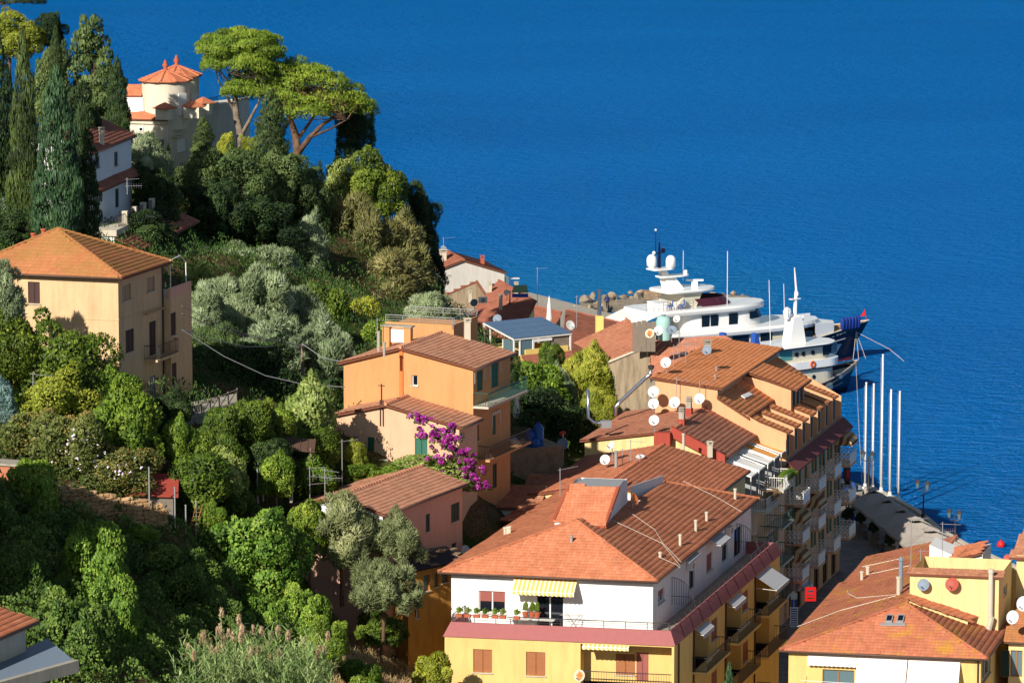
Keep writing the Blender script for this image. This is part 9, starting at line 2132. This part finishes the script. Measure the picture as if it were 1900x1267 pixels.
# ================================================================ garden and yard things
def utility_pole():
 b = ground(561, 742); b = atd(561, 760, 316); T = thing('utility_pole', 'grey wooden utility pole among the olives', 'pole', b); t = atd(561, 638, 316); mb = MB(); mb.tube([Vector((t.x, t.y, b.z)), t], [0.14, 0.1], 8); mk('pole', mb, MAT['bark_grey'], T)
 far = [(atd(338, 568, 296), -0.6), (atd(338, 582, 296), -0.5), (atd(338, 612, 296), -0.7)]; ends = [atd(640, 672, 309), atd(640, 718, 306)]
 for k, (e, sg) in enumerate(far):
  m = (e + t) / 2 + UP * sg; mb = MB(); mb.tube([e, e + (m - e) * .5 - UP * .1, m, m + (t - m) * .5 - UP * .1, t - UP * (0.1 + k * 0.1)], 0.03, 4); mk('wire', mb, MAT['grey_p'], T)
 mb = MB(); m = (t + ends[0]) / 2 - UP * 0.4; mb.tube([t, m, ends[0]], 0.03, 4); mk('wire', mb, MAT['grey_p'], T)
 mb = MB(); e = far[2][0]; m = (e + ends[1]) / 2 - UP * 1.2; mb.tube([e, e + (m - e) * .5 - UP * .25, m, m + (ends[1] - m) * .5 - UP * .25, ends[1]], 0.04, 5); mk('wire', mb, MAT['grey_p'], T)
 u, z0 = wfN.uz(709, 790); z1 = wfN.uz(709, 712)[1]; T = thing('wall_bracket_pole', 'iron cable pole bolted to the peach annexe gable', 'pole', wfN.P(u, z0, 0.1)); mb = MB(); wfN.box(mb, u - 0.14, z0, u - 0.08, z0 + 1.9, 0.03, 0.1); wfN.box(mb, u + 0.08, z0, u + 0.14, z0 + 1.9, 0.03, 0.1); mb.tube([wfN.P(u, z0 + 1.2, 0.08), wfN.P(u, z1, 0.08)], 0.05, 6); wfN.box(mb, u - 0.25, z1 - 0.15, u + 0.25, z1 - 0.1, 0.05, 0.12); mk('pole', mb, MAT['dkbrown_sh'], T)
utility_pole()
def stone_mesh(seed):
 import bmesh; rs = np.random.RandomState(seed); bm = bmesh.new(); bmesh.ops.create_cube(bm, size=1.0)
 for v in bm.verts: v.co = Vector(v.co) * 1.0 + Vector(rs.uniform(-.2, .2, 3))
 bmesh.ops.bevel(bm, geom=list(bm.edges), offset=0.2, segments=1, affect='EDGES'); me = bpy.data.meshes.new('stone'); bm.to_mesh(me); bm.free(); me.materials.append(MAT['stone']); return me
SM = [stone_mesh(i) for i in range(8)]
def rubble(label, pts, d0, d1, top, n, name='rubble_wall', size=(0.3, 0.55)):
 """pts: pixel polyline of the wall foot; top: pixel height of the face"""
 P = [atd(x, y, d0 + (d1 - d0) * i / (len(pts) - 1)) for i, (x, y) in enumerate(pts)]; T = thing(name, label, 'wall', P[0]); rs = random.Random(9); mb = MB(); H = [atd(x, y - tp, d0 + (d1 - d0) * i / (len(pts) - 1)).z for i, ((x, y), tp) in enumerate(zip(pts, top))]
 for i in range(len(P) - 1):
  a, b = P[i], P[i + 1]; t = Vector((b.x - a.x, b.y - a.y, 0)); L = t.length; t /= L; nn = Vector((t.y, -t.x, 0))
  za, zb = a.z - 0.8, b.z - 0.8; mb.loft([[Vector((a.x, a.y, za)), Vector((a.x, a.y, H[i])), Vector((a.x, a.y, H[i])) - nn * 1.0, Vector((a.x, a.y, za)) - nn * 1.0], [Vector((b.x, b.y, zb)), Vector((b.x, b.y, H[i + 1])), Vector((b.x, b.y, H[i + 1])) - nn * 1.0, Vector((b.x, b.y, zb)) - nn * 1.0]])
 mk('core', mb, MAT['mortar'], T); cnt = 0
 for i in range(len(P) - 1):
  a, b = P[i], P[i + 1]; t = Vector((b.x - a.x, b.y - a.y, 0)); L = t.length; t /= L; nn = Vector((t.y, -t.x, 0)); z0 = min(a.z, b.z) - 0.4; z = z0
  while z < max(H[i], H[i + 1]):
   h = rs.uniform(size[0] * 0.7, size[0] * 1.5); u = rs.uniform(-0.1, 0.1)
   while u < L:
    w_ = rs.uniform(size[0], size[1]); zt = H[i] + (H[i + 1] - H[i]) * (u / L)
    if z < zt and cnt < n:
     o = bpy.data.objects.new('stone', rs.choice(SM)); COL.objects.link(o); o.parent = T; o.location = a + t * (u + w_ / 2) + UP * (z + h / 2 - a.z) + nn * rs.uniform(-0.06, 0.06) - T.location; o.rotation_euler = (rs.uniform(-.3, .3), rs.uniform(-.35, .35), math.atan2(t.y, t.x) + rs.uniform(-.25, .25)); o.scale = (w_ * 1.0, 0.34, h * 0.98); cnt += 1
    u += w_ * 0.98
   z += h * 0.97
 return T
rubble('rough sunlit rubble wall holding up the flowering garden', [(112, 934), (166, 962), (205, 986), (242, 1000), (276, 1004), (306, 992)], 268, 271, [30, 46, 62, 72, 68, 46], 300, size=(0.24, 0.6))
rubble('low rubble wall running below the garden fence', [(332, 1000), (380, 978), (430, 958), (490, 930)], 275, 288, [18, 18, 16, 14], 160, size=(0.3, 0.5))
def garden_bits():
 p = atd(22, 872, 268); T = thing('brick_pier', 'brick pier with stone cap at the left edge', 'pier', p); mb = MB(); mb.box(p - UP * 1.6, 2.0, 1.3, 2.0, -0.3); mk('brickwork', mb, MAT['brick'], T); mb = MB(); mb.box(p + UP * 0.4, 2.3, 1.6, 0.14, -0.3); mk('cap', mb, MAT['conc'], T)
 q = [atd(322, 792, 288), atd(356, 770, 290), atd(440, 742, 296), atd(440, 732, 300), atd(352, 752, 296), atd(330, 770, 292)]; z_ = q[0].z
 mb = MB(); mb.prism([Vector((p.x, p.y, min(r.z for r in q) - 1.2)) for p in q[:3]] + [Vector((p.x, p.y, min(r.z for r in q) - 1.2)) for p in q[3:]], UP * 1.6); struct(mk('garden_path', mb, MAT['conc']))
 T = thing('timber_fence', 'rustic timber rail along the garden path', 'fence', q[0]); prev = None
 for k in range(7):
  f = k / 6; p = atd(340 + 100 * f, 786 - 40 * f, 289 + 7.5 * f); mb = MB(); mb.tube([p - UP * 0.6, p + UP * 1.0], 0.06, 6); mk('post', mb, MAT['oldwood'], T)
  if prev is not None:
   mb = MB(); mb.tube([prev + UP * 0.9, p + UP * 0.9], 0.04, 5); mk('rail', mb, MAT['oldwood'], T); mb = MB(); mb.tube([prev + UP * 0.1, p + UP * 0.9], 0.035, 5); mk('brace', mb, MAT['oldwood'], T)
  prev = p
 p = atd(545, 836, 290); T = thing('wood_shelter', 'small shelter with sloping wooden roof in the garden', 'shelter', p - UP * 2);
 for k in range(6): mb = MB(); mb.hexa(p + Vector((-1.5 + k * 0.5, -0.8, 0.3 - k * .05)), (0.47, 0, -0.05), (0, 2.2, 0.5), UP * 0.05); mk('plank', mb, MAT['wood_dk'], T)
 for dx, dy in ((-1.3, -.6), (1.2, -.6), (-1.3, 1.0), (1.2, 1.0)): mb = MB(); mb.tube([p + Vector((dx, dy, -2.2)), p + Vector((dx, dy, 0.3))], 0.06, 6); mk('post', mb, MAT['oldwood'], T)
 p = atd(290, 928, 272); T = thing('garden_shed', 'shed with faded red sheet roof behind the rubble wall', 'shed', p); mb = MB(); mb.prism([p + Vector((-2.0, 0, 0.3)), p + Vector((1.4, 0.4, 0.1)), p + Vector((1.2, 3.6, 1.0)), p + Vector((-1.6, 3.4, 1.2))], UP * 0.07); mk('roof', mb, MAT['redwall'], T); mb = MB(); mb.prism([p + Vector((-1.8, 0.3, -2)), p + Vector((1.2, 0.6, -2)), p + Vector((1.0, 3.4, -2)), p + Vector((-1.5, 3.2, -2))], UP * 2.2); mk('wall', mb, MAT['oldwood'], T)
 for x, y0, y1, d, lb in ((277, 928, 868, 270, 'thin garden post left of the shed'), (325, 990, 905, 271.5, 'pale metal post at the garden corner'), (345, 985, 938, 272, 'green fence stake at the garden corner'), (364, 978, 930, 273, 'fence stake beside the leaning ladder'), (478, 920, 872, 284, 'pale fence stake right of the fig'), (488, 916, 866, 285, 'fence stake by the yellow-green vine')):
  p, t = atd(x, y0, d), atd(x, y1, d); T = thing('garden_post', lb, 'post', p, 'garden posts'); mb = MB(); mb.tube([p - UP * 0.5, Vector((p.x, p.y, t.z))], 0.05, 6); mk('post', mb, MAT['alu'], T); mb = MB(); mb.lathe(Vector((p.x, p.y, t.z)), [(0.07, 0), (0.07, 0.05), (0.01, 0.08)], 6); mk('cap', mb, MAT['grey_p'], T)
 a, b = atd(350, 985, 272.3), atd(364, 938, 273); T = thing('ladder', 'wooden ladder leaning in the fenced garden', 'ladder', a)
 for o in (0, 0.4): mb = MB(); mb.tube([a + Vector((o, 0, 0)), b + Vector((o, 0, 0))], 0.03, 5); mk('rail', mb, MAT['wood'], T)
 for k in range(6): f = 0.1 + k * 0.16; mb = MB(); mb.tube([a + (b - a) * f, a + (b - a) * f + Vector((0.4, 0, 0))], 0.02, 4); mk('rung', mb, MAT['wood'], T)
 for x, y, h, r, lb in ((992, 836, 1.25, 0.42, 'blue water tank with domed top on the retaining wall'), (1007, 838, 1.75, 0.42, 'tall dark blue tank beside the domed one'), (996, 838, 0.7, 0.35, 'small blue drum in front of the domed tank')):
  p = wRet.P(wRet.uz(x, y)[0], zRet, -0.9 if h > 1 else -0.4); T = thing('water_tank', lb, 'water tank', p, 'blue tanks on the retaining wall'); mb = MB(); mb.lathe(p, [(r, 0), (r, h * .3), (r * 1.04, h * .32), (r, h * .34), (r, h * .8), (r * .5, h * .95), (r * .3, h), (0.01, h)], 16); mk('body', mb, MAT['blue_pl'], T, smooth=True); mb = MB(); mb.lathe(p + UP * h, [(r * .3, 0), (r * .3, .08), (0.01, .1)], 10); mk('lid', mb, MAT['fender'], T)
 for k in range(3):
  p = wRet.P(wRet.uz(938 + k * 14, 838)[0], zRet, -0.8); T = thing('blue_crate', ['leftmost', 'middle', 'rightmost'][k] + ' of three blue crates left of the water tanks', 'crate', p, 'blue crates'); mb = MB(); mb.box(p, 0.5, 0.6, 0.55 + 0.06 * k, 0.1)
  mk('box', mb, MAT['blue_pl'], T); mb = MB(); mb.box(p + UP * (0.55 + 0.06 * k), 0.54, 0.64, 0.05, 0.1); mk('rim', mb, MAT['fender'], T)
 p = atd(958, 770, 338); T = thing('closed_parasol', 'white folded parasol in the shaded garden', 'parasol', p); mb = MB(); mb.lathe(p - UP * 0.3, [(0.2, 0.0), (0.3, 0.3), (0.18, 1.4), (0.05, 2.3)], 10); mk('canopy', mb, MAT['canvas_w'], T); mb = MB(); mb.tube([p - UP * 1.5, p + UP * 2.1], 0.03, 5); mk('pole', mb, MAT['alu'], T)
 p = atd(1019, 592, 425); T = thing('closed_parasol', 'white folded parasol on a terrace by the shore', 'parasol', p); mb = MB(); mb.lathe(p - UP * 0.3, [(0.2, 0.0), (0.3, 0.3), (0.18, 1.8), (0.05, 2.6)], 10); mk('canopy', mb, MAT['canvas_w'], T); mb = MB(); mb.tube([p - UP * 3.5, p + UP * 2.4], 0.04, 5); mk('pole', mb, MAT['alu'], T)
 p = atd(1231, 606, 384); T = thing('water_tank', 'pale green upright water tank behind the ribbed roof', 'water tank', p - UP * 1.2); mb = MB(); mb.lathe(p - UP * 1.2, [(0.7, 0), (0.72, 0.5), (0.68, 1.1), (0.72, 1.6), (0.55, 2.1), (0.01, 2.2)], 16); mk('body', mb, MAT['tank_green'], T, smooth=True); mb = MB(); mb.lathe(p + UP * 1.0, [(0.2, 0), (0.2, .1), (0.01, .12)], 10); mk('lid', mb, MAT['dish_g'], T)
 p = atd(1196, 612, 382); T = thing('plank_screen', 'grey plank screen on the terrace beside the green tank', 'screen', p - UP * 2)
 for k in range(5): mb = MB(); mb.box(p + Vector((-0.9 + k * 0.42, 0.05 * (k % 2), -2)), 0.4, 0.06, 2.7 + 0.08 * (k % 3), 0); mk('plank', mb, MAT['oldwood'], T)
 p = atd(965, 540, 446); T = thing('market_awning', 'green awning roof by the shore', 'awning', p); mb = MB(); mb.prism([p + Vector((-0.9, -.6, -.1)), p + Vector((0.9, -.6, -.1)), p + Vector((0.7, 1.0, 0.45)), p + Vector((-0.6, 1.0, 0.45))], UP * 0.06); mk('canopy', mb, MAT['aw_green'], T); mb = MB(); mb.box(p + Vector((0.0, -0.55, -.6)), 1.7, 0.08, 0.4); mk('valance', mb, MAT['blue_p'], T)
MAT['wood_dk'] = plain('wood_dk', (96, 70, 56), 0.9, var=0.3); MAT['tank_green'] = plain('tank_green', (160, 200, 190), 0.6); MAT['aw_green'] = plain('aw_green', (130, 158, 108), 0.9)
garden_bits()
for x, y, d, lb, m_ in ((1088, 596, 470, 'small blue covered boat on the harbour quay', 'blue_p'), (1115, 612, 455, 'upturned grey dinghy on the harbour quay', 'dish_g'), (1165, 606, 448, 'white dinghy on the harbour quay', 'yacht_white')):
 st = atd(x - 22, y, d); st.z = 1.4; F_, L_, a_, p_ = boat_frame(st, st + Vector((4.2, 1.5, 0))); FF = lambda q, r, z: F_(q, r, z + 1.9); T = thing('dinghy', lb, 'boat', F_(2, 0, 1.4)); rg = hull(FF, L_, 1.7, lambda t: 0.5 + 0.3 * t * t, -0.35, 10, rake=0.4); mb = MB(); mb.loft(rg, 0, closed=False, caps=False); mk('hull', mb, MAT[m_], T, smooth=True); mb = MB(); mb.poly([r[0] - UP * 0.08 for r in rg] + [r[8] - UP * 0.08 for r in reversed(rg)]); mk('cover', mb, MAT['blue_p' if m_ == 'blue_p' else 'canvas_w'], T)
